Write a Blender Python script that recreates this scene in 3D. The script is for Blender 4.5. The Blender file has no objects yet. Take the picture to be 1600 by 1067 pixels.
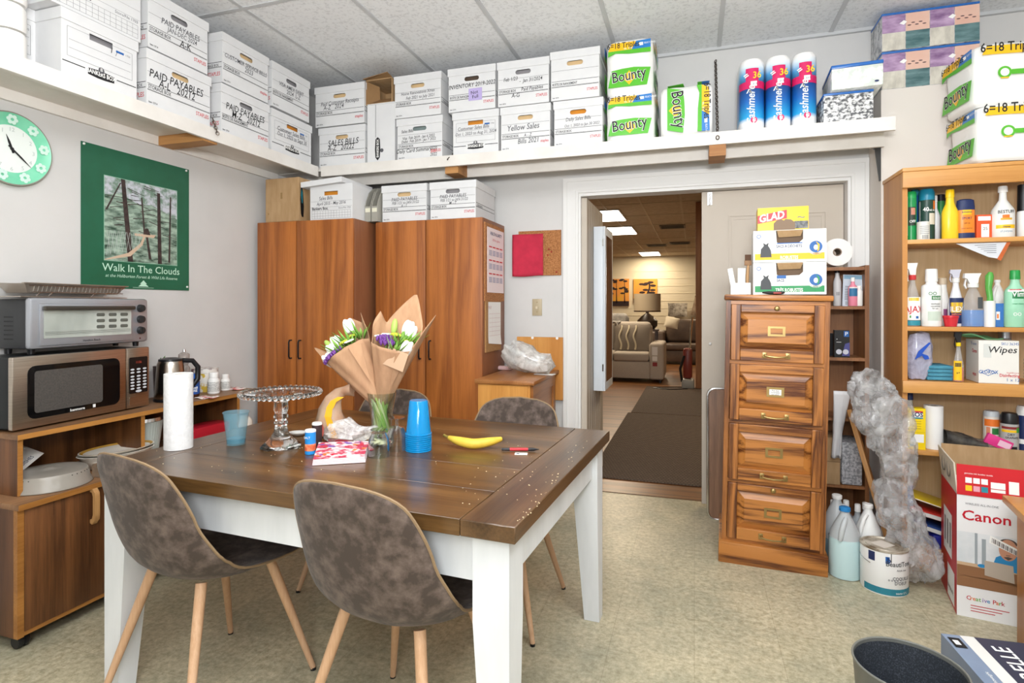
import bpy, bmesh, math, random
from mathutils import Vector, Matrix, noise as mnoise
from math import sin, cos, pi, tan, atan2, sqrt, radians as R
rnd = random.Random(7)
SC = bpy.context.scene
COL = SC.collection
# ------------------------------------------------------------------ camera
EYE, FOC, HOR = 1.28, 890.0, 478.0
YAW = R(17.75); CY, SY = cos(YAW), sin(YAW)
cd = bpy.data.cameras.new('camera'); cam = bpy.data.objects.new('camera', cd); COL.objects.link(cam)
cam.location = (0, 0, EYE); cam.rotation_euler = (R(90), 0, YAW)
cd.sensor_fit = 'HORIZONTAL'; cd.sensor_width = 36; cd.lens = 36*FOC/1600
cd.shift_y = (HOR-533.5)/1600; cd.clip_start = .05
SC.camera = cam
# ------------------------------------------------------------------ world, lights, exposure
w = bpy.data.worlds.new('world'); SC.world = w; w.use_nodes = True
w.node_tree.nodes['Background'].inputs[0].default_value = (.9, .95, 1, 1)
w.node_tree.nodes['Background'].inputs[1].default_value = .12
vs = SC.view_settings; vs.view_transform = 'Standard'; vs.look = 'None'; vs.gamma = 1; vs.use_curve_mapping = False
vs.exposure = -0.05
def area(name, loc, sx, sy, watts, col=(1, 1, 1), rot=(0, 0, 0)):
    l = bpy.data.lights.new(name, 'AREA'); l.shape = 'RECTANGLE'; l.size = sx; l.size_y = sy; l.energy = watts; l.color = col
    o = bpy.data.objects.new(name, l); COL.objects.link(o); o.location = loc; o.rotation_euler = rot
    return o
WHITE_L = (.965, .985, 1)
area('ceiling_lamp', (-.75, .75, 2.86), .6, 1.2, 18, WHITE_L)
area('ceiling_lamp', (.85, .75, 2.86), .6, 1.2, 36, WHITE_L)
area('ceiling_lamp', (-.1, -1.2, 2.86), .6, 1.2, 40, WHITE_L)
# added fill lights: one aimed at the ceiling for bounce, one towards the room
area('bounce_fill', (.1, -.2, 1.75), .5, .5, 130, (.96, .98, 1), (R(150), 0, YAW))
area('front_fill', (-.15, -.30, 1.50), .5, .5, 17, (.97, .985, 1), (R(84), 0, YAW))
WARM_L = (1, .80, .55)
for y_, x_ in ((10.2, -1.5), (12.3, -1.5), (18, -1.3), (6.0, .8), (14.5, .4)):
    area('showroom_lamp', (x_, y_, 2.86), .6, 1.2, 52, WARM_L)

# ------------------------------------------------------------------ survey helpers: photo sight line -> point on a real plane
def sight(px, py):
    u = (px-800)/FOC
    return Vector((-SY+CY*u, CY+SY*u, (HOR-py)/FOC))
def on_z(px, py, z):
    r = sight(px, py); return Vector((0, 0, EYE))+r*((z-EYE)/r.z)
def on_y(px, py, y):
    r = sight(px, py); return Vector((0, 0, EYE))+r*(y/r.y)
def on_x(px, py, x):
    r = sight(px, py); return Vector((0, 0, EYE))+r*(x/r.x)
def X_at(px, y): r = sight(px, 0); return y*r.x/r.y
def Y_at(px, x): r = sight(px, 0); return x*r.y/r.x

# ------------------------------------------------------------------ materials
MATS = {}
def s2l(c): return tuple(((v/12.92) if v <= .04045 else ((v+.055)/1.055)**2.4) for v in c)
def C(h):
    if isinstance(h, str): h = tuple(int(h[i:i+2], 16)/255 for i in (0, 2, 4))
    return s2l(h)+(1,)
def nn(nt, t, **kw):
    n = nt.nodes.new(t)
    for k, v in kw.items():
        if k in n.inputs: n.inputs[k].default_value = v
        else: setattr(n, k, v)
    return n
def mat(name, col, rough=.5, metal=0, trans=0, ior=1.45, col2=None, ns=8, stretch=(1, 1, 1), detail=4, ramp=(.35, .65), bump=0, bs=None, spec=.5, emit=0, sheen=0, alpha=1, coat=0, rot=(0, 0, 0)):
    if name in MATS: return MATS[name]
    m = bpy.data.materials.new(name); m.use_nodes = True; nt = m.node_tree; b = nt.nodes['Principled BSDF']
    b.inputs['Base Color'].default_value = C(col); b.inputs['Roughness'].default_value = rough; b.inputs['Metallic'].default_value = metal
    b.inputs['Transmission Weight'].default_value = trans; b.inputs['IOR'].default_value = ior; b.inputs['Specular IOR Level'].default_value = spec
    b.inputs['Alpha'].default_value = alpha; b.inputs['Coat Weight'].default_value = coat
    if sheen: b.inputs['Sheen Weight'].default_value = sheen
    if emit:
        b.inputs['Emission Color'].default_value = C(col); b.inputs['Emission Strength'].default_value = emit
    if col2 or bump:
        tc = nn(nt, 'ShaderNodeTexCoord'); mp = nn(nt, 'ShaderNodeMapping'); mp.inputs['Scale'].default_value = stretch; mp.inputs['Rotation'].default_value = rot
        nt.links.new(tc.outputs['Object'], mp.inputs['Vector'])
        nz = nn(nt, 'ShaderNodeTexNoise', Scale=ns, Detail=detail, Roughness=.6); nt.links.new(mp.outputs[0], nz.inputs['Vector'])
        if col2:
            rp = nn(nt, 'ShaderNodeValToRGB'); e = rp.color_ramp.elements
            e[0].position = ramp[0]; e[1].position = ramp[1]; e[0].color = C(col); e[1].color = C(col2)
            nt.links.new(nz.outputs[0], rp.inputs[0]); nt.links.new(rp.outputs[0], b.inputs['Base Color'])
        if bump:
            nb = nz
            if bs: nb = nn(nt, 'ShaderNodeTexNoise', Scale=bs, Detail=4); nt.links.new(mp.outputs[0], nb.inputs['Vector'])
            bp = nn(nt, 'ShaderNodeBump', Strength=bump, Distance=.004); nt.links.new(nb.outputs[0], bp.inputs['Height']); nt.links.new(bp.outputs[0], b.inputs['Normal'])
    MATS[name] = m; return m
def film(name, tint, lo=.25, hi=.8, ns=10, rough=.14, bs=20, bump=.5, stretch=(1, 1, 1)):
    """thin wrinkled plastic: partly see-through with sharp highlights on the creases"""
    m = mat(name, tint, rough, bump=bump, ns=ns, bs=bs, stretch=stretch, spec=.7); nt = m.node_tree; b = nt.nodes['Principled BSDF']; out = nt.nodes['Material Output']
    nz = nn(nt, 'ShaderNodeTexNoise', Scale=ns, Detail=5, Roughness=.65, Distortion=.8); tc = nn(nt, 'ShaderNodeTexCoord'); nt.links.new(tc.outputs['Object'], nz.inputs['Vector'])
    mr = nn(nt, 'ShaderNodeMapRange'); mr.inputs[1].default_value = .35; mr.inputs[2].default_value = .65; mr.inputs[3].default_value = lo; mr.inputs[4].default_value = hi; nt.links.new(nz.outputs[0], mr.inputs[0])
    tr = nn(nt, 'ShaderNodeBsdfTransparent'); mx = nn(nt, 'ShaderNodeMixShader'); nt.links.new(mr.outputs[0], mx.inputs[0]); nt.links.new(tr.outputs[0], mx.inputs[1]); nt.links.new(b.outputs[0], mx.inputs[2]); nt.links.new(mx.outputs[0], out.inputs['Surface']); return m
def wood(name, light, dark, axis='z', scale=1.0, rough=.38, pore=None, contrast=(.3, .7), bump=.08, coat=0, distort=1.2):
    """grain runs along axis: large cathedral figure plus fine pores"""
    if name in MATS: return MATS[name]
    m = bpy.data.materials.new(name); m.use_nodes = True; nt = m.node_tree; b = nt.nodes['Principled BSDF']
    b.inputs['Roughness'].default_value = rough; b.inputs['Coat Weight'].default_value = coat; b.inputs['Coat Roughness'].default_value = .2
    tc = nn(nt, 'ShaderNodeTexCoord')
    def mp(along, across):
        k = nn(nt, 'ShaderNodeMapping'); s = [across*scale]*3; s['xyz'.index(axis)] = along*scale; k.inputs['Scale'].default_value = s
        nt.links.new(tc.outputs['Object'], k.inputs['Vector']); return k
    a = nn(nt, 'ShaderNodeTexNoise', Scale=1.0, Detail=3, Roughness=.5, Distortion=.4); nt.links.new(mp(.28, 5).outputs[0], a.inputs['Vector'])
    mul = nn(nt, 'ShaderNodeMath', operation='MULTIPLY'); mul.inputs[1].default_value = 9*distort; nt.links.new(a.outputs[0], mul.inputs[0])
    fr = nn(nt, 'ShaderNodeMath', operation='PINGPONG'); fr.inputs[1].default_value = 1; nt.links.new(mul.outputs[0], fr.inputs[0])
    f = nn(nt, 'ShaderNodeTexNoise', Scale=1.0, Detail=5, Roughness=.65); nt.links.new(mp(6, 150).outputs[0], f.inputs['Vector'])
    mix = nn(nt, 'ShaderNodeMath', operation='MULTIPLY_ADD'); mix.inputs[1].default_value = .38; nt.links.new(fr.outputs[0], mix.inputs[0])
    mu2 = nn(nt, 'ShaderNodeMath', operation='MULTIPLY'); mu2.inputs[1].default_value = .62; nt.links.new(f.outputs[0], mu2.inputs[0]); nt.links.new(mu2.outputs[0], mix.inputs[2])
    rp = nn(nt, 'ShaderNodeValToRGB'); e = rp.color_ramp.elements; e[0].position = contrast[0]; e[1].position = contrast[1]; e[0].color = C(dark); e[1].color = C(light)
    nt.links.new(mix.outputs[0], rp.inputs[0]); nt.links.new(rp.outputs[0], b.inputs['Base Color'])
    if bump:
        bp = nn(nt, 'ShaderNodeBump', Strength=bump, Distance=.002); nt.links.new(f.outputs[0], bp.inputs['Height']); nt.links.new(bp.outputs[0], b.inputs['Normal'])
    MATS[name] = m; return m

# ------------------------------------------------------------------ mesh builder
_glyph = {}
def glyph(s, bold):
    k = (s, bold)
    if k not in _glyph:
        cu = bpy.data.curves.new('t', 'FONT'); cu.body = s; cu.size = 1; cu.resolution_u = 2; cu.fill_mode = 'BOTH'; cu.offset = bold
        ob = bpy.data.objects.new('t', cu)
        me = bpy.data.meshes.new_from_object(ob)
        vs_ = [v.co.copy() for v in me.vertices]; fs = [tuple(p.vertices) for p in me.polygons]
        bpy.data.objects.remove(ob); bpy.data.curves.remove(cu); bpy.data.meshes.remove(me)
        wd = max([v.x for v in vs_], default=0); _glyph[k] = (vs_, fs, wd)
    return _glyph[k]
FACES = {'f': lambda a, b, o: Vector((a, o, b)), 'l': lambda a, b, o: Vector((o, -a, b)), 'r': lambda a, b, o: Vector((o, a, b)),
         't': lambda a, b, o: Vector((a, b, o)), 'k': lambda a, b, o: Vector((-a, o, b))}
class MB:
    def __init__(s): s.bm = bmesh.new(); s.mi = 0
    def _f(s, vs):
        try: f = s.bm.faces.new(vs); f.material_index = s.mi; return f
        except ValueError: return None
    def m(s, i): s.mi = i; return s
    def raw(s, vs, fs):
        v = [s.bm.verts.new(p) for p in vs]
        for f in fs: s._f([v[i] for i in f])
        return v
    def box(s, x0, y0, z0, x1, y1, z1, bev=0, seg=2):
        x0, x1 = min(x0, x1), max(x0, x1); y0, y1 = min(y0, y1), max(y0, y1); z0, z1 = min(z0, z1), max(z0, z1)
        if not bev:
            s.raw([(x0, y0, z0), (x1, y0, z0), (x1, y1, z0), (x0, y1, z0), (x0, y0, z1), (x1, y0, z1), (x1, y1, z1), (x0, y1, z1)],
                  [(0, 3, 2, 1), (4, 5, 6, 7), (0, 1, 5, 4), (1, 2, 6, 5), (2, 3, 7, 6), (3, 0, 4, 7)]); return s
        t = MB(); t.box(x0, y0, z0, x1, y1, z1)
        bmesh.ops.bevel(t.bm, geom=list(t.bm.edges), offset=bev, segments=seg, affect='EDGES', profile=.5)
        return s.merge(t)
    def merge(s, t, M=None):
        t.bm.verts.index_update(); vs = [s.bm.verts.new((M @ v.co) if M else v.co) for v in t.bm.verts]
        for f in t.bm.faces:
            try: g = s.bm.faces.new([vs[v.index] for v in f.verts]); g.material_index = s.mi if t.mi == 0 else f.material_index
            except ValueError: pass
        t.bm.free(); return s
    def lathe(s, prof, c=(0, 0, 0), seg=28, sx=1, sy=1, axis='z'):
        rings = []
        def P(r, a, z):
            x, y = r*cos(a)*sx, r*sin(a)*sy
            v = {'z': (x, y, z), 'y': (x, z, y), 'x': (z, x, y)}[axis]
            return (c[0]+v[0], c[1]+v[1], c[2]+v[2])
        for r, z in prof:
            if r < 1e-6: rings.append([s.bm.verts.new(P(0, 0, z))])
            else: rings.append([s.bm.verts.new(P(r, 2*pi*i/seg, z)) for i in range(seg)])
        for a, b in zip(rings, rings[1:]):
            for i in range(seg):
                j = (i+1) % seg
                if len(a) == 1 and len(b) == 1: continue
                if len(a) == 1: s._f([a[0], b[j], b[i]])
                elif len(b) == 1: s._f([a[i], a[j], b[0]])
                else: s._f([a[i], a[j], b[j], b[i]])
        return s
    def cyl(s, c, r, h, r2=None, seg=24, axis='z'):
        r2 = r if r2 is None else r2
        return s.lathe([(0, 0), (r, 0), (r2, h), (0, h)], c, seg, axis=axis)
    def tube(s, pts, r, seg=8, closed=False, cap=True):
        pts = [Vector(p) for p in pts]; n = len(pts); rs = r if isinstance(r, (list, tuple)) else [r]*n
        rings = []; up = None
        for i, p in enumerate(pts):
            a = pts[i-1] if (i > 0 or closed) else p; b = pts[(i+1) % n] if (i < n-1 or closed) else p
            t = (b-a).normalized() if (b-a).length > 1e-9 else Vector((0, 0, 1))
            if up is None: up = Vector((0, 0, 1)) if abs(t.z) < .9 else Vector((1, 0, 0))
            x = (up-t*up.dot(t))
            if x.length < 1e-5: x = t.orthogonal()
            x.normalize(); y = t.cross(x); up = x
            rings.append([s.bm.verts.new(p+x*rs[i]*cos(2*pi*k/seg)+y*rs[i]*sin(2*pi*k/seg)) for k in range(seg)])
        for i in range(n if closed else n-1):
            a, b = rings[i], rings[(i+1) % n]
            for k in range(seg): s._f([a[k], a[(k+1) % seg], b[(k+1) % seg], b[k]])
        if cap and not closed: s._f(rings[0][::-1]); s._f(rings[-1])
        return s
    def prism(s, pts, d0, d1, face='f'):
        F = FACES[face]; n = len(pts)
        A = [s.bm.verts.new(F(a, b, d0)) for a, b in pts]; B = [s.bm.verts.new(F(a, b, d1)) for a, b in pts]
        s._f(A); s._f(B[::-1])
        for i in range(n): j = (i+1) % n; s._f([A[j], A[i], B[i], B[j]])
        return s
    def poly(s, pts, o, face='f'):
        F = FACES[face]; s._f([s.bm.verts.new(F(a, b, o)) for a, b in pts]); return s
    def rect(s, a0, b0, a1, b1, o, face='f'): return s.poly([(a0, b0), (a1, b0), (a1, b1), (a0, b1)], o, face)
    def disc(s, a, b, ra, rb, o, face='f', seg=20):
        return s.poly([(a+ra*cos(2*pi*i/seg), b+rb*sin(2*pi*i/seg)) for i in range(seg)], o, face)
    def text(s, t, a, b, size, o, face='f', al='c', rot=0, shear=0, sx=1, bold=0):
        vs, fs, wd = glyph(t, bold); F = FACES[face]; off = {'c': -wd/2, 'l': 0, 'r': -wd}[al]; cr, sr = cos(rot), sin(rot); out = []
        for v in vs:
            x = (v.x+off+shear*v.y)*size*sx; y = v.y*size
            out.append(F(a+x*cr-y*sr, b+x*sr+y*cr, o))
        s.raw(out, fs); return s
    def sph(s, c, r, u=16, v=10):
        r = r if isinstance(r, (list, tuple)) else (r, r, r); rows = []
        for j in range(v+1):
            th = pi*j/v
            if j in (0, v): rows.append([s.bm.verts.new((c[0], c[1], c[2]+r[2]*cos(th)))])
            else: rows.append([s.bm.verts.new((c[0]+r[0]*sin(th)*cos(2*pi*i/u), c[1]+r[1]*sin(th)*sin(2*pi*i/u), c[2]+r[2]*cos(th))) for i in range(u)])
        for a, b in zip(rows, rows[1:]):
            for i in range(u):
                j = (i+1) % u
                if len(a) == 1: s._f([a[0], b[i], b[j]])
                elif len(b) == 1: s._f([a[j], a[i], b[0]])
                else: s._f([a[i], b[i], b[j], a[j]])
        return s
    def grid(s, fn, nu, nv, wrapu=False):
        V = [[s.bm.verts.new(fn(i/(nu if wrapu else nu), j/nv)) for j in range(nv+1)] for i in range(nu if wrapu else nu+1)]
        for i in range(nu):
            k = (i+1) % nu if wrapu else i+1
            for j in range(nv): s._f([V[i][j], V[k][j], V[k][j+1], V[i][j+1]])
        return s
    def holed(s, x0, x1, z0, z1, y, hole):
        """front sheet (facing -y) with one hole"""
        o = [s.bm.verts.new((a, y, b)) for a, b in ((x0, z0), (x1, z0), (x1, z1), (x0, z1))]
        h = [s.bm.verts.new((a, y, b)) for a, b in hole]; ed = []
        for L in (o, h):
            for i in range(len(L)): ed.append(s.bm.edges.new((L[i], L[(i+1) % len(L)])))
        g = bmesh.ops.triangle_fill(s.bm, use_beauty=True, edges=ed, normal=(0, -1, 0))
        for f in g['geom']:
            if isinstance(f, bmesh.types.BMFace): f.material_index = s.mi
        return s
    def xf(s, M):
        bmesh.ops.transform(s.bm, matrix=M, verts=list(s.bm.verts)); return s
    def crumple(s, amp, sc, seed=0):
        s.bm.normal_update()
        for v in s.bm.verts:
            p = v.co*sc+Vector((seed*7.1, seed*3.3, seed))
            k = mnoise.noise(p)+.5*mnoise.noise(p*2.3)-.7*abs(mnoise.noise(p*1.4))
            v.co += v.normal*amp*k
        return s
    def crease(s, amp, sc, st=(1, 1, 1), seed=0, power=1.0):
        """sharp pinched folds, drawn out along the axis with the small st factor"""
        s.bm.normal_update(); o = Vector((seed*5.3, seed*2.9, seed*1.7))
        for v in s.bm.verts:
            p = Vector((v.co.x*st[0], v.co.y*st[1], v.co.z*st[2]))*sc+o; p += Vector((mnoise.noise(p*.7), mnoise.noise(p*.7+o), 0))*.8
            v.co += v.normal*amp*((1-abs(mnoise.noise(p))*2.2)**power if power == 1 else 1)-v.normal*amp*.6*abs(mnoise.noise(p*2.1+o))
        return s
    def ground(s):
        z = min(v.co.z for v in s.bm.verts); return s.xf(Matrix.Translation((0, 0, -z)))
    def build(s, name, mats, parent=None, smooth=40, loc=None, rz=0, recalc=True):
        if recalc: bmesh.ops.recalc_face_normals(s.bm, faces=list(s.bm.faces))
        if smooth:
            lim = R(smooth)
            for f in s.bm.faces: f.smooth = True
            for e in s.bm.edges:
                if len(e.link_faces) == 2: e.smooth = e.calc_face_angle(0) < lim
        me = bpy.data.meshes.new(name); s.bm.to_mesh(me); s.bm.free()
        for m_ in (mats if isinstance(mats, (list, tuple)) else [mats]): me.materials.append(m_)
        o = bpy.data.objects.new(name, me); COL.objects.link(o)
        if parent: o.parent = parent
        if loc is not None: o.location = loc
        if rz: o.rotation_euler[2] = rz
        return o
def thing(name, label, cat, loc=(0, 0, 0), rz=0, group=None, rot=None):
    o = bpy.data.objects.new(name, None); COL.objects.link(o); o.location = loc; o.rotation_euler = rot or (0, 0, rz); o.empty_display_size = .05
    o['label'] = label; o['category'] = cat
    if group: o['group'] = group
    return o
def tag(o, label, cat, group=None, kind=None):
    o['label'] = label; o['category'] = cat
    if group: o['group'] = group
    if kind: o['kind'] = kind
    return o
def struct(name, mb, m, label=None, smooth=30):
    o = mb.build(name, m, smooth=smooth); o['kind'] = 'structure'
    o['label'] = label or name.replace('_', ' '); o['category'] = name.split('_')[0]
    return o
def stad(cx, cz, hl, r, n=6):
    return [(cx+hl+r*cos(-pi/2+pi*i/n), cz+r*sin(-pi/2+pi*i/n)) for i in range(n+1)]+[(cx-hl+r*cos(pi/2+pi*i/n), cz+r*sin(pi/2+pi*i/n)) for i in range(n+1)]
def rrect(x0, z0, x1, z1, r, n=4):
    o = []
    for cx, cz, a in ((x1-r, z0+r, -pi/2), (x1-r, z1-r, 0), (x0+r, z1-r, pi/2), (x0+r, z0+r, pi)):
        o += [(cx+r*cos(a+pi/2*i/n), cz+r*sin(a+pi/2*i/n)) for i in range(n+1)]
    return o
# everyday plain materials
BLACK = mat('black_ink', '1c1c1e', .6); INK = mat('faint_ink', '55555a', .7); RED = mat('red_ink', 'c8323c', .6); WHITE = mat('white_print', 'f2f2ef', .6)
BLKPL = mat('black_plastic', '17171a', .35); WHTPL = mat('white_plastic', 'ecebe8', .35); GREYPL = mat('grey_plastic', '9a9a98', .4)
CHROME = mat('chrome', 'd8d8d8', .18, 1); STEEL = mat('brushed_steel', 'b0a497', .3, 1, col2='c8beb2', ns=4, stretch=(1, 1, 60)); BRASS = mat('brass', 'a8905f', .38, 1)
PAPER = mat('white_paper', 'f0eeea', .8); KRAFT = mat('cardboard', 'a98860', .85, col2='b79770', ns=30, stretch=(1, 1, .2)); SHADOWY = mat('dark_void', '2a2522', .9)
def thin_glass(name, tint, blend=.25, rough=.03):
    m = mat(name, tint, rough); nt = m.node_tree; out = nt.nodes['Material Output']; tr = nn(nt, 'ShaderNodeBsdfTransparent', Color=C(tint)); gl = nn(nt, 'ShaderNodeBsdfGlossy', Roughness=rough); lw = nn(nt, 'ShaderNodeLayerWeight', Blend=blend); mx = nn(nt, 'ShaderNodeMixShader')
    nt.links.new(lw.outputs['Facing'], mx.inputs[0]); nt.links.new(tr.outputs[0], mx.inputs[1]); nt.links.new(gl.outputs[0], mx.inputs[2]); nt.links.new(mx.outputs[0], out.inputs['Surface']); return m
THIN = thin_glass('thin_glass', 'f8fbfb', .5, .06)
GLASS = mat('clear_glass', 'fbfdfd', .03, trans=1, ior=1.45)
BLUE = mat('blue_print', '1f5fa8', .5); GREEN = mat('green_print', '3f9a3c', .5); YELL = mat('yellow_print', 'f2c21c', .5); ORANGE = mat('orange_print', 'e9782a', .5); PINK = mat('pink_print', 'e2a0b0', .55); NAVY = mat('navy_print', '1d2c5a', .5); TEAL = mat('teal_print', '2c8a9c', .5); MAG = mat('magenta_print', 'd21e62', .5)
# ================================================================== THE SETTING
XL, YB, ZC = -2.78, 3.75, 2.88
def vinyl():
    m = bpy.data.materials.new('vinyl_tile'); m.use_nodes = True; nt = m.node_tree; b = nt.nodes['Principled BSDF']; L = nt.links.new
    tc = nn(nt, 'ShaderNodeTexCoord')
    a = nn(nt, 'ShaderNodeTexNoise', Scale=42.0, Detail=8, Roughness=.75); L(tc.outputs['Object'], a.inputs['Vector'])
    r1 = nn(nt, 'ShaderNodeValToRGB'); e = r1.color_ramp.elements; e[0].position = .33; e[1].position = .68; e[0].color = C('9b9174'); e[1].color = C('d8ceb2'); L(a.outputs[0], r1.inputs[0])
    d = nn(nt, 'ShaderNodeTexNoise', Scale=2.2, Detail=5, Roughness=.7); L(tc.outputs['Object'], d.inputs['Vector'])
    r2 = nn(nt, 'ShaderNodeValToRGB'); e = r2.color_ramp.elements; e[0].position = .32; e[1].position = .58; e[0].color = (.58, .64, .66, 1); e[1].color = (1, 1, 1, 1); L(d.outputs[0], r2.inputs[0])
    mx = nn(nt, 'ShaderNodeMixRGB', blend_type='MULTIPLY'); mx.inputs[0].default_value = .8; L(r1.outputs[0], mx.inputs[1]); L(r2.outputs[0], mx.inputs[2])
    bk = nn(nt, 'ShaderNodeTexBrick'); bk.offset = 0; bk.inputs['Scale'].default_value = 1; bk.inputs['Mortar Size'].default_value = .0012; bk.inputs['Brick Width'].default_value = .305; bk.inputs['Row Height'].default_value = .305
    bk.inputs['Color1'].default_value = (1, 1, 1, 1); bk.inputs['Color2'].default_value = (.94, .95, .93, 1); bk.inputs['Mortar'].default_value = (.72, .7, .66, 1); L(tc.outputs['Object'], bk.inputs['Vector'])
    m2 = nn(nt, 'ShaderNodeMixRGB', blend_type='MULTIPLY'); m2.inputs[0].default_value = .8; L(mx.outputs[0], m2.inputs[1]); L(bk.outputs[0], m2.inputs[2]); L(m2.outputs[0], b.inputs['Base Color'])
    b.inputs['Roughness'].default_value = .38
    return m
WALL = mat('painted_wall', 'd2d0ce', .6, col2='cac9c7', ns=1.6, bump=.05, bs=60)
TILE = mat('ceiling_tile', 'd6d7d8', .9, col2='eaebec', ns=55, detail=6, ramp=(.36, .5), bump=.25, bs=90)
TRIMW = mat('trim_paint', 'e4e3e1', .4); TEE = mat('ceiling_tee', 'c3c4c5', .5)
DOORP = mat('door_paint', 'c3b8aa', .5); BRIGHT = mat('bright_wall', 'e2dad3', .6, col2='dcd5ce', ns=1.2)
SHELFP = mat('shelf_paint', 'e6e2dc', .5, col2='dcd7d0', ns=5)
struct('floor', MB().box(XL, -2.6, -.06, 2.2, 3.93, 0), vinyl(), 'mottled beige vinyl tile floor with grey scuffs')
struct('ceiling', MB().box(XL, -2.6, ZC, 2.2, YB, ZC+.05), TILE, 'speckled white drop ceiling panels')
t = MB()
for k in range(-8, 9):
    x = .145+.6125*k
    if XL < x < 2.2: t.box(x-.012, -2.6, ZC-.006, x+.012, YB, ZC-.0005)
for y in (-2.45, -1.22, .01, 1.24, 2.47): t.box(XL, y-.012, ZC-.0065, 2.2, y+.012, ZC-.001)
t.box(XL, YB-.022, ZC-.02, 2.2, YB-.001, ZC-.0005)
struct('trim_1', t, TEE, 'grey metal tees of the ceiling grid')
struct('wall_left', MB().box(XL-.12, -2.6, 0, XL, YB, ZC), WALL, 'off-white left wall')
DX0, DX1, DZ = -.735, .865, 2.03
t = MB(); t.box(XL-.12, YB, 0, DX0, YB+.12, ZC); t.box(DX0, YB, DZ, DX1, YB+.12, ZC); t.box(DX1, YB, 0, 2.2, YB+.12, ZC)
struct('wall_back', t, WALL, 'off-white back wall with the doorway')
struct('wall_ledge', MB().box(.956, 3.52, 0, 2.2, YB-.001, 2.44), BRIGHT, 'white boxed-out wall with a ledge on top')
struct('wall_right', MB().box(2.2, -2.6, 0, 2.3, YB, ZC), WALL); struct('wall_front', MB().box(XL, -2.7, 0, 2.2, -2.6, ZC), WALL)
# door casing with a stepped profile, jambs and threshold
t = MB()
for x0, x1, s in ((DX0-.1, DX0, 1), (DX1+.001, DX1+.089, -1)):
    t.box(x0, YB-.014, 0, x1, YB-.0005, DZ)
    a, b = (x0, x0+.026) if s > 0 else (x1-.02, x1); t.box(a, YB-.022, 0, b, YB-.0141, DZ+.0749)
    a, b = (x1-.03, x1-.016) if s > 0 else (x0+.016, x0+.03); t.box(a, YB-.018, 0, b, YB-.0141, DZ+.0159)
t.box(DX0-.1, YB-.014, DZ, DX1+.089, YB-.0006, DZ+.1); t.box(DX0-.1, YB-.022, DZ+.075, DX1+.089, YB-.0141, DZ+.1); t.box(DX0-.03, YB-.018, DZ+.016, DX1+.03, YB-.0141, DZ+.03)
struct('trim_2', t, TRIMW, 'white moulded casing around the doorway')
t = MB(); t.box(DX0, YB-.0005, 0, DX0+.015, YB+.125, DZ); t.box(DX1-.015, YB-.0005, 0, DX1, YB+.125, DZ); t.box(DX0+.015, YB-.0005, DZ-.02, DX1-.015, YB+.125, DZ)
struct('trim_3', t, TRIMW, 'white door jambs and head')
WOODFLR = wood('laminate_floor', '8a5b30', '543212', 'x', 1.0, .35)
struct('trim_4', MB().box(DX0, 3.931, -.02, DX1, 4.2, .004), WOODFLR, 'brown wooden threshold strip')
struct('floor_showroom', MB().box(-5, 4.2, -.06, 4, 19, 0), WOODFLR, 'brown wood floor of the showroom')
SHW = mat('showroom_wall', 'd9d0b8', .7); SHC = mat('showroom_ceiling', 'cdc1ac', .9, col2='bbaf9a', ns=14)
t = MB(); t.box(-5, 19, 0, 4, 19.1, 2.9)
for k in range(1, 12): t.box(-5, 18.99, .24*k, 4, 19, .24*k+.012)
struct('wall_showroom_far', t, SHW); struct('wall_showroom_left', MB().box(-5.1, 3.88, 0, -5, 19, 2.9), SHW); struct('wall_showroom_right', MB().box(4, 3.88, 0, 4.1, 19, 2.9), SHW)
struct('ceiling_showroom', MB().box(-5, 3.88, 2.9, 4, 19, 2.95), SHC, 'beige drop ceiling of the showroom')
t = MB()
for x in (-3.2, -2.0, -1.4, -.8, -.2, .4, 1.0): t.box(x-.014, 3.9, 2.893, x+.014, 18.98, 2.899)
for k in range(13): t.box(-5, 4.3+1.22*k, 2.892, 4, 4.328+1.22*k, 2.8985)
struct('trim_5', t, mat('showroom_tee', 'c2b79f', .5), 'tees of the showroom ceiling')
struct('wall_showroom_return', MB().box(DX1+.3, 3.88, 0, 4, 3.95, 2.9), SHW)

# ------------------------------------------------------------------ the white storage shelf round the corner
ZS = 2.222
PINEB = wood('pine_block', 'bd8a52', '976434', 'x', 1.0, .6, distort=.5)
CHAINM = mat('dark_chain', '5b5148', .4, .8)
def chain(parent, a, b, n, name='chain'):
    t = MB(); a, b = Vector(a), Vector(b); d = (b-a)/n
    for i in range(n):
        c = a+d*(i+.5); u = d.normalized(); q = u.orthogonal().normalized()
        if i % 2: q = u.cross(q)
        t.tube([c+u*d.length*.68*cos(2*pi*k/10)+q*.0075*sin(2*pi*k/10) for k in range(10)], .0028, 5, closed=True)
    return t.build(name, CHAINM, parent)
sb = thing('storage_shelf', 'long white wooden shelf over the doorway holding boxes and towel packs', 'shelf', (0, YB, ZS))
def rel(mb, o): return mb.xf(Matrix.Translation(-Vector(o.location)))
rel(MB().box(XL+.002, 3.301, ZS-.024, .955, 3.748, ZS), sb).build('shelf_board', SHELFP, sb)
rel(MB().box(-2.41, 3.282, ZS-.065, .955, 3.3005, ZS+.003), sb).build('edge_strip', SHELFP, sb)
rel(MB().box(XL+.002, 3.46, ZS-.1, .955, 3.48, ZS-.0245), sb).build('cleat', SHELFP, sb)
rel(MB().box(-1.505, 3.31, 2.118, -1.415, 3.459, ZS-.0245), sb).build('support_block', PINEB, sb)
rel(MB().box(.077, 3.284, 2.095, .163, 3.459, 2.156), sb).build('support_block', PINEB, sb)
t = MB(); t.tube([(.12+.008*cos(2*pi*k/10), 3.278, ZS-.03+.011*sin(2*pi*k/10)) for k in range(10)], .003, 5, closed=True)
rel(t, sb).build('hook', CHAINM, sb)
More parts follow.
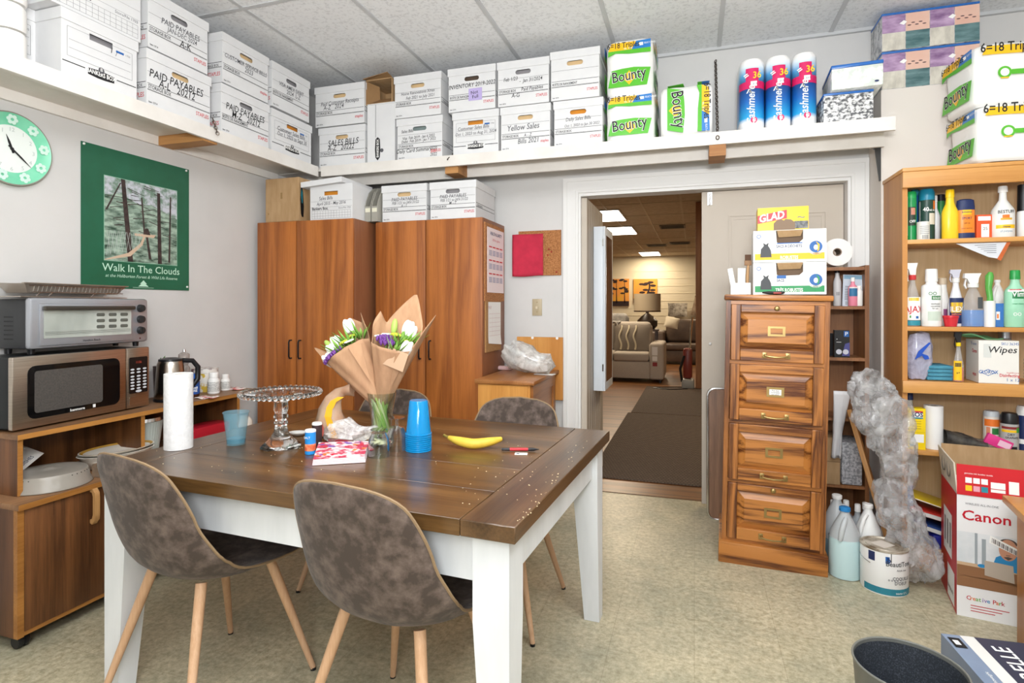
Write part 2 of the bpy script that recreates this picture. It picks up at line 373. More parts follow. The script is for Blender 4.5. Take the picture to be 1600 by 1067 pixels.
o = chain(sb, Vector((.12, 3.29, ZS+.0))-sb.location, Vector((.125, 3.742, 2.80))-sb.location, 30)
o = chain(sb, Vector((-1.47, 3.27, ZS-.025))-sb.location, Vector((-1.44, 3.40, ZS+.075))-sb.location, 7)
t = MB()   # black steel shelf bracket on the ledge wall corner
t.prism([(.80, 2.152), (.80, 2.147), (.90, 2.137), (.925, 2.12), (.945, 1.95), (.951, 1.95), (.951, 2.156), (.80, 2.156)], 3.505, 3.52)
rel(t, sb).build('angle_bracket', mat('black_steel', '3c3b3a', .4, .6), sb)
sl = thing('storage_shelf', 'white wooden shelf on the left wall above the poster and clock', 'shelf', (XL, 2, ZS))
rel(MB().box(XL+.002, .7, ZS-.024, -2.449, 3.28, ZS), sl).build('shelf_board', SHELFP, sl)
rel(MB().box(-2.4485, .7, ZS-.065, -2.43, 3.281, ZS+.003), sl).build('edge_strip', SHELFP, sl)
rel(MB().box(-2.779, .7, 2.15, -2.76, 3.28, ZS-.0245), sl).build('cleat', SHELFP, sl)
rel(MB().box(-2.759, 2.35, 2.148, -2.45, 2.44, ZS-.0245), sl).build('support_block', PINEB, sl)
chain(sl, Vector((-2.415, 2.41, ZS-.03))-sl.location, Vector((-2.425, 2.385, ZS+.05))-sl.location, 6)
# bifold doors of the doorway
t = thing('bifold_door', 'cream bifold door folded open against the left door jamb', 'door', (-.70, 3.80, .02)); t['kind'] = 'structure'
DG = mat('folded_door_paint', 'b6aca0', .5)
m_ = MB().box(-.012, .02, 0, .012, .36, 1.985)
for k in (.1, .19, .28): m_.box(.0121, k, 0, .0135, k+.006, 1.985)
m_.build('leaf', DG, t)
m_ = MB().box(-.012, .37, 0, .012, .70, 1.985)
for k in (.46, .55): m_.box(.0121, k, 0, .0135, k+.006, 1.985)
m_.build('leaf', DG, t)
MB().box(-.02, -.01, 0, .014, .018, 1.985).build('edge_stile', DOORP, t)
t = thing('bifold_door', 'closed cream panelled bifold door behind the oak filing cabinet', 'door', (.045, 3.83, .02)); t['kind'] = 'structure'
m_ = MB().box(0, 0, 0, .055, .03, 1.985).box(.055, .001, 0, .80, .03, 1.985)
def mould(x0, z0, x1, z1):
    for i, (o_, y_) in enumerate(((0, -.006), (.02, -.003))):
        m_.box(x0+o_, y_, z0+o_, x1-o_, .0015, z0+o_+.008).box(x0+o_, y_, z1-o_-.008, x1-o_, .0015, z1-o_).box(x0+o_, y_, z0+o_+.0081, x0+o_+.008, .0015, z1-o_-.0081).box(x1-o_-.008, y_, z0+o_+.0081, x1-o_, .0015, z1-o_-.0081)
mould(.16, 1.05, .71, 1.83); mould(.16, .15, .71, .95)
m_.build('leaf', DOORP, t)
MB().box(.035, -.012, 1.90, .062, 0, 1.98).cyl((.048, -.016, 1.90), .005, .075).build('pivot', CHROME, t)
m_ = MB(); m_.sph((.05, -.008, 1.02), .009); m_.build('knob', WHTPL, t)
# ================================================================== STORAGE BOXES
BOXW = mat('white_carton', 'dddddd', .75, col2='d5d5d6', ns=4); BOXS = mat('carton_shade_stock', 'e2e1e1', .75)
FILL = {'tan': mat('manila_folders', 'd9b98a', .8), 'orange': mat('orange_folders', 'd58a2a', .8), 'grey': mat('grey_folders', '8d8a8c', .8), 'dark': mat('dark_folders', '57483c', .8), 'teal': mat('teal_folders', '7d8a88', .8)}
PURPLE = mat('lilac_note', 'b6a8d6', .8)
def storage_box(loc, rz, w, h, d, style, hand, fill, label, group, lid='own', roty=0, french=False, note=False, slide=0, lift=0):
    t = thing('storage_box', label, 'box', loc, group=group, rot=(0, roty, rz))
    g = .005; x = w/2-g; hz = h*.735; lz = h-.046
    b = MB()
    hole = stad(0, hz, .035, .0135) if style == 's' else [(-.05, hz-.013), (.05, hz-.013), (.05, hz+.013), (-.05, hz+.013)]
    b.holed(-x, x, 0, h-.006, g, hole)
    b.raw([(-x, g, 0), (x, g, 0), (x, d-g, 0), (-x, d-g, 0), (-x, g, h-.006), (x, g, h-.006), (x, d-g, h-.006), (-x, d-g, h-.006)], [(0, 3, 2, 1), (4, 5, 6, 7), (1, 2, 6, 5), (2, 3, 7, 6), (3, 0, 4, 7)])
    o = g-.0008; L = lambda z, th, a=-x+.004, c=x-.004, k=1: (b.m(k), b.rect(a, z, c, z+th, o))
    W_ = w*.92; sc = w/.36
    if style == 's':
        L(h*.60, .0013, k=2); L(h*.385, .0022); L(h*.268, .0028); L(h*.285, .0008)
        b.m(1).text('BOÎTE DE RANGEMENT' if french else 'STORAGE BOX', -x+.008, h*.305, .024*sc, o-.0003, al='l', sx=.72, bold=.012)
        b.m(3).text('STAPLES' if french or rnd.random() < .5 else 'staples', x-.01, h*.145, .026*sc, o, al='r', sx=.8, bold=.01)
        b.m(1).text('Item 12714', -x+.01, h*.045, .012*sc, o, al='l', sx=.8, bold=.02)
        for s_, q in (('l', -x-.0004), ('r', x+.0004)):
            for z in (h*.30, h*.40): b.m(1).rect((-d+.01) if s_ == 'l' else .01, z, -.01 if s_ == 'l' else d-.01, z+.003, q, s_)
            b.m(1).text('STORAGE BOX', (-.03) if s_ == 'l' else .03, h*.32, .022*sc, q, s_, al='r' if s_ == 'l' else 'l', sx=.7, bold=.012)
            if s_ == 'l': b.m(3).text('STAPLES', -.02, h*.14, .03*sc, q, 'l', al='r', sx=.8, bold=.01)
    elif style == 'b':
        for z in (h*.30, h*.43, h*.56): L(z, .0011, -x*.82, x*.82, 2)
        for z in (h*.30, h*.75): L(z, .001, -x*.86, x*.86, 2)
        for a in (-x*.86, x*.86): b.m(2).rect(a-.0006, h*.30, a+.0006, h*.75, o)
        L(h*.2, .004, -x+.004, -x*.42, 1); L(h*.2, .004, x*.42, x-.004, 1)
        b.m(1).poly([(-.35*x, h*.135), (-.1*x, h*.12), (.1*x, h*.12), (.35*x, h*.135), (.35*x, h*.235), (.1*x, h*.25), (-.1*x, h*.25), (-.35*x, h*.235)], o)
        b.m(4).text('BANKERS BOX', 0, h*.165, .028*sc, o-.0004, sx=.72, bold=.02)
        b.m(2).disc(0, h*.265, .013, .013, o-.0006); b.m(4).text('B', 0, h*.25, .02, o-.0010)
        b.m(5).rect(x*.40, h*.665, x*.62, h*.70, o)
        b.m(2).text('1703', x*.66, h*.665, .012, o, al='l')
    else:
        b.m(1).text('Bankers Box.', -x+.014, h*.29, .03*sc, o, al='l', sx=.85, bold=.02); b.m(2).text('Store/File 1703', x-.014, h*.30, .016*sc, o, al='r')
        for k in range(15): a = -x+.014+(2*x-.028)*k/14; b.m(2).rect(a-.0005, .012, a+.0005, h*.26, o)
        for k in range(4): L(.012+(h*.26-.012)*k/3, .001, -x+.014, x-.014, 2)
        L(h*.36, .0009, k=2); L(h*.52, .0009, k=2)
    for s_, a, z, sz, *op in hand:
        ik = op[0] if op else 1
        b.m(ik).text(s_, a*x, z*h, sz*sc, o-.0006, sx=.82, shear=.18, rot=.02, bold=op[1] if len(op) > 1 else .004)
    if note:
        b.m(6).rect(-.02, h*.22, .07, h*.50, o-.0012); b.m(1).text('Not', .02, h*.37, .03, o-.0018, rot=.1); b.text('Full', .025, h*.27, .03, o-.0018, rot=.1)
    b.m(0).build('carton_body', [BOXW, BLACK, INK, RED, WHITE, BLUE, PURPLE], t, smooth=0, recalc=False)
    MB().box(-x+.01, g+.02, .01, x-.01, d-.02, h*.8).build('file_folders', FILL[fill], t)
    if lid == 'own':
        m_ = MB().box(-w/2-slide, 0, lz+lift, w/2-slide, d, h+lift)
        m_.build('lid', BOXW, t)
    return t
LX = -2.437   # fronts on the left shelf
def left_box(p0, p1, lvl, h, style, hand, fill, label, dx=0, z0=None, d=.33, **k):
    a, c = Y_at(p0, LX+dx), Y_at(p1, LX+dx)
    return storage_box((LX+dx, (a+c)/2, (ZS+.004+lvl*.272) if z0 is None else z0), R(90), c-a-.004, h, d, style, hand, fill, label, 'file storage boxes on the left shelf', **k)
left_box(-80, 60, 0, .27, 'b', [], 'grey', 'archive box at the far left end of the left shelf behind the wrapped rolls', dx=-.15, d=.18)
left_box(94, 217, 0, .268, 'b', [('1', .25, .62, .04), ('/', .4, .60, .03)], 'grey', 'archive box under the grid-printed box at the left end of the shelf')
left_box(75, 223, 1, .27, 'g', [('89', -.9, .74, .06), ('2021', .4, .62, .03)], 'grey', 'archive box with a printed grid, upper row at the left end of the shelf', roty=0)
left_box(228, 331, 0, .262, 's', [('PAID PAYABLES', -.1, .53, .052), ('A-L   20212', -.1, .40, .05)], 'tan', 'file box handwritten PAID PAYABLES A-L, lower row above the poster')
left_box(230, 327, 1, .272, 's', [('PAID PAYABLES', .05, .54, .04, 2), ('JAN-DEC 2024', .1, .44, .034, 2), ('A-K', .2, .28, .05)], 'grey', 'file box handwritten A-K Jan-Dec 2024, upper row above the poster')
left_box(345, 422, 0, .262, 's', [('PAID PAYABLES', -.02, .53, .05), ('M-Z   20212', .0, .40, .05)], 'grey', 'file box handwritten PAID PAYABLES M-Z, lower row right of the hook chain', french=True)
left_box(347, 421, 1, .272, 's', [('CUSTOMER SERVICE BILLS', 0, .54, .034, 2), ('2023', .1, .43, .04, 2)], 'tan', 'file box handwritten CUSTOMER SERVICE BILLS, upper row of the left shelf')
left_box(424, 488, 0, .255, 'b', [('Customer Sales Bills', -.05, .55, .036, 2), ('Oct 1, 2023 to Sept 30', 0, .43, .034, 2)], 'orange', 'archive box with an orange-filled handle in the lower row beside the corner')
left_box(425, 485, 1, .272, 's', [('VISA AMEX DEBIT', 0, .55, .036, 2), ('2024  L-Z', .1, .43, .04, 2)], 'grey', 'file box handwritten L-Z, upper row beside the corner', french=True)
BYF = 3.305
def back_box(p0, p1, lvl, h, style, hand, fill, label, dy=0, z0=None, tilt=0, **k):
    a, c = X_at(p0, BYF+dy), X_at(p1, BYF+dy)
    return storage_box(((a+c)/2, BYF+dy, (ZS+.004+lvl*.275) if z0 is None else z0), 0, c-a-.004, h, .36, style, hand, fill, label, 'file storage boxes on the back shelf', roty=tilt, **k)
back_box(497, 571, 0, .265, 's', [('SALES BILLS', .05, .53, .056), ('A-Z   20222', -.05, .41, .05)], 'tan', 'file box handwritten SALES BILLS, first in the lower row right of the corner')
back_box(491, 570, 1, .272, 's', [('Paid Customer Receipts', .0, .53, .034, 2), ('A-Z   2024', -.25, .42, .04, 2)], 'tan', 'file box handwritten PAID CUSTOMER RECEIPTS, upper row right of the corner')
back_box(619, 692, 0, .268, 's', [('Sales Bills', -.55, .66, .03), ('Visa  Feb 2019 - Jan 6 2022', -.05, .50, .028), ('Debit  Feb 2019 - Jan 7 2022', -.05, .42, .028), ('Daily Card Summary', -.25, .18, .04), ('2020', .62, .20, .032), ('2021', .62, .13, .032, 3), ('2022', .62, .05, .032)], 'teal', 'file box handwritten DAILY CARD SUMMARY in the lower row right of the upended box')
back_box(615, 690, 1, .272, 's', [('Home Renovations Xmas', -.0, .54, .03, 2), ('Feb 2021 to July 2021', .1, .43, .03, 2)], 'tan', 'file box with faint HOME RENOVATIONS writing beside the open brown box')
back_box(706, 780, 0, .268, 'b', [('Customer Sales Bills', -.1, .58, .036, 2), ('Oct 1, 2023 to Aug 31, 2024', 0, .46, .033, 2)], 'orange', 'archive box with black emblem under the box marked INVENTORY')
back_box(699, 775, 1, .272, 's', [('INVENTORY 2019-2022', 0, .54, .042)], 'dark', 'file box handwritten INVENTORY with a lilac sticky note', french=True, note=True)
back_box(781, 861, 0, .268, 's', [('Yellow Sales', -.1, .46, .056, 2), ('A - Z', .1, .30, .03, 2), ('Bills 2021', .1, .15, .048, 2)], 'tan', 'file box with faint YELLOW SALES writing in the lower row')
back_box(776, 859, 1, .272, 's', [('Feb 1/23', -.5, .56, .034), ('-  Jan 31/2024', .3, .50, .034), ('Paid Payables', .35, .31, .034), ('A-G', -.3, .18, .04)], 'grey', 'file box handwritten A-G with a January 2024 date, upper row')
back_box(864, 943, 0, .268, 's', [('Daily Sales Bills', .0, .55, .036, 2), ('Oct 1, 2020 to Jan 30 2022', .15, .42, .028, 2)], 'orange', 'file box with orange-filled handle, lower row beside the paper towel packs')
back_box(859, 938, 1, .290, 's', [], 'tan', 'file box without handwriting, upper row beside the paper towel packs', french=True)
# archive box standing on its end, brown open carton on top of it
a, c = X_at(574, 3.315), X_at(617, 3.315)
t = thing('storage_box', 'blank white archive box standing on end between handwritten file boxes', 'box', (a, 3.315, ZS+.004), group='file storage boxes on the back shelf')
wd = c-a
m_ = MB().box(0, 0, 0, wd, .36, .385)
m_.m(2).rect(wd*.30, .17, wd*.315, .385, -.0008)
m_.m(1).poly([(wd*.30, .035), (wd*.38, .015), (wd*.46, .035), (wd*.48, .09), (wd*.46, .155), (wd*.38, .17), (wd*.30, .155), (wd*.28, .09)], -.0009)
m_.m(3).text('BANKERS BOX', wd*.42, .095, .024, -.0014, rot=R(90), sx=.75, bold=.02)
m_.m(2).disc(wd*.53, .08, .013, .013, -.001)
m_.m(0).build('carton_body', [BOXW, BLACK, INK, WHITE], t, smooth=0)
MB().box(wd*.0+.001, -.002, .386, wd-.001, .36, .392).build('lid', BOXW, t)
def open_carton(t, w, h, d, mt):
    b = 0.006
    m_ = MB().box(0, 0, 0, w, d, b).box(0, 0, h-b, w, d, h).box(0, b, b, b, d, h-b).box(w-b, b, b, w, d, h-b).box(b, d-b, b, w-b, d, h-b)
    return m_.build('carton_body', mt, t, smooth=0)
t = thing('carton', 'small brown open cardboard box lying on the upended archive box', 'box', (X_at(571, 3.33)+.004, 3.33, ZS+.40))
w_ = X_at(614, 3.33)-X_at(571, 3.33)-.012
open_carton(t, w_, .165, .25, KRAFT)
m_ = MB(); m_.raw([(0, 0, .165), (w_, 0, .165), (w_-.005, -.05, .178), (.01, -.055, .150)], [(0, 1, 2, 3)]); m_.raw([(0, 0, .006), (0, 0, .16), (.075, .05, .13), (.075, .06, .03)], [(0, 1, 2, 3)]); m_.raw([(0, 0, .003), (w_, 0, .003), (w_-.03, .06, .05), (.05, .06, .05)], [(0, 1, 2, 3)])
o = m_.build('flap', mat('cardboard_inside', '8d6c47', .85), t, smooth=0); md = o.modifiers.new('thick', 'SOLIDIFY'); md.thickness = .004

# ------------------------------------------------------------------ paper towel packs, toilet roll packs, tissue packs
FILM = mat('printed_roll_film', 'f0efec', .28, bump=.3, bs=18)
GRN = mat('film_green', '58b531', .3, bump=.25, bs=24); YLW = mat('film_yellow', 'f4bd1e', .3); BLU = mat('film_blue', '2a78c2', .3)
def roll_pack(t, w, h, d, rows=2, cols=2, plain=''):
    m_ = MB(); rw, rh = w/cols, h/rows
    # soft lobed body: two rolls side by side per tier
    def pt(u, v):
        a = 2*pi*u; ex = .42
        x = (abs(cos(a))**ex)*(1 if cos(a) > 0 else -1); y = (abs(sin(a))**ex)*(1 if sin(a) > 0 else -1)
        lob = 1-.035*(cos(2*pi*x*cols/2)*.5+.5)*(abs(y) > .8)
        z = v*h; e = 1-.10*max(0, (abs(v-.5)*2-.86)/.14)**2; k = 1-.02*(cos(2*pi*v*rows)*.5+.5)
        return (x*w/2*e*k, d/2+y*d/2*e*k*lob, z)
    m_.grid(pt, 64, 30, wrapu=True)
    m_.raw([pt(i/64, 0) for i in range(64)], [tuple(range(64))]); m_.raw([pt(i/64, 1) for i in range(64)], [tuple(range(64))])
    body = m_.build('wrapped_rolls', FILM, t, smooth=60)
    g = MB(); o = -.004
    for face, hw, oo in (('f', w/2, o), ('r', d/2, w/2+.004), ('l', d/2, -w/2-.004)):
        cx = 0 if face == 'f' else (d/2 if face == 'r' else -d/2); q = (lambda k: oo+(-k if face in 'fl' else k)); L_, R_ = cx-hw*.86, cx+hw*.86
        g.m(1).poly([(L_, h*.80), (cx+.1*hw, h*.80), (cx+.28*hw, h*.94), (L_+.02, h*.94)], q(.0005), face)
        g.m(2).poly([(cx+.1*hw, h*.80), (R_, h*.80), (R_, h*.95), (cx+.28*hw, h*.94)], q(.0002), face)
        if face not in plain: g.m(0).poly([(L_, h*.70), (L_+hw*.3, h*.755), (cx, h*.725), (R_, h*.715), (R_, h*.80), (L_, h*.80)], q(0), face)
        if face in plain:
            g.m(0).disc(cx-hw*.35, h*.5, .028, .028, q(0), face); g.rect(cx-hw*.2, h*.46, cx+hw*.55, h*.54, q(0), face); g.m(1).rect(cx-hw*.44, h*.40, cx-hw*.26, h*.42, q(.0004), face); g.m(4).disc(cx-hw*.35, h*.5, .018, .018, q(.0005), face)
        else: g.m(0).poly([(L_, h*.13), (R_-.02, h*.13), (R_, h*.44), (cx+hw*.2, h*.475), (cx-hw*.3, h*.465), (L_+.02, h*.44)], q(0), face)
        if face in plain: g.m(3).text('6=18 Triples', cx-hw*.24, h*.845, min(.062, hw*.33), q(.001), face, sx=.78, bold=.012); continue
        g.m(1).poly([(cx, h*.16), (cx+hw*.26, h*.29), (cx, h*.42), (cx-hw*.26, h*.29)], q(.0006), face)
        g.m(3).text('6=18 Triples', cx-hw*.24, h*.845, min(.062, hw*.33), q(.001), face, sx=.78, bold=.012)
        g.m(4).text('Bounty', cx, h*.245, min(.125, hw*.62), q(.0012), face, rot=.09, sx=.78, bold=.03)
        g.m(3).text('Bounty', cx, h*.245, min(.125, hw*.62), q(.0018), face, rot=.09, sx=.78, bold=.008)
        g.m(4).rect(cx+hw*.38, h*.85, cx+hw*.56, h*.905, q(.0008), face); g.text('SELECT-A-SIZE', cx+hw*.6, h*.87, .014, q(.001), face, al='l', sx=.7)
        g.m(4).text('vs. 101', cx-.05*hw, h*.81, .018, q(.001), face)
    g.m(0).build('printed_wrapper', [GRN, YLW, BLU, BLACK, WHITE], t, smooth=0, recalc=False)
    return t
yf = 3.315; x0, x1 = X_at(945, yf), X_at(1024, yf); w_ = x1-x0
PT = 'paper towel packs on the back shelf'
t = thing('paper_towel_pack', 'green and yellow paper towel pack on the shelf, lower of the two stacked', 'paper towels', ((x0+x1)/2, yf, ZS+.004), group=PT); roll_pack(t, w_, .272, .30)
t = thing('paper_towel_pack', 'green and yellow paper towel pack stacked on top of another pack', 'paper towels', ((x0+x1)/2-.004, yf+.01, ZS+.279), group=PT); roll_pack(t, w_*.98, .315, .30)
a, c = X_at(1031, yf), X_at(1115, yf); t = thing('paper_towel_pack', 'green paper towel pack lying on its side beside the hanging chain', 'paper towels', ((a+c)/2+(c-a)/2-.003, yf+.01, ZS+.008+(c-a)*.0+.152), group=PT, rot=(0, R(-90), 0))
t.rotation_euler = (0, R(90), 0); t.location = (a+.004, yf+.01, ZS+.155); roll_pack(t, .30, c-a-.01, .28)
# tall packs of toilet rolls
TW = mat('soft_white_film', 'f3f2f1', .3)
def gradient_wrap():
    m = bpy.data.materials.new('blue_gradient_print'); m.use_nodes = True; nt = m.node_tree; b = nt.nodes['Principled BSDF']; b.inputs['Roughness'].default_value = .3
    tc = nn(nt, 'ShaderNodeTexCoord'); sp = nn(nt, 'ShaderNodeSeparateXYZ'); nt.links.new(tc.outputs['Object'], sp.inputs[0])
    mr = nn(nt, 'ShaderNodeMapRange'); mr.inputs[1].default_value = .03; mr.inputs[2].default_value = .42; nt.links.new(sp.outputs[2], mr.inputs[0])
    rp = nn(nt, 'ShaderNodeValToRGB'); e = rp.color_ramp.elements; e[0].position = .06; e[0].color = C('f2f3f4'); e[1].position = .12; e[1].color = C('2aa3dc')
    for p, c in ((.35, '1a63b4'), (.58, '16356f'), (.72, '5aa7d8'), (.84, 'dfeaf2'), (.9, 'f3f2f1')): k = e.new(p); k.color = C(c)
    nt.links.new(mr.outputs[0], rp.inputs[0]); nt.links.new(rp.outputs[0], b.inputs['Base Color']); return m
GW = gradient_wrap()
for px0, px1, lb in ((1156, 1196, 'blue and pink toilet roll pack, nearest the hanging chain'), (1198, 1238, 'blue and pink toilet roll pack, middle of the three'), (1240, 1279, 'blue and pink toilet roll pack beside the tissue packs')):
    a, c = X_at(px0, 3.34), X_at(px1, 3.34); r = (c-a)/2
    t = thing('toilet_roll_pack', lb, 'toilet paper', ((a+c)/2, 3.34, ZS+.004), group='toilet roll packs on the back shelf')
    m_ = MB()
    def pt(u, v, r=r):
        an = 2*pi*u; x, y = cos(an), sin(an); yy = r+.0; e = 1-.16*max(0, (abs(v-.5)*2-.9)/.1)**2
        k = .14 if y > 0 else 0
        return (x*r*e, r+y*r*e+k, .40*v)
    m_.grid(pt, 40, 24, wrapu=True); m_.raw([pt(i/40, 1) for i in range(40)], [tuple(range(40))]); m_.raw([pt(i/40, 0) for i in range(40)], [tuple(range(40))])
    m_.build('wrapped_rolls', GW, t, smooth=70)
    g = MB()
    def band(z0, z1, a0, a1, k):
        n = 10; P = [[(r*1.012*sin(x_), r-r*1.012*cos(x_), z) for z in (z0, z1)] for x_ in [a0+(a1-a0)*i/n for i in range(n+1)]]
        for i in range(n): g.m(k).raw([P[i][0], P[i+1][0], P[i+1][1], P[i][1]], [(0, 1, 2, 3)])
    band(.235, .275, -1.45, 1.45, 0); band(.255, .345, -.55, .5, 0)
    o = -.004
    g.m(1).text('36', r*.34, .288, .05, o, sx=.85, bold=.02); g.m(2).rect(-.01, .245, r*.34, .272, o); g.m(3).text('3=1', r*.16, .252, .016, o-.0006)
    g.m(2).text('=', -r*.38, .29, .045, o, rot=.6, bold=.02); g.m(2).text('Cashmere', r*.16, .14, .058, o-.001, rot=R(90), shear=.25, sx=.9, bold=.01)
    g.m(2).text('^', -r*.28, .19, .06, o-.001, sx=1.2)
    g.m(0).disc(r*.1, .062, .017, .017, o-.0005); g.m(2).text('12', r*.1, .054, .022, o-.0012, bold=.02)
    g.m(0).build('printed_label', [MAG, YELL, WHITE, NAVY], t, smooth=0, recalc=False)
SHR = mat('shrink_wrap_tissue', 'cfcfd0', .25, col2='8d8f92', ns=30, detail=6, ramp=(.42, .6))
def leafprint(name, cA, cB, sc, st=(1, 1, 1)): return mat(name, cA, .35, col2=cB, ns=sc, detail=6, stretch=st, ramp=(.44, .56))
LEAF = leafprint('leaf_pattern', 'e9e9e8', '55565a', 42, (1, 1, 1.6)); PALE = leafprint('pale_pattern', 'f0f1ee', 'cfd6cf', 26); BLUF = mat('blue_film', '2c68b4', .25)
def tissue_pack(t, w, h, d, mt, blue_h=.012):
    MB().box(-w/2, 0, 0, w/2, d, h-blue_h, .004).build('tissue_boxes', [mt], t)
    MB().box(-w/2-.002, -.002, h-blue_h, w/2+.002, d+.002, h, .004).build('blue_wrapper', BLUF, t)
a, c = X_at(1287, 3.31), X_at(1365, 3.31)
t = thing('tissue_pack', 'tissue pack with grey leaf print at the right end of the shelf', 'tissues', ((a+c)/2, 3.31, ZS+.004)); tissue_pack(t, c-a, .155, .30, LEAF)
a, c = X_at(1308, 3.25), X_at(1389, 3.25)
t = thing('tissue_pack', 'pale tissue pack lying crooked on the leaf-print tissue pack', 'tissues', ((a+c)/2-.02, 3.27, ZS+.162), rz=R(-3)); tissue_pack(t, c-a, .125, .30, PALE, .018)
m_ = MB(); m_.disc(.085, .02, .01, .005, -.0045); m_.build('printed_mark', NAVY, t, smooth=0)
m_ = MB()
PUR = mat('purple_swirl', '7d5b86', .35, col2='c3a6c6', ns=7, stretch=(1, 1, 3)); MRB = mat('marble_print', 'd8d3c6', .35, col2='bdb8ad', ns=14, stretch=(2, 1, 1)); PCH = mat('peach_print', 'e3bfae', .35, col2='dcae9c', ns=6); GRS = mat('grey_green_print', '3f6266', .35, col2='6d8c8e', ns=9, stretch=(1, 1, 4))
for lv, lb in ((0, 'long pack of patterned tissue boxes resting directly on the white ledge'), (1, 'long pack of patterned tissue boxes on top of the other pack by the ceiling')):
    a, c = X_at(1378, 3.53), X_at(1531, 3.53); w_ = c-a; h = .218
    t = thing('tissue_pack', lb, 'tissues', (a, 3.53, 2.443+lv*.206), group='tissue packs on the ledge'); h = .203
    MB().box(0, 0, 0, w_, .20, h-.012, .003).build('tissue_boxes', SHR, t); MB().box(-.001, -.001, h-.012, w_+.001, .201, h, .003).build('blue_wrapper', BLUF, t)
    for i in range(4):
        g = MB(); x0 = w_*i/4+.001; x1 = w_*(i+1)/4-.001; zt = h-.014; zm = zt*.5
        if i % 2 == 0:
            g.m(0).rect(x0, zm, x1, zt, -.001); g.m(1).rect(x0, .002, x1, zm, -.001); g.m(4).poly([(x0+.08, zm+.045), (x0+.1, zm+.06), (x0+.115, zm+.05), (x0+.1, zm+.035)], -.0016)
        else:
            g.m(2).rect(x0, zm, x1, zt, -.001); g.m(3).rect(x0, .002, x1, zm, -.001)
            for k in range(5): g.m(5).disc(x0+.016+.017*k, zm+.03+.012*(k % 2), .009, .003, -.0016)
        g.m(0).build('box_face', [PUR, MRB, PCH, GRS, WHITE, mat('dark_plum', '5a4247', .5)], t, smooth=0, recalc=False)
# wrapped rolls at the far left end of the shelf
t = thing('paper_towel_pack', 'white film-wrapped roll pack at the far left edge of the left shelf', 'paper towels', (-2.51, Y_at(30, -2.45), ZS+.004), rz=R(90))
m_ = MB()
for k in range(3):
    m_.lathe([(0, 0), (.052, .004), (.056, .015), (.056, .09), (.05, .1), (0, .1)], (0, 0, .105*k))
m_.crumple(.004, 12); m_.build('wrapped_rolls', mat('milky_film', 'eceae6', .3), t)
g = MB(); g.rect(-.055, .275, -.01, .305, -.058); g.build('printed_label', YLW, t, smooth=0)
# ================================================================== WARDROBES AND WHAT STANDS ON THEM
LAM = wood('laminate_oak', 'b56c30', '86491c', 'z', 1.0, .42, contrast=(.25, .75), bump=.05, distort=1.3)
LAMS = wood('laminate_side', '93603f', '7d4c30', 'z', 1.0, .5, bump=.03, distort=.5)
WH = 1.828
def wardrobe(x0, y0, w_, label, rz=0, roty=0):
    t = thing('wardrobe', label, 'wardrobe', (x0, y0, 0), rot=(0, roty, rz), group='wood-grain wardrobes on the back wall'); d = .43
    MB().box(0, .02, 0, .018, d, WH, .004).box(w_-.018, .02, 0, w_, d, WH, .004).box(.018, .02, .06, w_-.018, d, .078).box(.018, .02, WH-.02, w_-.018, d, WH).box(.018, d-.012, .078, w_-.018, d, WH-.02).box(.018, .04, 0, w_-.018, .055, .0599).build('carcass', LAMS, t)
    mid = w_*.42 if 'left' in label else w_*.485
    for a, c, hx in ((.0, mid-.002, mid-.035), (mid+.002, w_, mid+.035)):
        dr = MB().box(a, -.001, .03, c, .0185, WH-.002, .004).build('door', LAM, t)
        z0, z1 = .945, 1.06
        MB().tube([(hx, 0, z0), (hx, -.022, z0), (hx, -.028, z0+.012), (hx, -.028, z1-.012), (hx, -.022, z1), (hx, 0, z1)], .0048, 8).build('handle', BLKPL, dr)
    return t
w1 = wardrobe(-2.735, 3.055, .715, 'wood-grain two-door wardrobe nearest the left wall, set further forward', R(1.2)); w2 = wardrobe(-1.985, 3.275, .745, 'wood-grain two-door wardrobe on the right, calendars on its side')
zt = WH+.003
t = thing('carton', 'plain brown cardboard box on the left wardrobe against the left wall', 'box', (-2.70, 3.09, zt))
m_ = MB().box(0, 0, 0, .262, .30, .285, .003).m(1).box(.12, -.0008, .15, .135, .001, .19).box(0.02, -.0006, .05, .028, .001, .06)
m_.m(2).prism([(.02, .05), (.03, .03), (.045, .03), (.05, .10), (.04, .2), (.03, .23), (.018, .22), (.014, .14)], .2625, .2632, 'r').m(3).prism([(.022, .17), (.03, .12), (.036, .12), (.034, .19), (.026, .21)], .2632, .2638, 'r')
m_.build('carton_body', [KRAFT, mat('kraft_mark', '94764c', .9), BLKPL, TEAL], t, smooth=0)
G2 = 'file storage boxes on top of the wardrobes'
a, c = X_at(485, 3.12), X_at(549, 3.12)
b = storage_box(((a+c)/2, 3.12, zt), 0, c-a+.02, .235, .36, 'g', [('Sales Bills', -.25, .56, .036, 2), ('April 2015 - May 2016', 0, .42, .032, 2)], 'orange', 'archive box with a crooked lid on the left wardrobe', G2, lid='none')
wl = c-a+.02
m_ = MB().box(-.04, -.03, .0, wl-.06, .33, .034); m_.xf(Matrix.Translation((-wl/2, 0, .216)) @ Matrix.Rotation(R(-3.5), 4, 'Y')); m_.build('lid', BOXW, b)
for px0, px1, lb in ((596, 667, 'file box on the right wardrobe beside the grey magazine files'), (671, 744, 'file box on the right wardrobe at its right end')):
    a, c = X_at(px0, 3.30), X_at(px1, 3.30)
    storage_box(((a+c)/2, 3.30, zt), 0, c-a, .235, .36, 's', [('PAID PAYABLES', 0, .56, .036, 2), ('FEB 1/21 to JAN 31/22', .05, .47, .028, 2), ('A - L' if px0 < 600 else 'M - Z', .0, .385, .03, 2)], 'tan' if px0 < 600 else 'grey', lb, G2)
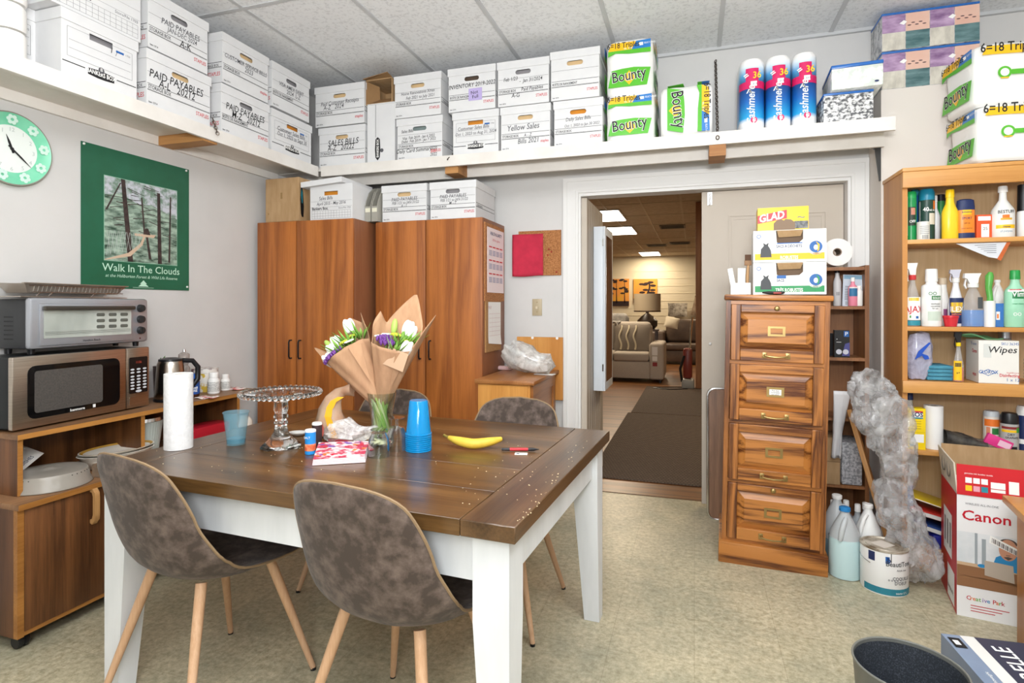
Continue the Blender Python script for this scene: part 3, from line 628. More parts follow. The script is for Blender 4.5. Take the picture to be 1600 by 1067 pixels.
FILEG = mat('grey_file_plastic', '9d9a90', .45); FILEI = mat('grey_file_inside', '85868a', .5)
for k, (px, lb) in enumerate(((566, 'grey plastic magazine file beside the crooked-lid archive box'), (580, 'grey plastic magazine file next to the right wardrobe boxes'))):
    t = thing('magazine_file', lb, 'file holder', ((-2.034, -1.984)[k], 3.26, zt), rz=R(0), group='grey magazine files on the wardrobe')
    m_ = MB(); prof = [(0, 0), (.25, 0), (.25, .25), (.16, .25), (.10, .235), (.05, .20), (.015, .14), (0, .10)]
    for x in (-.022, .017): m_.prism(prof, x, x+.005, 'r')
    m_.box(-.017, 0, 0, .017, .25, .003).box(-.017, .247, .003, .017, .25, .25).box(-.017, 0, .003, .017, .003, .10)
    for q in range(6):
        (a0, b0), (a1, b1) = prof[2+q], prof[3+q] if 3+q < 8 else prof[7]
    m_.build('holder', FILEG, t, smooth=0); MB().box(-.018, -.001, .062, .018, 0, .088).build('label_plate', mat('cream_label', 'dcd9c4', .6), t)
# calendars on the side of the right wardrobe
CORK = mat('cork', 'b98050', .9, col2='8e5a33', ns=140, detail=5, ramp=(.4, .62)); xs = -1.985+.745
t = thing('cork_board', 'narrow cork board with a pink year calendar on the wardrobe side', 'notice board', (xs+.001, 3.30, 1.50))
MB().box(0, 0, -.19, .01, .36, .30).build('cork_sheet', CORK, t)
CALP = mat('pink_calendar_paper', 'ecdcdc', .8); m_ = MB().box(.011, .03, -.135, .0135, .345, .275)
m_.m(1).text('HEALTH & SAFETY', .19, .23, .03, .0142, 'r', sx=.9, bold=.02).m(2).text('2024 at a glance', .19, .195, .022, .0142, 'r')
for i in range(4):
    for j in range(3):
        a, b_ = .055+.068*i, .10-.085*j
        m_.m(2).rect(a, b_+.05, a+.055, b_+.058, .0142, 'r').m(3)
        for q in range(4): m_.rect(a, b_+.009*q, a+.055, b_+.009*q+.005, .0142, 'r')
m_.m(0).build('year_calendar', [CALP, NAVY, RED, mat('lilac_cells', '9698b4', .7)], t, smooth=0)
t = thing('cork_board', 'lower narrow cork board with a curling white month calendar', 'notice board', (xs+.001, 3.315, 1.10))
MB().box(0, 0, -.11, .009, .285, .22).build('cork_sheet', mat('pale_cork', 'b08655', .9, col2='9d7347', ns=90), t)
m_ = MB(); m_.grid(lambda u, v: (.0105+.03*max(0, .2-v)**1.2*(.5+u), .035+.24*u, -.055+.26*v-.02*(1-v)**3*u), 10, 14)
m_.m(1).text('MAY', .065, .16, .03, .0118, 'r')
for k in range(6): m_.rect(.05, .13-.028*k, .262, .1315-.028*k, .0118, 'r')
for k in range(8): m_.rect(.05+.030*k, -.01, .0512+.030*k, .13, .0118, 'r')
m_.m(0).build('month_calendar', [PAPER, mat('pink_grid', 'caa9a6', .8)], t, smooth=0)

# ------------------------------------------------------------------ back wall: cork board, red sheet, switch, pine cabinet
def wallq(px0, py0, px1, py1, y=YB-.001):
    a, b = on_y(px0, py1, y), on_y(px1, py0, y); return a.x, a.z, b.x, b.z
x0, z0, x1, z1 = wallq(811, 430, 877, 362)
t = thing('cork_board', 'small square cork board on the back wall left of the doorway', 'notice board', (x0, YB-.001, z0))
MB().box(0, -.012, 0, x1-x0, 0, z1-z0).build('cork_sheet', CORK, t)
m_ = MB()
for a, b in ((.70, .55), (.78, .48), (.72, .42), (.35, .93), (.9, .93)): m_.sph(((x1-x0)*a, -.015, (z1-z0)*b), .006, 8, 6)
m_.build('push_pins', [mat('pin_red', 'a8342c', .4)], t)
x0, z0, x1, z1 = wallq(801, 431, 849, 367, YB-.02)
t = thing('felt_sheet', 'red felt sheet hanging over the left half of the small cork board', 'sheet', (x0, YB-.024, z0))
m_ = MB(); m_.grid(lambda u, v: ((x1-x0)*u, -.004-.003*sin(7*u+3*v), (z1-z0)*(v+.012*sin(5*u)*v)), 14, 12); o = m_.build('felt', mat('red_felt', 'c9304a', .9, col2='b52a42', ns=9), t); md = o.modifiers.new('thick', 'SOLIDIFY'); md.thickness = .003
x0, z0, x1, z1 = wallq(832, 493, 847, 467)
t = thing('light_switch', 'almond light switch plate on the wall beside the door casing', 'light switch', (x0, YB-.001, z0)); ALM = mat('almond_plastic', 'b8a98c', .4)
w_, h_ = x1-x0, z1-z0
MB().box(0, -.007, 0, w_, 0, h_, .002).build('plate', ALM, t); MB().box(w_*.38, -.016, h_*.45, w_*.62, -.0071, h_*.6).build('toggle', mat('toggle_almond', 'd3c6ab', .4), t)
for q in (.78, .2): m_ = MB(); m_.sph((w_/2, -.0075, h_*q), .003, 8, 6); m_.build('screw', BRASS, t)
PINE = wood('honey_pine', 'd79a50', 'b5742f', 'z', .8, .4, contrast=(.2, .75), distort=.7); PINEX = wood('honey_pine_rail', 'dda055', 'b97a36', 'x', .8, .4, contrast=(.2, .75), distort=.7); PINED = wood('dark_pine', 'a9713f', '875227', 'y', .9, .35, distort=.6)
# pine cabinet: front left corner seen at (746,585), right face towards the doorway
pa, pb = on_y(747, 592, 3.10), on_y(828, 594, 3.10); zc = pa.z; xr = X_at(832, 3.10); xb = X_at(869, 3.70)
t = thing('pine_cabinet', 'honey pine cabinet with a raised back board beside the right wardrobe', 'cabinet', (pa.x, 3.10, 0))
wC, dC = pb.x-pa.x, .58
MB().box(0, 0, .05, wC, dC, zc-.024).build('carcass', PINE, t)
m_ = MB().box(.012, -.006, .06, wC-.012, -.0005, zc-.03)
for k in range(1, 4): m_.box(.012+(wC-.024)*k/4-.001, -.0068, .06, .012+(wC-.024)*k/4+.001, -.0061, zc-.03)
m_.build('front_boards', PINE, t)
m_ = MB().box(wC+.0005, .02, .06, wC+.014, .07, zc-.03).box(wC+.0005, dC-.07, .06, wC+.014, dC-.02, zc-.03).box(wC+.0005, .0701, zc-.09, wC+.014, dC-.0701, zc-.03).box(wC+.0005, .0701, .06, wC+.014, dC-.0701, .12).box(wC+.0005, .07, .12, wC+.005, dC-.07, zc-.09)
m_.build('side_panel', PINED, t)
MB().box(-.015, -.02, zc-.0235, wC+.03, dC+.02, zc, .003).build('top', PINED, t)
bz = on_y(868, 527, 3.70)
m_ = MB().box(.05, dC+.0205, zc-.2, wC+.055, dC+.036, bz.z); m_.m(1)
for a in (.16, .33): m_.cyl((a, dC+.0195, bz.z-.006), .009, .002, axis='y', seg=14)
m_.m(0).build('back_board', [PINE, WHTPL], t)
q = Vector((X_at(822, 3.40), 3.36, zc))
t = thing('bagged_parts', 'clear plastic bag of grey white fittings on the pine cabinet', 'plastic bag', (q.x-.02, q.y+.05, zc+.002))
m_ = MB(); m_.tube([(-.10, .03, .15), (-.09, .02, .13), (-.04, 0, .10), (.03, 0, .075), (.10, .0, .06), (.16, 0, .055), (.18, 0, .05)], [.02, .068, .088, .078, .058, .048, .01], 40); m_.crumple(.016, 13, 3); m_.crease(.016, 24, (1, 1, 1), 1); m_.crease(.006, 60, (1, 1, 1), 4); m_.ground()
BAGM = film('clear_bag_film', 'd9d8d5', .35, .92, 16, .12, 34)
m_.build('bag', BAGM, t, smooth=50)
m_ = MB()
for k in range(6): m_.cyl((-.10+.045*k, -.035+.02*(k % 2), .105-.008*k+.02*(k % 3)), .017, .05, axis='y', seg=12)
m_.build('fittings', WHTPL, t)
q = on_z(788, 578, zc); t = thing('pink_case', 'small flat pink plastic case in front of the bagged fittings', 'case', (q.x, q.y, zc+.001), rz=R(-8)); MB().box(-.055, -.02, 0, .055, .03, .025, .008).build('case', mat('pink_plastic', 'dcb9b8', .4), t); MB().box(-.0555, -.0205, .012, .0555, .0305, .0135).build('seam', mat('pink_seam', 'c29a9a', .5), t)
q = Vector((X_at(850, 3.42), 3.42, zc)); t = tag(MB().prism([(-.06, -.02), (.06, -.03), (.07, .02), (-.05, .03)], 0, .004, 't').build('paper_slip', PAPER), 'folded white paper slip on the pine cabinet under the bag end', 'paper'); t.location = (q.x, q.y, zc+.001)

# ================================================================== TABLE AND CHAIRS
TZ = .76
TOPW = wood('stained_table_top', '76552f', '38240f', 'x', .8, .3, contrast=(.25, .72), bump=.12, coat=.25, distort=.8); TOPY = wood('stained_breadboard', '6b4e30', '352210', 'y', .8, .3, contrast=(.25, .72), bump=.12, coat=.25, distort=.8); ENDG = wood('end_grain', '6d4f38', '382619', 'y', 1.2, .6, distort=2.4)
TWH = mat('white_table_paint', 'e4e6e8', .45, col2='d4d7d9', ns=7, stretch=(1, 1, .2))
FLc, FRc = on_z(143, 725, TZ), on_z(805, 824, TZ); ang = atan2(FRc.y-FLc.y, FRc.x-FLc.x); TW_, TD_ = (FRc-FLc).length, 1.11
t = thing('dining_table', 'large dining table with brown plank top and chunky white legs', 'table', (FLc.x, FLc.y, 0), rz=ang)
th = .042; bb = .145
m_ = MB(); n = 5
for k in range(n): m_.box(bb+.001, TD_*k/n+.0006, TZ-th, TW_-bb-.001, TD_*(k+1)/n-.0006, TZ, .0012, 1)
m_.build('plank', TOPW, t)
for a in (0, TW_-bb):
    o = MB().box(a, 0, TZ-th, a+bb, TD_, TZ, .0025, 1).build('breadboard_end', TOPY, t)
m_ = MB(); ap0, ap1 = TZ-th-.125, TZ-th-.0005
m_.box(.12, .045, ap0, TW_-.12, .066, ap1).box(.12, TD_-.066, ap0, TW_-.12, TD_-.045, ap1).box(.045, .12, ap0, .066, TD_-.12, ap1).box(TW_-.066, .12, ap0, TW_-.045, TD_-.12, ap1)
m_.build('apron', TWH, t)
for a, sx in ((.025, 1), (TW_-.025, -1)):
    for b, sy in ((.025, 1), (TD_-.025, -1)):
        m_ = MB(); W0, W1 = .097, .062
        def P(q, z, k): # k: corner
            return (a+sx*(q if k in (1, 2) else 0), b+sy*(q if k in (2, 3) else 0), z)
        m_.raw([P(W1, .001, k) for k in range(4)]+[P(W0, .50, k) for k in range(4)]+[P(W0, ap1, k) for k in range(4)], [(0, 1, 2, 3), (0, 1, 5, 4), (1, 2, 6, 5), (2, 3, 7, 6), (3, 0, 4, 7), (4, 5, 9, 8), (5, 6, 10, 9), (6, 7, 11, 10), (7, 4, 8, 11), (8, 9, 10, 11)])
        m_.build('leg', TWH, t, smooth=20)
SUEDE = mat('brown_suede', '43372f', .8, col2='73635a', ns=24, detail=12, ramp=(.42, .70), bump=.12, bs=70, sheen=.1); PIPE = mat('tan_piping', '8c7457', .7); BEECH = wood('beech_leg', 'dbb695', 'c59b76', 'z', 1.0, .45, distort=.4)
# shell: side profile (y back to front, z) with half width
CURVE = [(-.292, .845), (-.272, .76), (-.25, .66), (-.226, .565), (-.19, .49), (-.13, .447), (-.05, .428), (.05, .43), (.14, .44), (.215, .443), (.262, .427)]
def catm(P, t_):
    t_ = max(0, min(len(P)-1.0001, t_)); i = int(t_); f = t_-i; g = lambda k: P[max(0, min(len(P)-1, k))]
    return [.5*(2*g(i)[q]+(g(i+1)[q]-g(i-1)[q])*f+(2*g(i-1)[q]-5*g(i)[q]+4*g(i+1)[q]-g(i+2)[q])*f*f+(3*g(i)[q]-g(i-1)[q]-3*g(i+1)[q]+g(i+2)[q])*f**3) for q in range(2)]
def half_width(v):
    if v < .24: base = .146+.074*sin(pi/2*(v/.24))**.9
    elif v < .6: base = .220+.024*sin(pi*(v-.24)/.36)**.8 if v < .42 else .244-.012*((v-.42)/.18)
    else: base = .232-.014*((v-.6)/.4)
    base *= min(1, sqrt(max(0, 1-((.085-v)/.085)**2.3)) if v < .085 else 1)*(max(0, 1-((v-.86)/.14)**3.2)**.5 if v > .86 else 1)
    return max(base, .004)
def shell_pt(s, v):
    v = min(1, max(0, v)); k = v*(len(CURVE)-1); y, z = catm(CURVE, k); e = .02; a = catm(CURVE, k-e); b = catm(CURVE, k+e); ty, tz = b[0]-a[0], b[1]-a[1]; L = sqrt(ty*ty+tz*tz) or 1; ny, nz = -tz/L, ty/L
    hw = half_width(v); c = ((.036+.024*sin(pi*min(1, v*1.25)))*(1 if v < .5 else max(.22, 1-(v-.5)*2.6)))*(abs(s*hw)/.22)**2.3
    return Vector((hw*s, y+ny*c, z+nz*c)), Vector((0, ny, nz))
def make_chair(label):
    t = thing('dining_chair', label, 'chair', group='brown shell dining chairs around the table')
    m_ = MB(); th_ = .02; nu, nv = 20, 44
    vv = lambda j: (lambda q: q-.5*.9*sin(2*pi*q)/(2*pi)*1.0)(j/nv)
    A = [[m_.bm.verts.new(shell_pt(-1+2*i/nu, vv(j))[0]) for j in range(nv+1)] for i in range(nu+1)]
    def low(i, j):
        p, n_ = shell_pt(-1+2*i/nu, vv(j)); edge = min(1, (1-abs(-1+2*i/nu))*4, j/nv*8, (1-j/nv)*8); return p-n_*th_*(.35+.65*edge)
    B = [[m_.bm.verts.new(low(i, j)) for j in range(nv+1)] for i in range(nu+1)]
    for i in range(nu):
        for j in range(nv): m_._f([A[i][j], A[i+1][j], A[i+1][j+1], A[i][j+1]]); m_._f([B[i][j], B[i][j+1], B[i+1][j+1], B[i+1][j]])
    per = [(i, 0) for i in range(nu)]+[(nu, j) for j in range(nv)]+[(i, nv) for i in range(nu, 0, -1)]+[(0, j) for j in range(nv, 0, -1)]
    for k in range(len(per)): a, b = per[k], per[(k+1) % len(per)]; m_._f([A[a[0]][a[1]], B[a[0]][a[1]], B[b[0]][b[1]], A[b[0]][b[1]]])
    rim = [(A[i][j].co+B[i][j].co)/2 for i, j in per]
    m_.build('seat_shell', SUEDE, t, smooth=60)
    p_ = MB(); p_.tube(rim, .0042, 6, closed=True); p_.build('piping', PIPE, t)
    MB().box(-.07, -.07, .404, .07, .07, .411).build('mounting_plate', BLKPL, t)
    for sx in (-1, 1):
        for sy in (-1, 1):
            l = MB(); a = Vector((sx*.125, sy*.12, .428 if sy < 0 else .422)); b = Vector((sx*.228, sy*(.225 if sy > 0 else .235), .006)); l.tube([a, a.lerp(b, .3), b], [.0165, .0155, .0095], 14)
            lo = l.build('leg', BEECH, t); f = MB(); f.tube([b+Vector((0, 0, .004)), b-Vector((0, 0, .006))], .0098, 12); f.build('foot_glide', BLKPL, lo)
    return t
def dup(r, loc, rz, label):
    def cp(o, par):
        c = o.copy(); COL.objects.link(c); c.parent = par
        for ch in [q for q in bpy.data.objects if q.parent == o]: cp(ch, c)
        return c
    c = cp(r, None); c.location = loc; c.rotation_euler = (0, 0, rz); c['label'] = label; return c
CH = make_chair('brown suede shell chair in front of the table, the left one, back towards the viewer')
CH.location = (-1.545, 1.52, 0); CH.rotation_euler = (0, 0, R(-11))
dup(CH, (-.795, 1.49, 0), R(-8), 'brown suede shell chair in front of the table, nearest the right white leg')
dup(CH, (-1.46, 2.36, 0), R(180), 'brown shell chair behind the table, mostly hidden by the flowers')
dup(CH, (-.80, 2.30, 0), R(178), 'brown shell chair behind the table in front of the pine cabinet')
# ================================================================== LEFT WALL: POSTER, CLOCK
pf = XL+.002
ya, yb = Y_at(125.5, XL), Y_at(294.5, XL); za = on_x(126, 449, XL).z; zb_ = on_x(126, 220, XL).z; pw, ph = yb-ya, zb_-za
t = thing('poster', 'green poster of a treetop walkway with white lettering on the left wall', 'poster', (pf, ya, za), rz=R(90))
PGREEN = mat('poster_green', '1f5a3f', .35, col2='23644a', ns=3)
MB().box(0, -.002, 0, pw, 0, ph).build('poster_sheet', PGREEN, t)
FOREST = mat('forest_print', '2f4a3c', .45, col2='a9bfae', ns=9, detail=10, stretch=(1.6, 1, 5), ramp=(.36, .62)); SKYP = mat('pale_sky_print', 'c3c6cf', .5, col2='6f8a78', ns=26, detail=8, ramp=(.42, .6)); BARK = mat('bark_print', '4a3a36', .6, col2='2d2524', ns=40); PLANKP = mat('plank_print', 'cdb39a', .6)
x0, x1, z0, z1 = pw*.185, pw*.865, ph*.20, ph*.80; m_ = MB(); W, H = x1-x0, z1-z0; P = lambda a, b: (x0+W*a, z0+H*b)
m_.m(0).rect(x0-.003, z0-.003, x1+.003, z1+.003, -.0026); m_.m(1).rect(x0, z0, x1, z1, -.0032)
m_.m(2).poly([P(0, .78), P(.2, .82), P(.45, .72), P(.62, .75), P(1, .62), P(1, 1), P(0, 1)], -.0036)
for (a, b, c, d, wd) in ((.23, 1, .33, .0, .055), (.48, .82, .52, .36, .02), (.55, .35, .6, .05, .03), (.72, .92, .74, .0, .045), (.90, .9, .88, .03, .022), (.2, .95, .02, .6, .018)):
    m_.m(3).poly([P(a-wd/2, b), P(a+wd/2, b), P(c+wd*.65, d), P(c-wd*.65, d)], -.004)
for k in range(26):
    a, b, l = rnd.random()*.8, .35+rnd.random()*.62, .08+.16*rnd.random(); s_ = rnd.uniform(-.35, .35)
    m_.m(3).poly([P(a, b), P(min(1, a+l), b+l*s_), P(min(1, a+l), b+l*s_+.006), P(a, b+.01)], -.0042)
m_.m(4).poly([P(0, .01), P(.3, .11), P(.46, .24), P(.5, .33), P(.38, .33), P(.38, .36), P(.68, .37), P(.65, .33), P(.53, .33), P(.49, .22), P(.33, .07), P(.0, -.0)], -.0046)
for k in range(9):
    a = .02+.05*k; m_.m(5).poly([P(a, .06+.014*k), P(a+.004, .06+.014*k), P(a+.05, .36), P(a+.045, .36)], -.0048).poly([P(a+.05, .08+.014*k), P(a+.054, .08+.014*k), P(a+.01, .36), P(a+.005, .36)], -.005)
m_.m(3).poly([P(.5, .36), P(.53, .44), P(.57, .44), P(.60, .36)], -.0052)
m_.m(0).build('forest_picture', [mat('poster_border', '86b79c', .5), FOREST, SKYP, BARK, PLANKP, mat('rope_print', 'b9c2bc', .5)], t, smooth=0, recalc=False)
PMINT = mat('poster_mint', 'bfe3cc', .5); m_ = MB(); xc = pw*.53
m_.text('Walk In The Clouds', xc, ph*.125, .054, -.0028, sx=1.0, bold=.004).text('at the Haliburton Forest & Wild Life Reserve', xc, ph*.082, .0225, -.0028, shear=.25)
m_.poly([(xc-.03, ph*.02), (xc+.03, ph*.02), (xc+.012, ph*.04), (xc+.02, ph*.04), (xc, ph*.068), (xc-.02, ph*.04), (xc-.012, ph*.04)], -.0028)
m_.rect(xc-.06, ph*.01, xc+.06, ph*.0125, -.0028); m_.build('poster_lettering', PMINT, t, smooth=0, recalc=False)
for a, b in ((.02, .985), (.965, .985), (.975, .03)): m_ = MB(); m_.sph((pw*a, -.005, ph*b), .006, 8, 6); m_.build('thumb_tack', WHTPL, t)
cyy = Y_at(14, XL); czz = on_x(14, 233, XL).z; r = .152
t = thing('wall_clock', 'round mint green wall clock with white flowers on the rim', 'clock', (pf, cyy, czz), rz=R(90))
MINT = mat('mint_rim', '6fcba4', .3, col2='8ad8b6', ns=5); m_ = MB()
m_.lathe([(0, 0), (r*.98, 0), (r, -.008), (r, -.02), (r*.985, -.026), (r*.97, -.024), (r*.64, -.012), (0, -.011)], seg=56, axis='y'); m_.build('rim', MINT, t)
m_ = MB(); m_.tube([(r*cos(2*pi*k/56), -.022, r*sin(2*pi*k/56)) for k in range(56)], .0042, 6, closed=True); m_.build('edge_ring', mat('ring_taupe', '8e8a80', .35), t)
m_ = MB(); m_.lathe([(0, -.0125), (r*.655, -.0125), (r*.655, -.0135), (0, -.0135)], seg=48, axis='y'); m_.build('dial', mat('clock_dial', 'e6ece8', .4), t)
m_ = MB()
for n in range(12): a = pi/2-2*pi*(n+1)/12; m_.text(str(n+1), r*.55*cos(a), r*.55*sin(a)-.009, .024, -.0142)
m_.build('hour_numerals', mat('pale_numeral', 'b9c2bf', .5), t, smooth=0, recalc=False)
for n in range(9):
    a = 2*pi*n/9+.2; cx, cz = r*.81*cos(a), r*.81*sin(a); m_ = MB()
    for k in range(6): b = 2*pi*k/6+n; m_.disc(cx+.014*cos(b), cz+.014*sin(b), .0085, .0085, -.0235-.0003*k, seg=10)
    m_.build('flower_print', mat('flower_white', 'd2efe2', .4), t, smooth=0, recalc=False)
def hand(l, wd, ang_, y, nm):
    m_ = MB(); m_.prism([(-wd, -.018), (wd, -.018), (wd*1.1, l*.5), (0, l), (-wd*1.1, l*.5)], y, y-.0015); m_.xf(Matrix.Rotation(-ang_, 4, 'Y').inverted()); m_.build(nm, BLACK, t, smooth=0)
hand(.062, .004, R(-20), -.0155, 'hour_hand'); hand(.098, .0032, R(132), -.018, 'minute_hand')
m_ = MB(); m_.cyl((0, -.0205, 0), .006, .006, axis='y', seg=12); m_.build('hub', BLACK, t)

# ================================================================== SIDEBOARD, RAISED SHELF, MICROWAVE, TOASTER OVEN
SB = wood('sideboard_laminate', '7d502c', '482a15', 'z', 1.0, .4, contrast=(.25, .75), bump=.05, distort=1.0); SBY = wood('sideboard_top', '8d6746', '6a4a31', 'y', 1.0, .45, bump=.03, distort=.6); SBE = wood('sideboard_edge', 'b9803f', '93602a', 'y', 1.0, .45, distort=.5); SBD = wood('sideboard_side', '6a4428', '4a2d1a', 'z', 1.0, .5, distort=.6)
Z1 = .548
t = thing('sideboard', 'dark brown wood-grain sideboard on black casters under the microwave', 'sideboard', (0, 0, 0))
MB().box(-2.765, 1.437, Z1-.022, -2.362, 2.74, Z1, .002).build('top', SBY, t)
m_ = MB().box(-2.36, 1.437, Z1-.022, -2.3575, 2.74, Z1-.001); m_.build('edge_band', SBE, t)
MB().box(-2.76, 1.44, .052, -2.392, 1.457, Z1-.0225).box(-2.76, 2.70, .052, -2.372, 2.718, Z1-.0225).box(-2.76, 1.80, .052, -2.392, 1.818, Z1-.0225).box(-2.76, 1.457, .052, -2.392, 1.80, .07).box(-2.765, 1.457, .07, -2.75, 2.70, Z1-.0225).box(-2.75, 1.818, .052, -2.392, 2.70, .07).build('carcass', SBD, t)
m_ = MB().box(-2.3915, 1.44, .052, -2.370, 1.462, Z1-.0225).box(-2.3915, 1.4625, .052, -2.376, 1.82, .068); m_.build('face_frame', SBE, t)
d = MB().box(-2.3915, 1.4645, .0685, -2.372, 1.79, Z1-.026, .002).build('door', SB, t)
m_ = MB().box(-2.3915, 1.793, .0685, -2.376, 1.82, Z1-.026).box(-2.3915, 1.8205, .0685, -2.378, 2.70, Z1-.026); m_.build('front_panel', SB, t)
hm = MB(); yh = 1.715; hm.prism([(0, .39), (.012, .385), (.028, .405), (.03, .43), (.03, .49), (.028, .515), (.012, .535), (0, .53), (0, .518), (.010, .517), (.016, .50), (.016, .425), (.010, .407), (0, .405)], yh-.010, yh+.010, 'f'); hm.xf(Matrix.Translation((-2.3718, 0, -.005))); hm.build('handle', wood('pale_handle', 'c99f6a', 'ad7f4c', 'z', 1.0, .45, distort=.4), d)
for x, y in ((-2.41, 1.475), (-2.72, 1.475), (-2.41, 2.68), (-2.72, 2.68)):
    m_ = MB(); m_.lathe([(0, -.02), (.022, -.02), (.0255, -.012), (.0255, -.006), (.02, -.003), (.02, .003), (.0255, .006), (.0255, .012), (.022, .02), (0, .02)], (x, y, .0257), 20, axis='y'); m_.cyl((x, y, .044), .006, .008, seg=10); m_.build('caster', BLKPL, t)
Z2 = .788
t = thing('desk_hutch', 'long raised wooden shelf on the sideboard carrying the microwave', 'shelf', (0, 0, 0))
MB().box(-2.775, 1.492, Z2-.02, -2.452, 2.775, Z2).build('shelf_board', SBY, t); MB().box(-2.4515, 1.49, Z2-.02, -2.449, 2.775, Z2-.0005).build('edge_band', SBE, t)
for y, e in ((1.50, 0), (2.012, 1), (2.60, 0)): MB().box(-2.77, y, Z1+.001, -2.47, y+.018, Z2-.0205).build('upright', SB, t); MB().box(-2.4695, y, Z1+.001, -2.467, y+.018, Z2-.0205).build('upright_edge', SBE, t)
MB().box(-2.775, 1.5185, Z1+.001, -2.765, 2.0115, Z2-.0205).box(-2.775, 2.0305, Z1+.001, -2.765, 2.5995, Z2-.0205).build('back_panel', SB, t)
# microwave: local front -y, x to the right along the wall
def on_left(name, label, catg, x, y, z, rz=0, **k): return thing(name, label, catg, (x, y, z), rz=R(90)+rz, **k)
t = on_left('microwave', 'stainless steel microwave oven on the raised shelf', 'microwave', -2.512, 1.505, Z2+.001, R(3.5)); w_, h_, d_ = .615, .292, .225
MWB = mat('microwave_case', '26282a', .35, .3)
MB().box(.003, .02, .012, w_-.003, d_, h_-.002, .004).build('case', MWB, t)
for x in (.05, w_-.05): MB().box(x-.015, .04, 0, x+.015, d_-.02, .012).build('foot', BLKPL, t)
dw = w_*.795
o = MB().box(0, -.004, .006, dw, .0195, h_, .006).build('door', STEEL, t)
m_ = MB(); m_.prism(rrect(.055, .04, dw-.035, h_-.04, .03), -.0045, -.0065); m_.build('window_surround', mat('black_glass', '0c0c0d', .06), o)
m_ = MB(); m_.prism(rrect(.08, .062, dw-.12, h_-.062, .012), -.0066, -.0074); m_.build('window_mesh', mat('mesh_window', '4a4846', .25, col2='57534f', ns=160), o)
m_ = MB().text('kenmore', dw*.52, .044, .016, -.0078, al='c', sx=1.1, bold=.02); m_.rect(dw*.66, .044, dw*.685, .058, -.0078); m_.build('maker_lettering', WHITE, o, smooth=0)
o = MB().box(dw+.003, -.004, .006, w_, .0195, h_, .006).build('control_panel', STEEL, t)
m_ = MB(); m_.prism(rrect(dw+.014, .075, w_-.013, h_-.045, .006), -.0045, -.006); m_.build('keypad', mat('keypad_black', '121315', .2), o)
KEY = mat('key_grey', 'c9ccd0', .4); m_ = MB(); cw = (w_-.013-dw-.014)/3
for r_ in range(7):
    for c_ in range(3): m_.disc(dw+.014+cw*(c_+.5), .098+.0145*r_+(.004 if r_ > 4 else 0), cw*.33, .0045, -.0064, seg=12)
m_.disc(dw+.014+cw*1.5, .084, cw*.5, .006, -.0064); m_.build('keys', KEY, o, smooth=0)
MB().text('11:56', dw+.014+cw*1.5, h_-.075, .016, -.0066, sx=.9).build('clock_digits', mat('led_amber', 'a33a28', .4, emit=.4), o, smooth=0)
m_ = MB(); m_.prism(rrect(dw+.014, .02, w_-.013, .058, .004), -.0045, -.0075); m_.build('open_button', STEEL, o)
# toaster oven
t = on_left('toaster_oven', 'silver toaster oven with three knobs standing on the microwave', 'toaster oven', -2.545, 1.59, Z2+.294, R(5)); w_, h_, z0 = .565, .232, .022
SILV = mat('silver_paint', 'aeb1b8', .3, .55); d_ = .19
MB().box(.012, .03, z0, w_-.012, d_, h_-.006, .006).build('case', mat('charcoal_case', '3a3b3d', .4, .3), t)
m_ = MB()
for k in range(6): m_.rect(-d_+.04, .06+.018*k, -d_+.09, .065+.018*k, .0112, 'l')
m_.build('vent_slots', BLACK, t, smooth=0)
for x in (.035, w_-.035):
    for y in (.04, d_-.03): m_ = MB(); m_.cyl((x, y, 0), .012, z0+.002, .014, 14); m_.build('foot', BLKPL, t)
o = MB().box(0, 0, z0, w_, .03, h_, .012).build('front_frame', SILV, t)
dx1 = w_*.835
do = MB().box(.035, -.006, z0+.012, dx1, .0, h_-.025, .004).build('door', SILV, t)
GL2 = mat('oven_glass', '9aa09a', .05, trans=.0, col2='c2c8c0', ns=3, stretch=(1, 1, .6))
m_ = MB().box(.05, -.0075, z0+.042, dx1-.012, -.0062, h_-.045); m_.build('oven_window', GL2, do)
m_ = MB()
for k in range(4):
    m_.rect(.055, z0+.055+.004*k, dx1-.015, z0+.0562+.004*k, -.0079)
for c_ in range(3):
    for r_ in range(3): m_.prism(rrect(dx1-.19+.06*c_, z0+.075+.027*r_, dx1-.15+.06*c_, z0+.090+.027*r_, .006), -.0077, -.0085)
m_.build('rack_and_backplate', mat('oven_grey', '6f756f', .4, .4), do)
m_ = MB().box(.04, -.03, h_-.052, dx1-.005, -.012, h_-.034, .005).box(.045, -.0125, h_-.05, .06, -.005, h_-.036).box(dx1-.025, -.0125, h_-.05, dx1-.01, -.005, h_-.036); m_.build('handle', mat('dark_handle', '4a4640', .3, .4), do)
MB().text('Hamilton Beach', w_*.46, z0+.02, .013, -.0066, sx=1.0, bold=.01).build('maker_lettering', BLACK, do, smooth=0)
for k in range(3):
    m_ = MB(); zc_ = h_-.045-.054*k; m_.lathe([(0, 0), (.019, 0), (.019, -.006), (.016, -.018), (0, -.018)], (w_*.915, 0, zc_), 20, axis='y').box(w_*.915-.003, -.022, zc_-.014, w_*.915+.003, -.0181, zc_+.014); m_.build('knob', mat('knob_black', '2b2b2c', .3), t)
m_ = MB(); m_.disc(w_*.915, z0+.018, .004, .004, -.0004); m_.build('indicator_lamp', mat('lamp_red', '5a1714', .3), t, smooth=0)
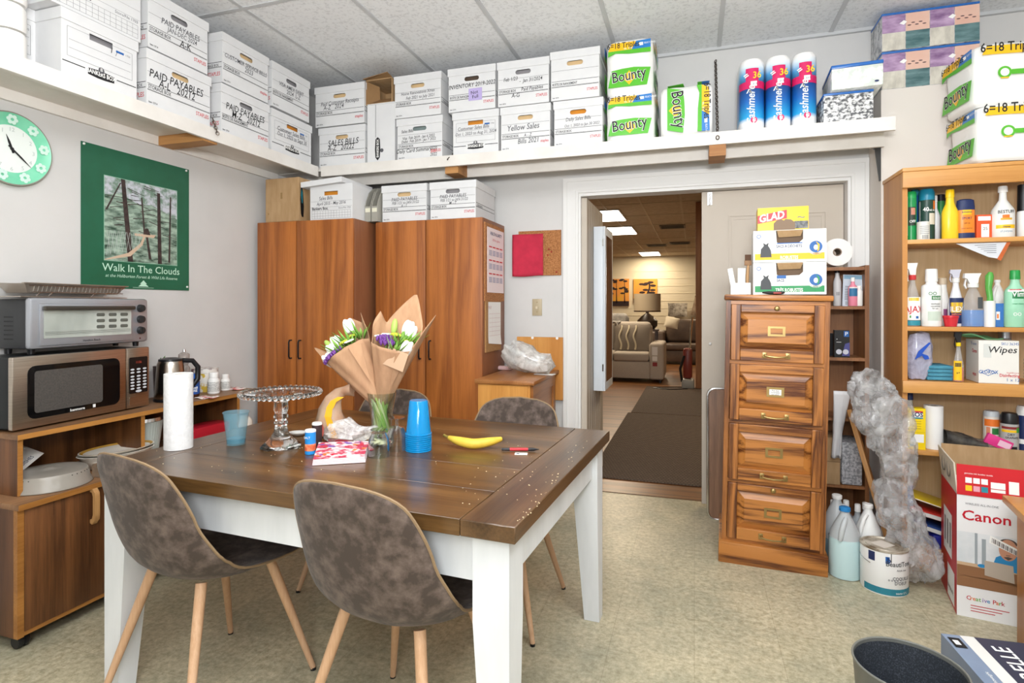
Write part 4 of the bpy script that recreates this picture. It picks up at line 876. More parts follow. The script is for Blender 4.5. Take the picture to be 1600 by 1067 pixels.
# broiling tray and rack on top
t = on_left('baking_tray', 'metal baking tray with a wire rack on the toaster oven', 'tray', -2.585, 1.60, Z2+.294+.234, R(5)); TR = mat('tray_metal', 'b5ada4', .3, .85)
MB().box(-.035, -.02, 0, .45, .15, .004).build('tray_sheet', TR, t)
m_ = MB(); x0, x1, y0, y1 = .0, .44, 0, .13
B_ = [(x0+.015, y0+.01), (x1-.015, y0+.01), (x1-.015, y1-.01), (x0+.015, y1-.01)]; T_ = [(x0-.012, y0-.01), (x1+.012, y0-.01), (x1+.012, y1+.01), (x0-.012, y1+.01)]
m_.raw([(a, b, .018) for a, b in B_]+[(a, b, .056) for a, b in T_], [(0, 1, 2, 3), (0, 1, 5, 4), (1, 2, 6, 5), (2, 3, 7, 6), (3, 0, 4, 7)]); m_.box(x0-.02, y0-.018, .0555, x1+.02, y0-.006, .060).box(x0-.02, y1+.004, .0555, x1+.02, y1+.012, .060)
o = m_.build('pan', TR, t, smooth=0); md = o.modifiers.new('thick', 'SOLIDIFY'); md.thickness = .002
m_ = MB()
for k in range(24): a = .02+.4*k/23; m_.tube([(a, -.0105, .022), (a+.006, -.0135, .05)], .0012, 5)
for a in (.03, .08, .27, .33): m_.tube([(a, -.014, .0055), (a+.02, -.014, .022)], .0015, 5)
m_.tube([(.0, -.015, .048), (.44, -.015, .048)], .0016, 5); m_.tube([(.01, -.015, .022), (.43, -.015, .022)], .0016, 5); m_.build('wire_rack', CHROME, t)
# things behind and beside the microwave on the raised shelf
ST2 = mat('kettle_steel', 'b4aaa0', .22, 1)
q = Vector((-2.60, 2.285, Z2+.001)); t = thing('kettle', 'brushed steel electric kettle with black handle beside the microwave', 'kettle', q)
m_ = MB(); m_.lathe([(0, .012), (.072, .012), (.075, .02), (.062, .19), (.055, .205), (0, .205)], seg=32); m_.build('body', ST2, t)
m_ = MB(); m_.lathe([(0, 0), (.078, 0), (.078, .011), (0, .011)]); m_.build('base_plate', BLKPL, t); m_ = MB(); m_.lathe([(.056, .205), (.055, .215), (.03, .222), (0, .223)]); m_.build('lid', BLKPL, t)
m_ = MB(); m_.tube([(.03, .045, .205), (.05, .09, .20), (.06, .115, .165), (.058, .115, .10), (.05, .085, .06), (.045, .055, .055)], [.012, .013, .014, .014, .012, .01], 10); m_.build('handle', BLKPL, t)
t = thing('floral_tin', 'white tin with fruit print behind the coffee jar', 'tin', (-2.70, 2.60, Z2+.001)); FRU = mat('fruit_print', 'e8e4dc', .4, col2='d6b43a', ns=24, detail=2, ramp=(.5, .58))
m_ = MB(); m_.lathe([(0, 0), (.068, 0), (.068, .125), (0, .125)]); m_.build('tin_body', FRU, t); m_ = MB(); m_.lathe([(.0685, .105), (.07, .106), (.07, .132), (0, .135)]); m_.m(1)
m_.build('lid', mat('tin_lid', 'e4e0da', .35, col2='5b2f3c', ns=16, ramp=(.5, .62)), t)
t = thing('pepper_mill', 'clear pepper mill standing behind the kettle', 'pepper mill', (-2.68, 2.44, Z2+.001)); m_ = MB(); m_.lathe([(0, 0), (.028, 0), (.03, .02), (.024, .06), (.03, .13), (.03, .15), (.02, .165), (.028, .19), (.028, .225), (.015, .235), (0, .236)]); m_.build('mill_body', mat('cloudy_acrylic', 'c9bfb8', .12, trans=.6), t); m_ = MB(); m_.lathe([(0, .236), (.01, .238), (.006, .252), (0, .254)]); m_.build('knob', CHROME, t)
t = thing('coffee_jar', 'brown coffee jar with blue lid and label on the raised shelf', 'jar', (-2.585, 2.40, Z2+.001)); m_ = MB(); m_.lathe([(0, 0), (.036, 0), (.04, .008), (.04, .09), (.034, .104), (0, .104)]); m_.build('jar_body', mat('coffee_glass', '4a2a1a', .1), t)
m_ = MB(); m_.lathe([(.0405, .018), (.0412, .02), (.0412, .082), (.0405, .084)]); m_.build('label_band', mat('coffee_blue', '1d4f9c', .4), t); m_ = MB(); m_.lathe([(.036, .1), (.038, .101), (.038, .122), (.034, .126), (0, .126)]); m_.build('lid', mat('lid_blue', '2a5fae', .35), t)
m_ = MB(); m_.text('Maxwell', 0, .048, .017, -.0425, sx=.9, bold=.02).text('HOUSE', 0, .032, .017, -.0425, sx=.9, bold=.02); m_.xf(Matrix.Rotation(R(52), 4, 'Z')); m_.build('label_lettering', WHITE, t, smooth=0)
for x, y, r, h, lb in ((-2.58, 2.545, .032, .118, 'larger white supplement bottle with a grey label beside the coffee jar'), (-2.61, 2.66, .026, .092, 'smaller white supplement bottle near the wardrobe')):
    t = thing('pill_bottle', lb, 'bottle', (x, y, Z2+.001)); m_ = MB(); m_.lathe([(0, 0), (r*.95, 0), (r, .005), (r, h*.62), (r*.7, h*.74), (0, h*.74)]); m_.build('bottle_body', WHTPL, t)
    m_ = MB(); m_.lathe([(r*.72, h*.74), (r*.76, h*.75), (r*.76, h*.98), (r*.7, h), (0, h)]); m_.build('cap', WHTPL, t); m_ = MB(); m_.lathe([(r*1.005, h*.1), (r*1.015, h*.11), (r*1.015, h*.55), (r*1.005, h*.56)]); m_.build('label_band', mat('bottle_label', 'd0d0cc', .5, col2='8c8c8c', ns=80, stretch=(1, 1, 4), ramp=(.5, .62)), t)
for x, y, a, lb in ((-2.50, 2.43, 10, 'crumpled red and white napkin under the coffee jar edge'), (-2.60, 2.735, -15, 'red and white napkin at the wardrobe end of the shelf')):
    m_ = MB(); m_.grid(lambda u, v: (-.05+.1*u, -.035+.07*v, .004+.004*sin(9*u)*cos(7*v)), 8, 6); o = m_.build('napkin', mat('red_white_napkin', 'eee6e2', .9, col2='c9706c', ns=30, ramp=(.5, .6)), smooth=60, loc=(x+.02, y-.03, Z2+.002), rz=R(a)); tag(o, lb, 'napkin'); md = o.modifiers.new('thick', 'SOLIDIFY'); md.thickness = .003
m_ = MB()
for k, (a, h) in enumerate(((-.02, .05), (.0, .06), (.015, .045))): m_.raw([(a-.008, 0, .0), (a+.008, 0, 0), (a+.02, .004, h*.6), (a+.01+.01*k, .01, h), (a-.004, .004, h*.6)], [(0, 1, 2, 4), (2, 3, 4)])
t = thing('potted_plant', 'small pot with one green leaf peeking above the kettle', 'plant', (-2.72, 2.33, Z2+.001)); o = MB(); o.lathe([(0, 0), (.03, 0), (.036, .17), (.03, .17), (0, .165)]); o.build('pot', mat('pot_dark', '3a2b28', .5), t); m_.xf(Matrix.Translation((0, 0, .165))); o = m_.build('leaf', mat('leaf_green', '4d7a35', .4), t); md = o.modifiers.new('thick', 'SOLIDIFY'); md.thickness = .001
# on the sideboard top
t = thing('plate_cover', 'translucent domed microwave plate cover on the sideboard', 'plate cover', (-2.515, 1.645, Z1+.002)); r = .145
m_ = MB(); m_.lathe([(r, 0), (r*1.0, .004), (r*.93, .018), (r*.90, .045), (r*.86, .058), (r*.4, .066), (r*.36, .064), (.02, .066), (.012, .070), (0, .071)], seg=56); o = m_.build('dome', mat('frosted_plastic', 'd2cbc0', .28, trans=.55), t, smooth=50); md = o.modifiers.new('thick', 'SOLIDIFY'); md.thickness = .002
m_ = MB()
for k in range(40):
    if k % 20 < 14: a = 2*pi*k/40; m_.sph((r*.885*cos(a), r*.885*sin(a), .049), .0026, 6, 4)
m_.build('vent_holes', mat('vent_dark', '5c564d', .6), t)
CER = mat('cream_ceramic', 'ece6da', .2); BANDC = mat('ochre_band', 'c79a45', .25)
for k, lb in ((0, 'deep oval cream dish underneath the banded oval plate'), (1, 'oval cream plate with an ochre band, resting in the deep dish')):
    t = thing('oval_dish' if not k else 'oval_plate', lb, 'plate', (-2.535, 1.945+.004*k, Z1+.004+.052*k), rz=R(78+4*k))
    m_ = MB(); dp = .058 if not k else .018
    m_.lathe([(0, .003), (.075, .003), (.08, 0), (.085, .003), (.112, dp), (.1175, dp+.004), (.114, dp+.005), (.088, .0075), (0, .006)], seg=48, sx=1.34, sy=.88); m_.build('plate_body', CER, t, smooth=60)
    if k: m_ = MB(); m_.lathe([(.103, .0165), (.1125, .0235)], seg=48, sx=1.34, sy=.88); m_.build('painted_band', BANDC, t, smooth=60)
t = thing('paper_sign', 'white paper sign lying behind the plate cover', 'sign', (-2.66, 1.545, Z1+.002), rz=R(90)); m_ = MB(); m_.grid(lambda u, v: (.0+.14*u-.05*v, .10*v-.05, .02+.09*u+.05*v), 4, 4); m_.m(1)
o = m_.build('paper_sheet', PAPER, t, smooth=60); md = o.modifiers.new('thick', 'SOLIDIFY'); md.thickness = .0015
m_ = MB()
for k in range(3): m_.text(('PLEASE WASH BEFORE', 'HANDS', 'CLEAN DISHES')[k], .07, .02-.03*k, .017, 0, 't', sx=.8)
def bend(v): u = (v.x+.0)/.14; w_ = (v.y+.05)/.10; return Vector((.14*u-.05*w_, .10*w_-.05, .0225+.09*u+.05*w_))
for v in m_.bm.verts: v.co = bend(v.co)
m_.build('sign_lettering', NAVY, t, smooth=0)
t = tag(MB().box(-.03, -.05, 0, .03, .05, .035, .004).build('small_box', mat('dark_green_box', '33423c', .5), loc=(-2.44, 1.885, Z1+.001)), 'small dark box beside the oval plates next to the table edge', 'box')
q = (-2.62, 2.14, Z1+.001); t = thing('ribbed_bowl', 'pale grey ribbed bowl with steel lid beyond the shelf upright', 'bowl', q); m_ = MB()
m_.grid(lambda u, v: ((.07+.02*v)*(1+.012*cos(40*2*pi*u))*cos(2*pi*u), (.07+.02*v)*(1+.012*cos(40*2*pi*u))*sin(2*pi*u), .16*v), 160, 4, wrapu=True); m_.build('bowl_body', mat('sage_ceramic', 'b9c2bc', .35), t); m_ = MB(); m_.lathe([(.092, .162), (.088, .178), (.06, .188), (0, .19)]); m_.build('lid', CHROME, t)
q = (-2.55, 2.45, Z1+.001); t = tag(MB().box(-.06, -.12, 0, .06, .12, .085, .006).build('red_packet', mat('red_packet', 'b41f30', .3), loc=q), 'red packet lying on the sideboard behind the paper towel roll', 'packet')
m_ = MB(); m_.sph((0, 0, .05), (.045, .055, .05)); m_.ground(); t = tag(m_.build('white_jar', CER, loc=(-2.48, 2.66, Z1+.001)), 'rounded white jar beside the red packet behind the blue cup', 'jar')
# ================================================================== THINGS ON THE TABLE
def ont(px, py): q = on_z(px, py, TZ); q.z = TZ+.0012; return q
q = ont(279, 700); t = thing('paper_towel_roll', 'white paper towel roll standing on the left end of the table', 'paper towels', (q.x, q.y, q.z))
TOW = mat('quilted_paper', 'e3e2e1', .9, col2='d6d5d4', ns=60, bump=.5, bs=75)
m_ = MB(); n = 48; H = .272; R0 = .0475
rad = lambda k: R0*(1+.03*max(0, cos(2*pi*k/n-R(-60)))**6)
ring = lambda z, s_: [(rad(k)*s_*cos(2*pi*k/n), rad(k)*s_*sin(2*pi*k/n), z) for k in range(n)]
A = ring(0, 1)+ring(H, 1)+ring(H, .42)+ring(H-.02, .42)
fs = []
for L in range(3):
    for k in range(n): j = (k+1) % n; fs.append((L*n+k, L*n+j, (L+1)*n+j, (L+1)*n+k))
m_.raw(A, fs); m_.build('paper_sheets', TOW, t, smooth=50); m_ = MB(); m_.lathe([(.0195, 0), (.0195, H-.003), (.018, H-.003), (.018, 0)]); m_.build('cardboard_core', KRAFT, t)
CUPB = mat('blue_cup_plastic', '17a2e6', .15, trans=.4); CUPG = film('smoke_blue_cup', '7fb0c0', .26, .34, 3, .12, 5, 0)
q = ont(369, 694); t = thing('plastic_cup', 'single translucent blue plastic cup standing by the cake stand', 'cup', q)
m_ = MB(); m_.lathe([(0, .003), (.031, .003), (.0315, 0), (.033, 0), (.034, .02), (.0445, .116), (.0475, .118), (.0475, .121), (.043, .119), (.0335, .03), (.0315, .006), (0, .006)], seg=40); m_.build('cup_wall', CUPG, t)
m_ = MB(); m_.lathe([(0, .0065), (.031, .0065), (.033, .022), (0, .022)]); m_.build('cup_bottom', mat('cup_bottom_blue', '3a98b8', .15, trans=.5), t)
q = ont(439, 699); t = thing('cake_stand', 'clear pressed glass cake stand with a beaded rim', 'cake stand', q)
m_ = MB(); hs = .205
m_.lathe([(0, .004), (.05, .004), (.068, 0), (.072, .004), (.066, .012), (.045, .028), (.026, .055), (.02, .08), (.026, .09), (.02, .10), (.027, .112), (.021, .125), (.026, .14), (.024, .165), (.04, .178), (.04, .182), (0, .182)], seg=20); m_.build('pedestal', GLASS, t, smooth=25)
m_ = MB(); m_.lathe([(0, .1825), (.06, .1825), (.128, .19), (.134, .20), (.131, .204), (.125, .196), (.06, .19), (0, .19)], seg=64); m_.build('plate', GLASS, t, smooth=40)
m_ = MB()
for k in range(44): a = 2*pi*k/44; m_.sph((.137*cos(a), .137*sin(a), .2), .0098, 10, 7)
m_.build('beaded_rim', GLASS, t)
m_ = MB()
for rr, n_ in ((.045, 12), (.09, 26)):
    for k in range(n_): a = 2*pi*k/n_; m_.tube([(rr*cos(a), rr*sin(a), .1905), ((rr+.03)*cos(a+.06), (rr+.03)*sin(a+.06), .194)], .003, 6)
m_.build('pressed_pattern', GLASS, t)
q = ont(485, 709); t = thing('salt_shaker', 'blue cardboard salt shaker with a red picture', 'salt shaker', q)
m_ = MB(); m_.lathe([(0, 0), (.0185, 0), (.0185, .078), (0, .078)]); m_.build('shaker_body', mat('shaker_blue', '2487cf', .4), t); m_ = MB(); m_.lathe([(.019, .077), (.019, .083), (.017, .085), (0, .0855)]); m_.build('shaker_top', WHTPL, t)
m_ = MB(); m_.lathe([(.0187, .012), (.019, .013), (.019, .034), (.0187, .036)], seg=24); m_.build('picture_band', mat('shaker_picture', 'd5482c', .4, col2='e89a6a', ns=60), t); m_ = MB(); m_.text('SALT', 0, .055, .012, -.0192); m_.build('shaker_lettering', WHITE, t, smooth=0)
q = ont(490, 697); t = thing('pepper_shaker', 'dark pepper shaker half hidden behind the blue salt shaker', 'pepper shaker', (q.x, q.y+.02, q.z)); m_ = MB(); m_.lathe([(0, 0), (.018, 0), (.018, .076), (0, .076)]); m_.build('shaker_body', mat('shaker_dark', '3a2a2c', .4), t); m_ = MB(); m_.lathe([(.0185, .075), (.0185, .081), (.016, .084), (0, .084)]); m_.build('shaker_top', WHTPL, t)
q = ont(466, 680); m_ = MB(); m_.lathe([(0, 0), (.02, .002), (.03, .012), (.029, .012), (.02, .005), (0, .004)], sx=1.3); tag(m_.build('plastic_spoon', WHTPL, loc=q), 'white plastic spoon lying behind the shakers', 'spoon')
# napkins
a, b, c, d = (on_z(x, y, TZ) for x, y in ((488, 728), (571, 723), (577, 700), (498, 702))); t = thing('paper_napkins', 'stack of floral red and purple paper napkins in front of the shakers', 'napkins', (0, 0, 0))
NAP = mat('floral_napkin', 'f2e9ea', .7, col2='c23b57', ns=26, detail=3, ramp=(.44, .56)); NAP2 = mat('floral_napkin_orange', 'e8a34a', .7, col2='8f63ad', ns=24, detail=3, ramp=(.45, .57))
for k in range(5):
    s_ = .001*k; Z_ = TZ+.0015+.005*k; m_ = MB(); m_.raw([(a.x+s_, a.y, Z_), (b.x-s_, b.y, Z_), (c.x, c.y, Z_), (d.x, d.y, Z_), (a.x+s_, a.y, Z_+.0042), (b.x-s_, b.y, Z_+.0042), (c.x, c.y, Z_+.0042), (d.x, d.y, Z_+.0042)], [(0, 3, 2, 1), (4, 5, 6, 7), (0, 1, 5, 4), (1, 2, 6, 5), (2, 3, 7, 6), (3, 0, 4, 7)]); m_.build('napkin', NAP if k == 4 else mat('napkin_edge', 'e9d7da', .8), t, smooth=0)
m_ = MB(); f = lambda u, v: (a*(1-u)*(1-v)+b*u*(1-v)+c*u*v+d*(1-u)*v)
for k in range(34):
    u, v = .06+.88*rnd.random(), .06+.88*rnd.random(); p = f(u, v); rr = rnd.uniform(.005, .013); m_.m(k % 4)
    m_._f([m_.bm.verts.new((p.x+rr*(1+.3*cos(3*q_))*cos(q_), p.y+rr*sin(q_), TZ+.0259+.00006*k)) for q_ in [2*pi*i/9 for i in range(9)]])
m_.build('flower_print', [mat('nap_red', 'd0304a', .7), mat('nap_orange', 'ee8a3c', .7), mat('nap_violet', '8a5fae', .7), mat('nap_pink', 'f0a8b8', .7)], t, smooth=0, recalc=False)
# bread bag and crumpled wrap
q = ont(520, 688); t = thing('bread_bag', 'printed plastic bread bag twisted upright with a yellow stripe', 'bag', q)
m_ = MB(); m_.tube([(0, 0, .0), (-.005, 0, .03), (-.012, 0, .07), (-.012, 0, .11), (.0, .005, .15), (.02, .01, .175), (.045, .015, .185), (.075, .02, .19)], [.03, .058, .056, .045, .032, .022, .02, .028], 28); m_.crumple(.012, 22, 5); m_.ground()
m_.build('bag_film', mat('beige_bag_film', 'c9ae93', .25, trans=.2, col2='b98f72', ns=12, bump=.4, bs=24), t, smooth=60)
m_ = MB(); sp = [(.045, -.045, .02), (.035, -.053, .06), (.018, -.050, .10), (.015, -.036, .13), (.024, -.024, .155), (.05, -.012, .172)]
for k in range(5): (x, y, z), (X, Y, Z_) = sp[k], sp[k+1]; m_.raw([(x-.016, y-.006, z), (x+.014, y-.003, z), (X+.012, Y-.004, Z_), (X-.014, Y-.006, Z_)], [(0, 1, 2, 3)])
m_.build('yellow_stripe', mat('stripe_yellow', 'e2a527', .3), t, smooth=60)
m_ = MB(); m_.disc(-.02, .05, .026, .035, -.063); m_.build('red_print', mat('bag_red', 'c4665a', .35), t, smooth=0)
q = ont(540, 693); t = thing('cling_wrap', 'crumpled ball of clear plastic wrap between napkins and vase', 'plastic wrap', q); CLEAR = film('crinkled_clear', 'efecea', .2, .75, 26, .08, 60)
m_ = MB(); m_.tube([(-.075, .0, .03), (-.05, 0, .035), (0, .01, .04), (.05, 0, .035), (.09, .02, .04), (.11, .03, .05)], [.02, .036, .042, .034, .018, .006], 36); m_.crumple(.012, 22, 8); m_.crease(.014, 38, (1, 1, 1), 3); m_.ground(); m_.build('wrap_film', CLEAR, t, smooth=30)
m_ = MB(); m_.tube([(-.06, -.02, .012), (0, -.03, .015), (.06, -.02, .013)], [.004, .006, .004], 6); m_.build('red_ribbon', mat('ribbon_red', 'b03a48', .4), t)
# vase with two bouquets
q = ont(590, 694); VX, VY = q.x, q.y+.03; t = thing('vase', 'clear glass vase holding the two wrapped bouquets', 'vase', (VX, VY, TZ+.0012))
m_ = MB(); m_.lathe([(0, .004), (.04, .004), (.043, 0), (.047, .002), (.042, .03), (.038, .06), (.043, .12), (.055, .19), (.0525, .19), (.040, .12), (.035, .06), (.039, .03), (.04, .012), (0, .010)], seg=40); m_.build('vase_glass', thin_glass('vase_glass', 'f0f6f2', .3), t)
STEM = mat('stem_green', '7fa34c', .45, col2='a9bd6a', ns=14); LEAFG = mat('fresh_leaf', '5f8f34', .45, col2='86b04a', ns=18); PETAL = mat('white_petal', 'f3f1ea', .5); BUD = mat('green_bud', 'a3bd5c', .5); VIO = mat('violet_petal', '6a3a86', .6); YG = mat('yellow_green_bloom', 'b5bd3a', .6)
KP = mat('kraft_wrap_paper', 'b58e6c', .8, col2='a98262', ns=40, stretch=(1, 1, .3), bump=.1)
def bouquet(label, base, mouth, R1, tips, low, nst, flowers):
    base, mouth = Vector(base), Vector(mouth); t = thing('bouquet', label, 'bouquet', base); ax = (mouth-base); L = ax.length; w_ = ax.normalized()
    u = Vector((1, 0, 0)); u = (u-w_*u.dot(w_)).normalized(); v = w_.cross(u)   # v points to the back (+y)
    if v.y < 0: v = -v
    def rim(a):
        h = low
        for ta, th_, wd in tips:
            dlt = abs((a-ta+pi) % (2*pi)-pi); h = max(h, low+th_*max(0, 1-dlt/wd))
        return h
    def pt(i, j):
        a = 2*pi*i; k = j; Lk = L*rim(a)*k; r_ = .022+(R1-.022)*(Lk/L)**.9; r_ *= 1+.03*sin(9*a+5*k)
        return tuple(w_*Lk+u*r_*cos(a)+v*r_*sin(a)*.85)
    m_ = MB(); m_.grid(pt, 72, 16, wrapu=True); o = m_.build('paper_wrap', KP, t, smooth=50); md = o.modifiers.new('thick', 'SOLIDIFY'); md.thickness = .0016
    m_ = MB(); a0 = R(300)
    m_.raw([pt((a0+.0)/(2*pi), .97), pt((a0+.6)/(2*pi), 1.0), pt((a0+.25)/(2*pi), .3)], [(0, 1, 2)]); f_ = [Vector(x.co) for x in m_.bm.verts]
    for x in m_.bm.verts: x.co += (u*cos(a0)+v*sin(a0))*.007
    o = m_.build('paper_fold', KP, t, smooth=0); md = o.modifiers.new('thick', 'SOLIDIFY'); md.thickness = .0015
    for k in range(nst):
        a = 2*pi*k/nst+.4; m_ = MB(); r0 = .020; e = Vector((VX, VY, TZ+.02+.01*(k % 3)))-base
        m_.tube([e+Vector((.034*cos(a+2), .034*sin(a+2), 0)), w_*.01+u*r0*cos(a)+v*r0*sin(a), w_*L*.8+u*R1*.3*cos(a)+v*R1*.3*sin(a)], [.0055, .005, .003], 7); m_.build('stem', STEM if k % 3 else mat('pale_stem', 'c9cf9e', .45), t)
    for kind, fu, fv, fl in flowers:
        c = w_*L*(fl-.13)+u*R1*fu+v*R1*fv; m_ = MB()
        tilt = (w_+u*fu*.5+v*fv*.4).normalized().to_track_quat('Z', 'Y').to_matrix().to_4x4(); T_ = Matrix.Translation(c) @ tilt
        if kind == 'tulip':
            m_.lathe([(0, -.03), (.014, -.024), (.021, -.006), (.021, .012), (.013, .026), (.004, .03), (0, .028)], seg=14)
            for k in range(3): b = MB(); b.sph((.011*cos(2.1*k), .011*sin(2.1*k), .002), (.014, .014, .031), 10, 8); m_.merge(b)
            m_.xf(T_); m_.build('white_tulip', PETAL, t)
        elif kind == 'bud': m_.sph((0, 0, 0), (.0125, .0125, .032), 12, 9); m_.xf(T_); m_.build('tulip_bud', BUD, t)
        elif kind == 'violet':
            for k in range(26): a = 2.4*k; r_ = .006*sqrt(k); m_.sph((r_*cos(a), r_*sin(a), .012*(1-k/40)), (.005, .005, .009), 6, 5)
            m_.xf(T_); m_.build('violet_flower', VIO, t)
        elif kind == 'yellow':
            for k in range(18): a = 2.4*k; r_ = .0045*sqrt(k); m_.sph((r_*cos(a), r_*sin(a), .008*(1-k/30)), .0055, 6, 5)
            m_.xf(T_); m_.build('yellow_flower', YG, t)
        elif kind == 'daisy':
            for k in range(9): a = 2*pi*k/9; m_.sph((.012*cos(a), .012*sin(a), .003), (.008, .008, .004), 8, 5)
            m_.xf(T_); m_.build('white_daisy', PETAL, t)
        else:
            for k in range(9):
                a = 2.4*k; l = .05+.02*(k % 3); d_ = Vector((cos(a)*.5, sin(a)*.5, .8)).normalized(); s_ = Vector((-sin(a), cos(a), 0))*.006; p0 = Vector((.01*cos(a), .01*sin(a), -.02))
                m_.raw([p0, p0+d_*l*.5+s_, p0+d_*l, p0+d_*l*.5-s_], [(0, 1, 2, 3)])
            m_.xf(T_); o = m_.build('foliage', LEAFG, t, smooth=60, recalc=False); md = o.modifiers.new('thick', 'SOLIDIFY'); md.thickness = .001
    return t, u, v, w_, pt
Yf = VY
P3 = lambda x, y, yy: on_y(x, y, yy)
b1 = P3(590, 628, Yf); m1 = P3(531, 525, Yf)
bouquet('left kraft-paper bouquet of white tulips leaning left out of the vase', b1, m1, .115, ((R(80), .46, 1.0), (R(178), .34, .7), (R(50), .42, .6)), .76, 9,
        [('tulip', -.72, -.15, .93), ('tulip', -.35, .2, 1.10), ('tulip', .28, .35, 1.20), ('bud', -.68, .25, 1.14), ('violet', -.42, -.45, .90), ('violet', -.2, -.3, .93), ('leaf', .1, .1, .98), ('leaf', .35, -.2, .96), ('leaf', -.1, -.25, .94), ('yellow', .25, -.35, .97), ('yellow', .35, .1, 1.02), ('leaf', .6, .2, 1.0), ('daisy', .5, -.5, .93), ('tulip', -.55, .05, 1.03)])
b2 = P3(597, 630, Yf+.01); m2 = P3(622, 513, Yf+.01)
_t, _u, _v, _w, _pt = bouquet('right kraft-paper bouquet with the tallest pointed wrap in the vase', b2, m2, .108, ((R(97), .70, 1.15), (R(15), .52, .75), (R(160), .38, .8)), .76, 9,
        [('tulip', .28, .45, 1.09), ('tulip', .12, .5, 1.13), ('bud', -.32, .3, 1.12), ('tulip', .62, -.25, .92), ('violet', -.3, -.25, .96), ('violet', -.1, -.35, .93), ('daisy', -.6, -.1, .97), ('daisy', -.45, .1, 1.0), ('leaf', .15, -.1, .96), ('leaf', .35, .0, 1.0), ('leaf', .3, -.4, .9), ('leaf', .45, .2, 1.0), ('yellow', -.08, .1, 1.02), ('yellow', .55, -.05, .98)])
m_ = MB(); c0 = Vector(_pt(R(300)/(2*pi), .78))-_v*.006
m_.raw([c0+_u*-.04+_w*-.012, c0+_u*.05+_w*-.02, c0+_u*.058+_w*.05, c0+_u*-.018+_w*.055], [(0, 1, 2, 3)])
m_.build('florist_label', mat('kraft_label', 'c2a183', .8), _t, smooth=0)
# dish of tea bags and glasses
q = ont(592, 693); t = thing('saucer', 'glass saucer of cream sachets at the foot of the vase', 'saucer', (q.x+.01, q.y-.03, q.z)); m_ = MB(); m_.lathe([(0, .002), (.03, .002), (.055, .012), (.057, .014), (.054, .0145), (.03, .005), (0, .005)]); m_.build('dish', THIN, t)
SA = mat('cream_sachet', 'e8e2b8', .7)
for k in range(6): a = 1.05*k; b = MB(); b.box(-.017, -.012, 0, .017, .012, .004, .0015); b.xf(Matrix.Translation((.024*cos(a), .022*sin(a), .008+.004*(k % 3))) @ Matrix.Rotation(a, 4, 'Z') @ Matrix.Rotation(.35, 4, 'X')); b.build('sachet', SA, t)
for px, py, lb, stem in ((592, 722, 'left upside-down clear glass beside the napkins', 0), (620, 712, 'upside-down stemmed glass next to the blue cups', 1)):
    q = ont(px, py-9); t = thing('drinking_glass', lb, 'glass', q, group='upside-down glasses'); m_ = MB(); r = .036
    m_.lathe([(r, 0), (r*1.02, .03), (r*.97, .06), (r*.7, .082), (.008, .088), (0, .088), (0, .085), (.008, .085), (r*.67, .079), (r*.93, .058), (r*.98, .03), (r*.96, 0), (r, 0)], seg=36); m_.build('bowl', THIN, t)
    m_ = MB(); m_.lathe([(0, .0885), (.007, .089), (.0045, .094), (.0045, .106 if stem else .09), (.008, .112 if stem else .091), (.029, .1145 if stem else .0915), (.029, .117 if stem else .094), (0, .118 if stem else .095)], seg=28); m_.build('stem_and_foot', THIN, t)
# stack of blue cups, upside down
q = ont(654, 703); CN = 9
for k in range(CN):
    last = k == CN-1; t = thing('plastic_cup', 'topmost blue plastic cup of the upside-down stack' if last else 'blue plastic cup in the upside-down stack right of the vase', 'cup', (q.x, q.y, q.z+.0072*k), group=None if last else 'nested blue cups')
    z0 = 0; m_ = MB(); m_.lathe([(.0475, 0), (.0475, .004), (.0445, .0055), (.033, .118), (.031, .121), (0, .121), (0, .119), (.030, .119), (.0322, .116), (.0437, .005), (.0465, .003), (.0465, 0), (.0475, 0)], seg=36); m_.build('cup_wall', CUPB, t)
# banana
q = ont(740, 703); t = thing('banana', 'single ripe yellow banana on the right half of the table', 'banana', q, rz=R(12)); BAN = mat('banana_peel', 'dfc048', .5, col2='c9a534', ns=14)
m_ = MB(); pts = []; rs = []
for k in range(24):
    s_ = k/23; a = R(-40)+R(80)*s_; pts.append((.15*sin(a), .15*(1-cos(a)), .021+.012*abs(s_-.5)*2)); rs.append(.019*max(.2, sin(pi*(.05+.9*s_)))**.5)
m_.tube(pts, rs, 9); m_.build('peel', BAN, t, smooth=60)
e = pts[0]; m_ = MB(); m_.tube([(e[0]+.003, e[1]-.002, e[2]), (e[0]-.012, e[1]+.007, e[2]+.002), (e[0]-.024, e[1]+.018, e[2]+.004)], [.0075, .005, .006], 6); m_.build('stem', mat('banana_stem', '9d8a3c', .6, col2='4f3f22', ns=40), t)
e = pts[-1]; m_ = MB(); m_.sph(e, (.006, .006, .006), 8, 6); m_.build('tip', mat('banana_tip', '4a3820', .7), t)
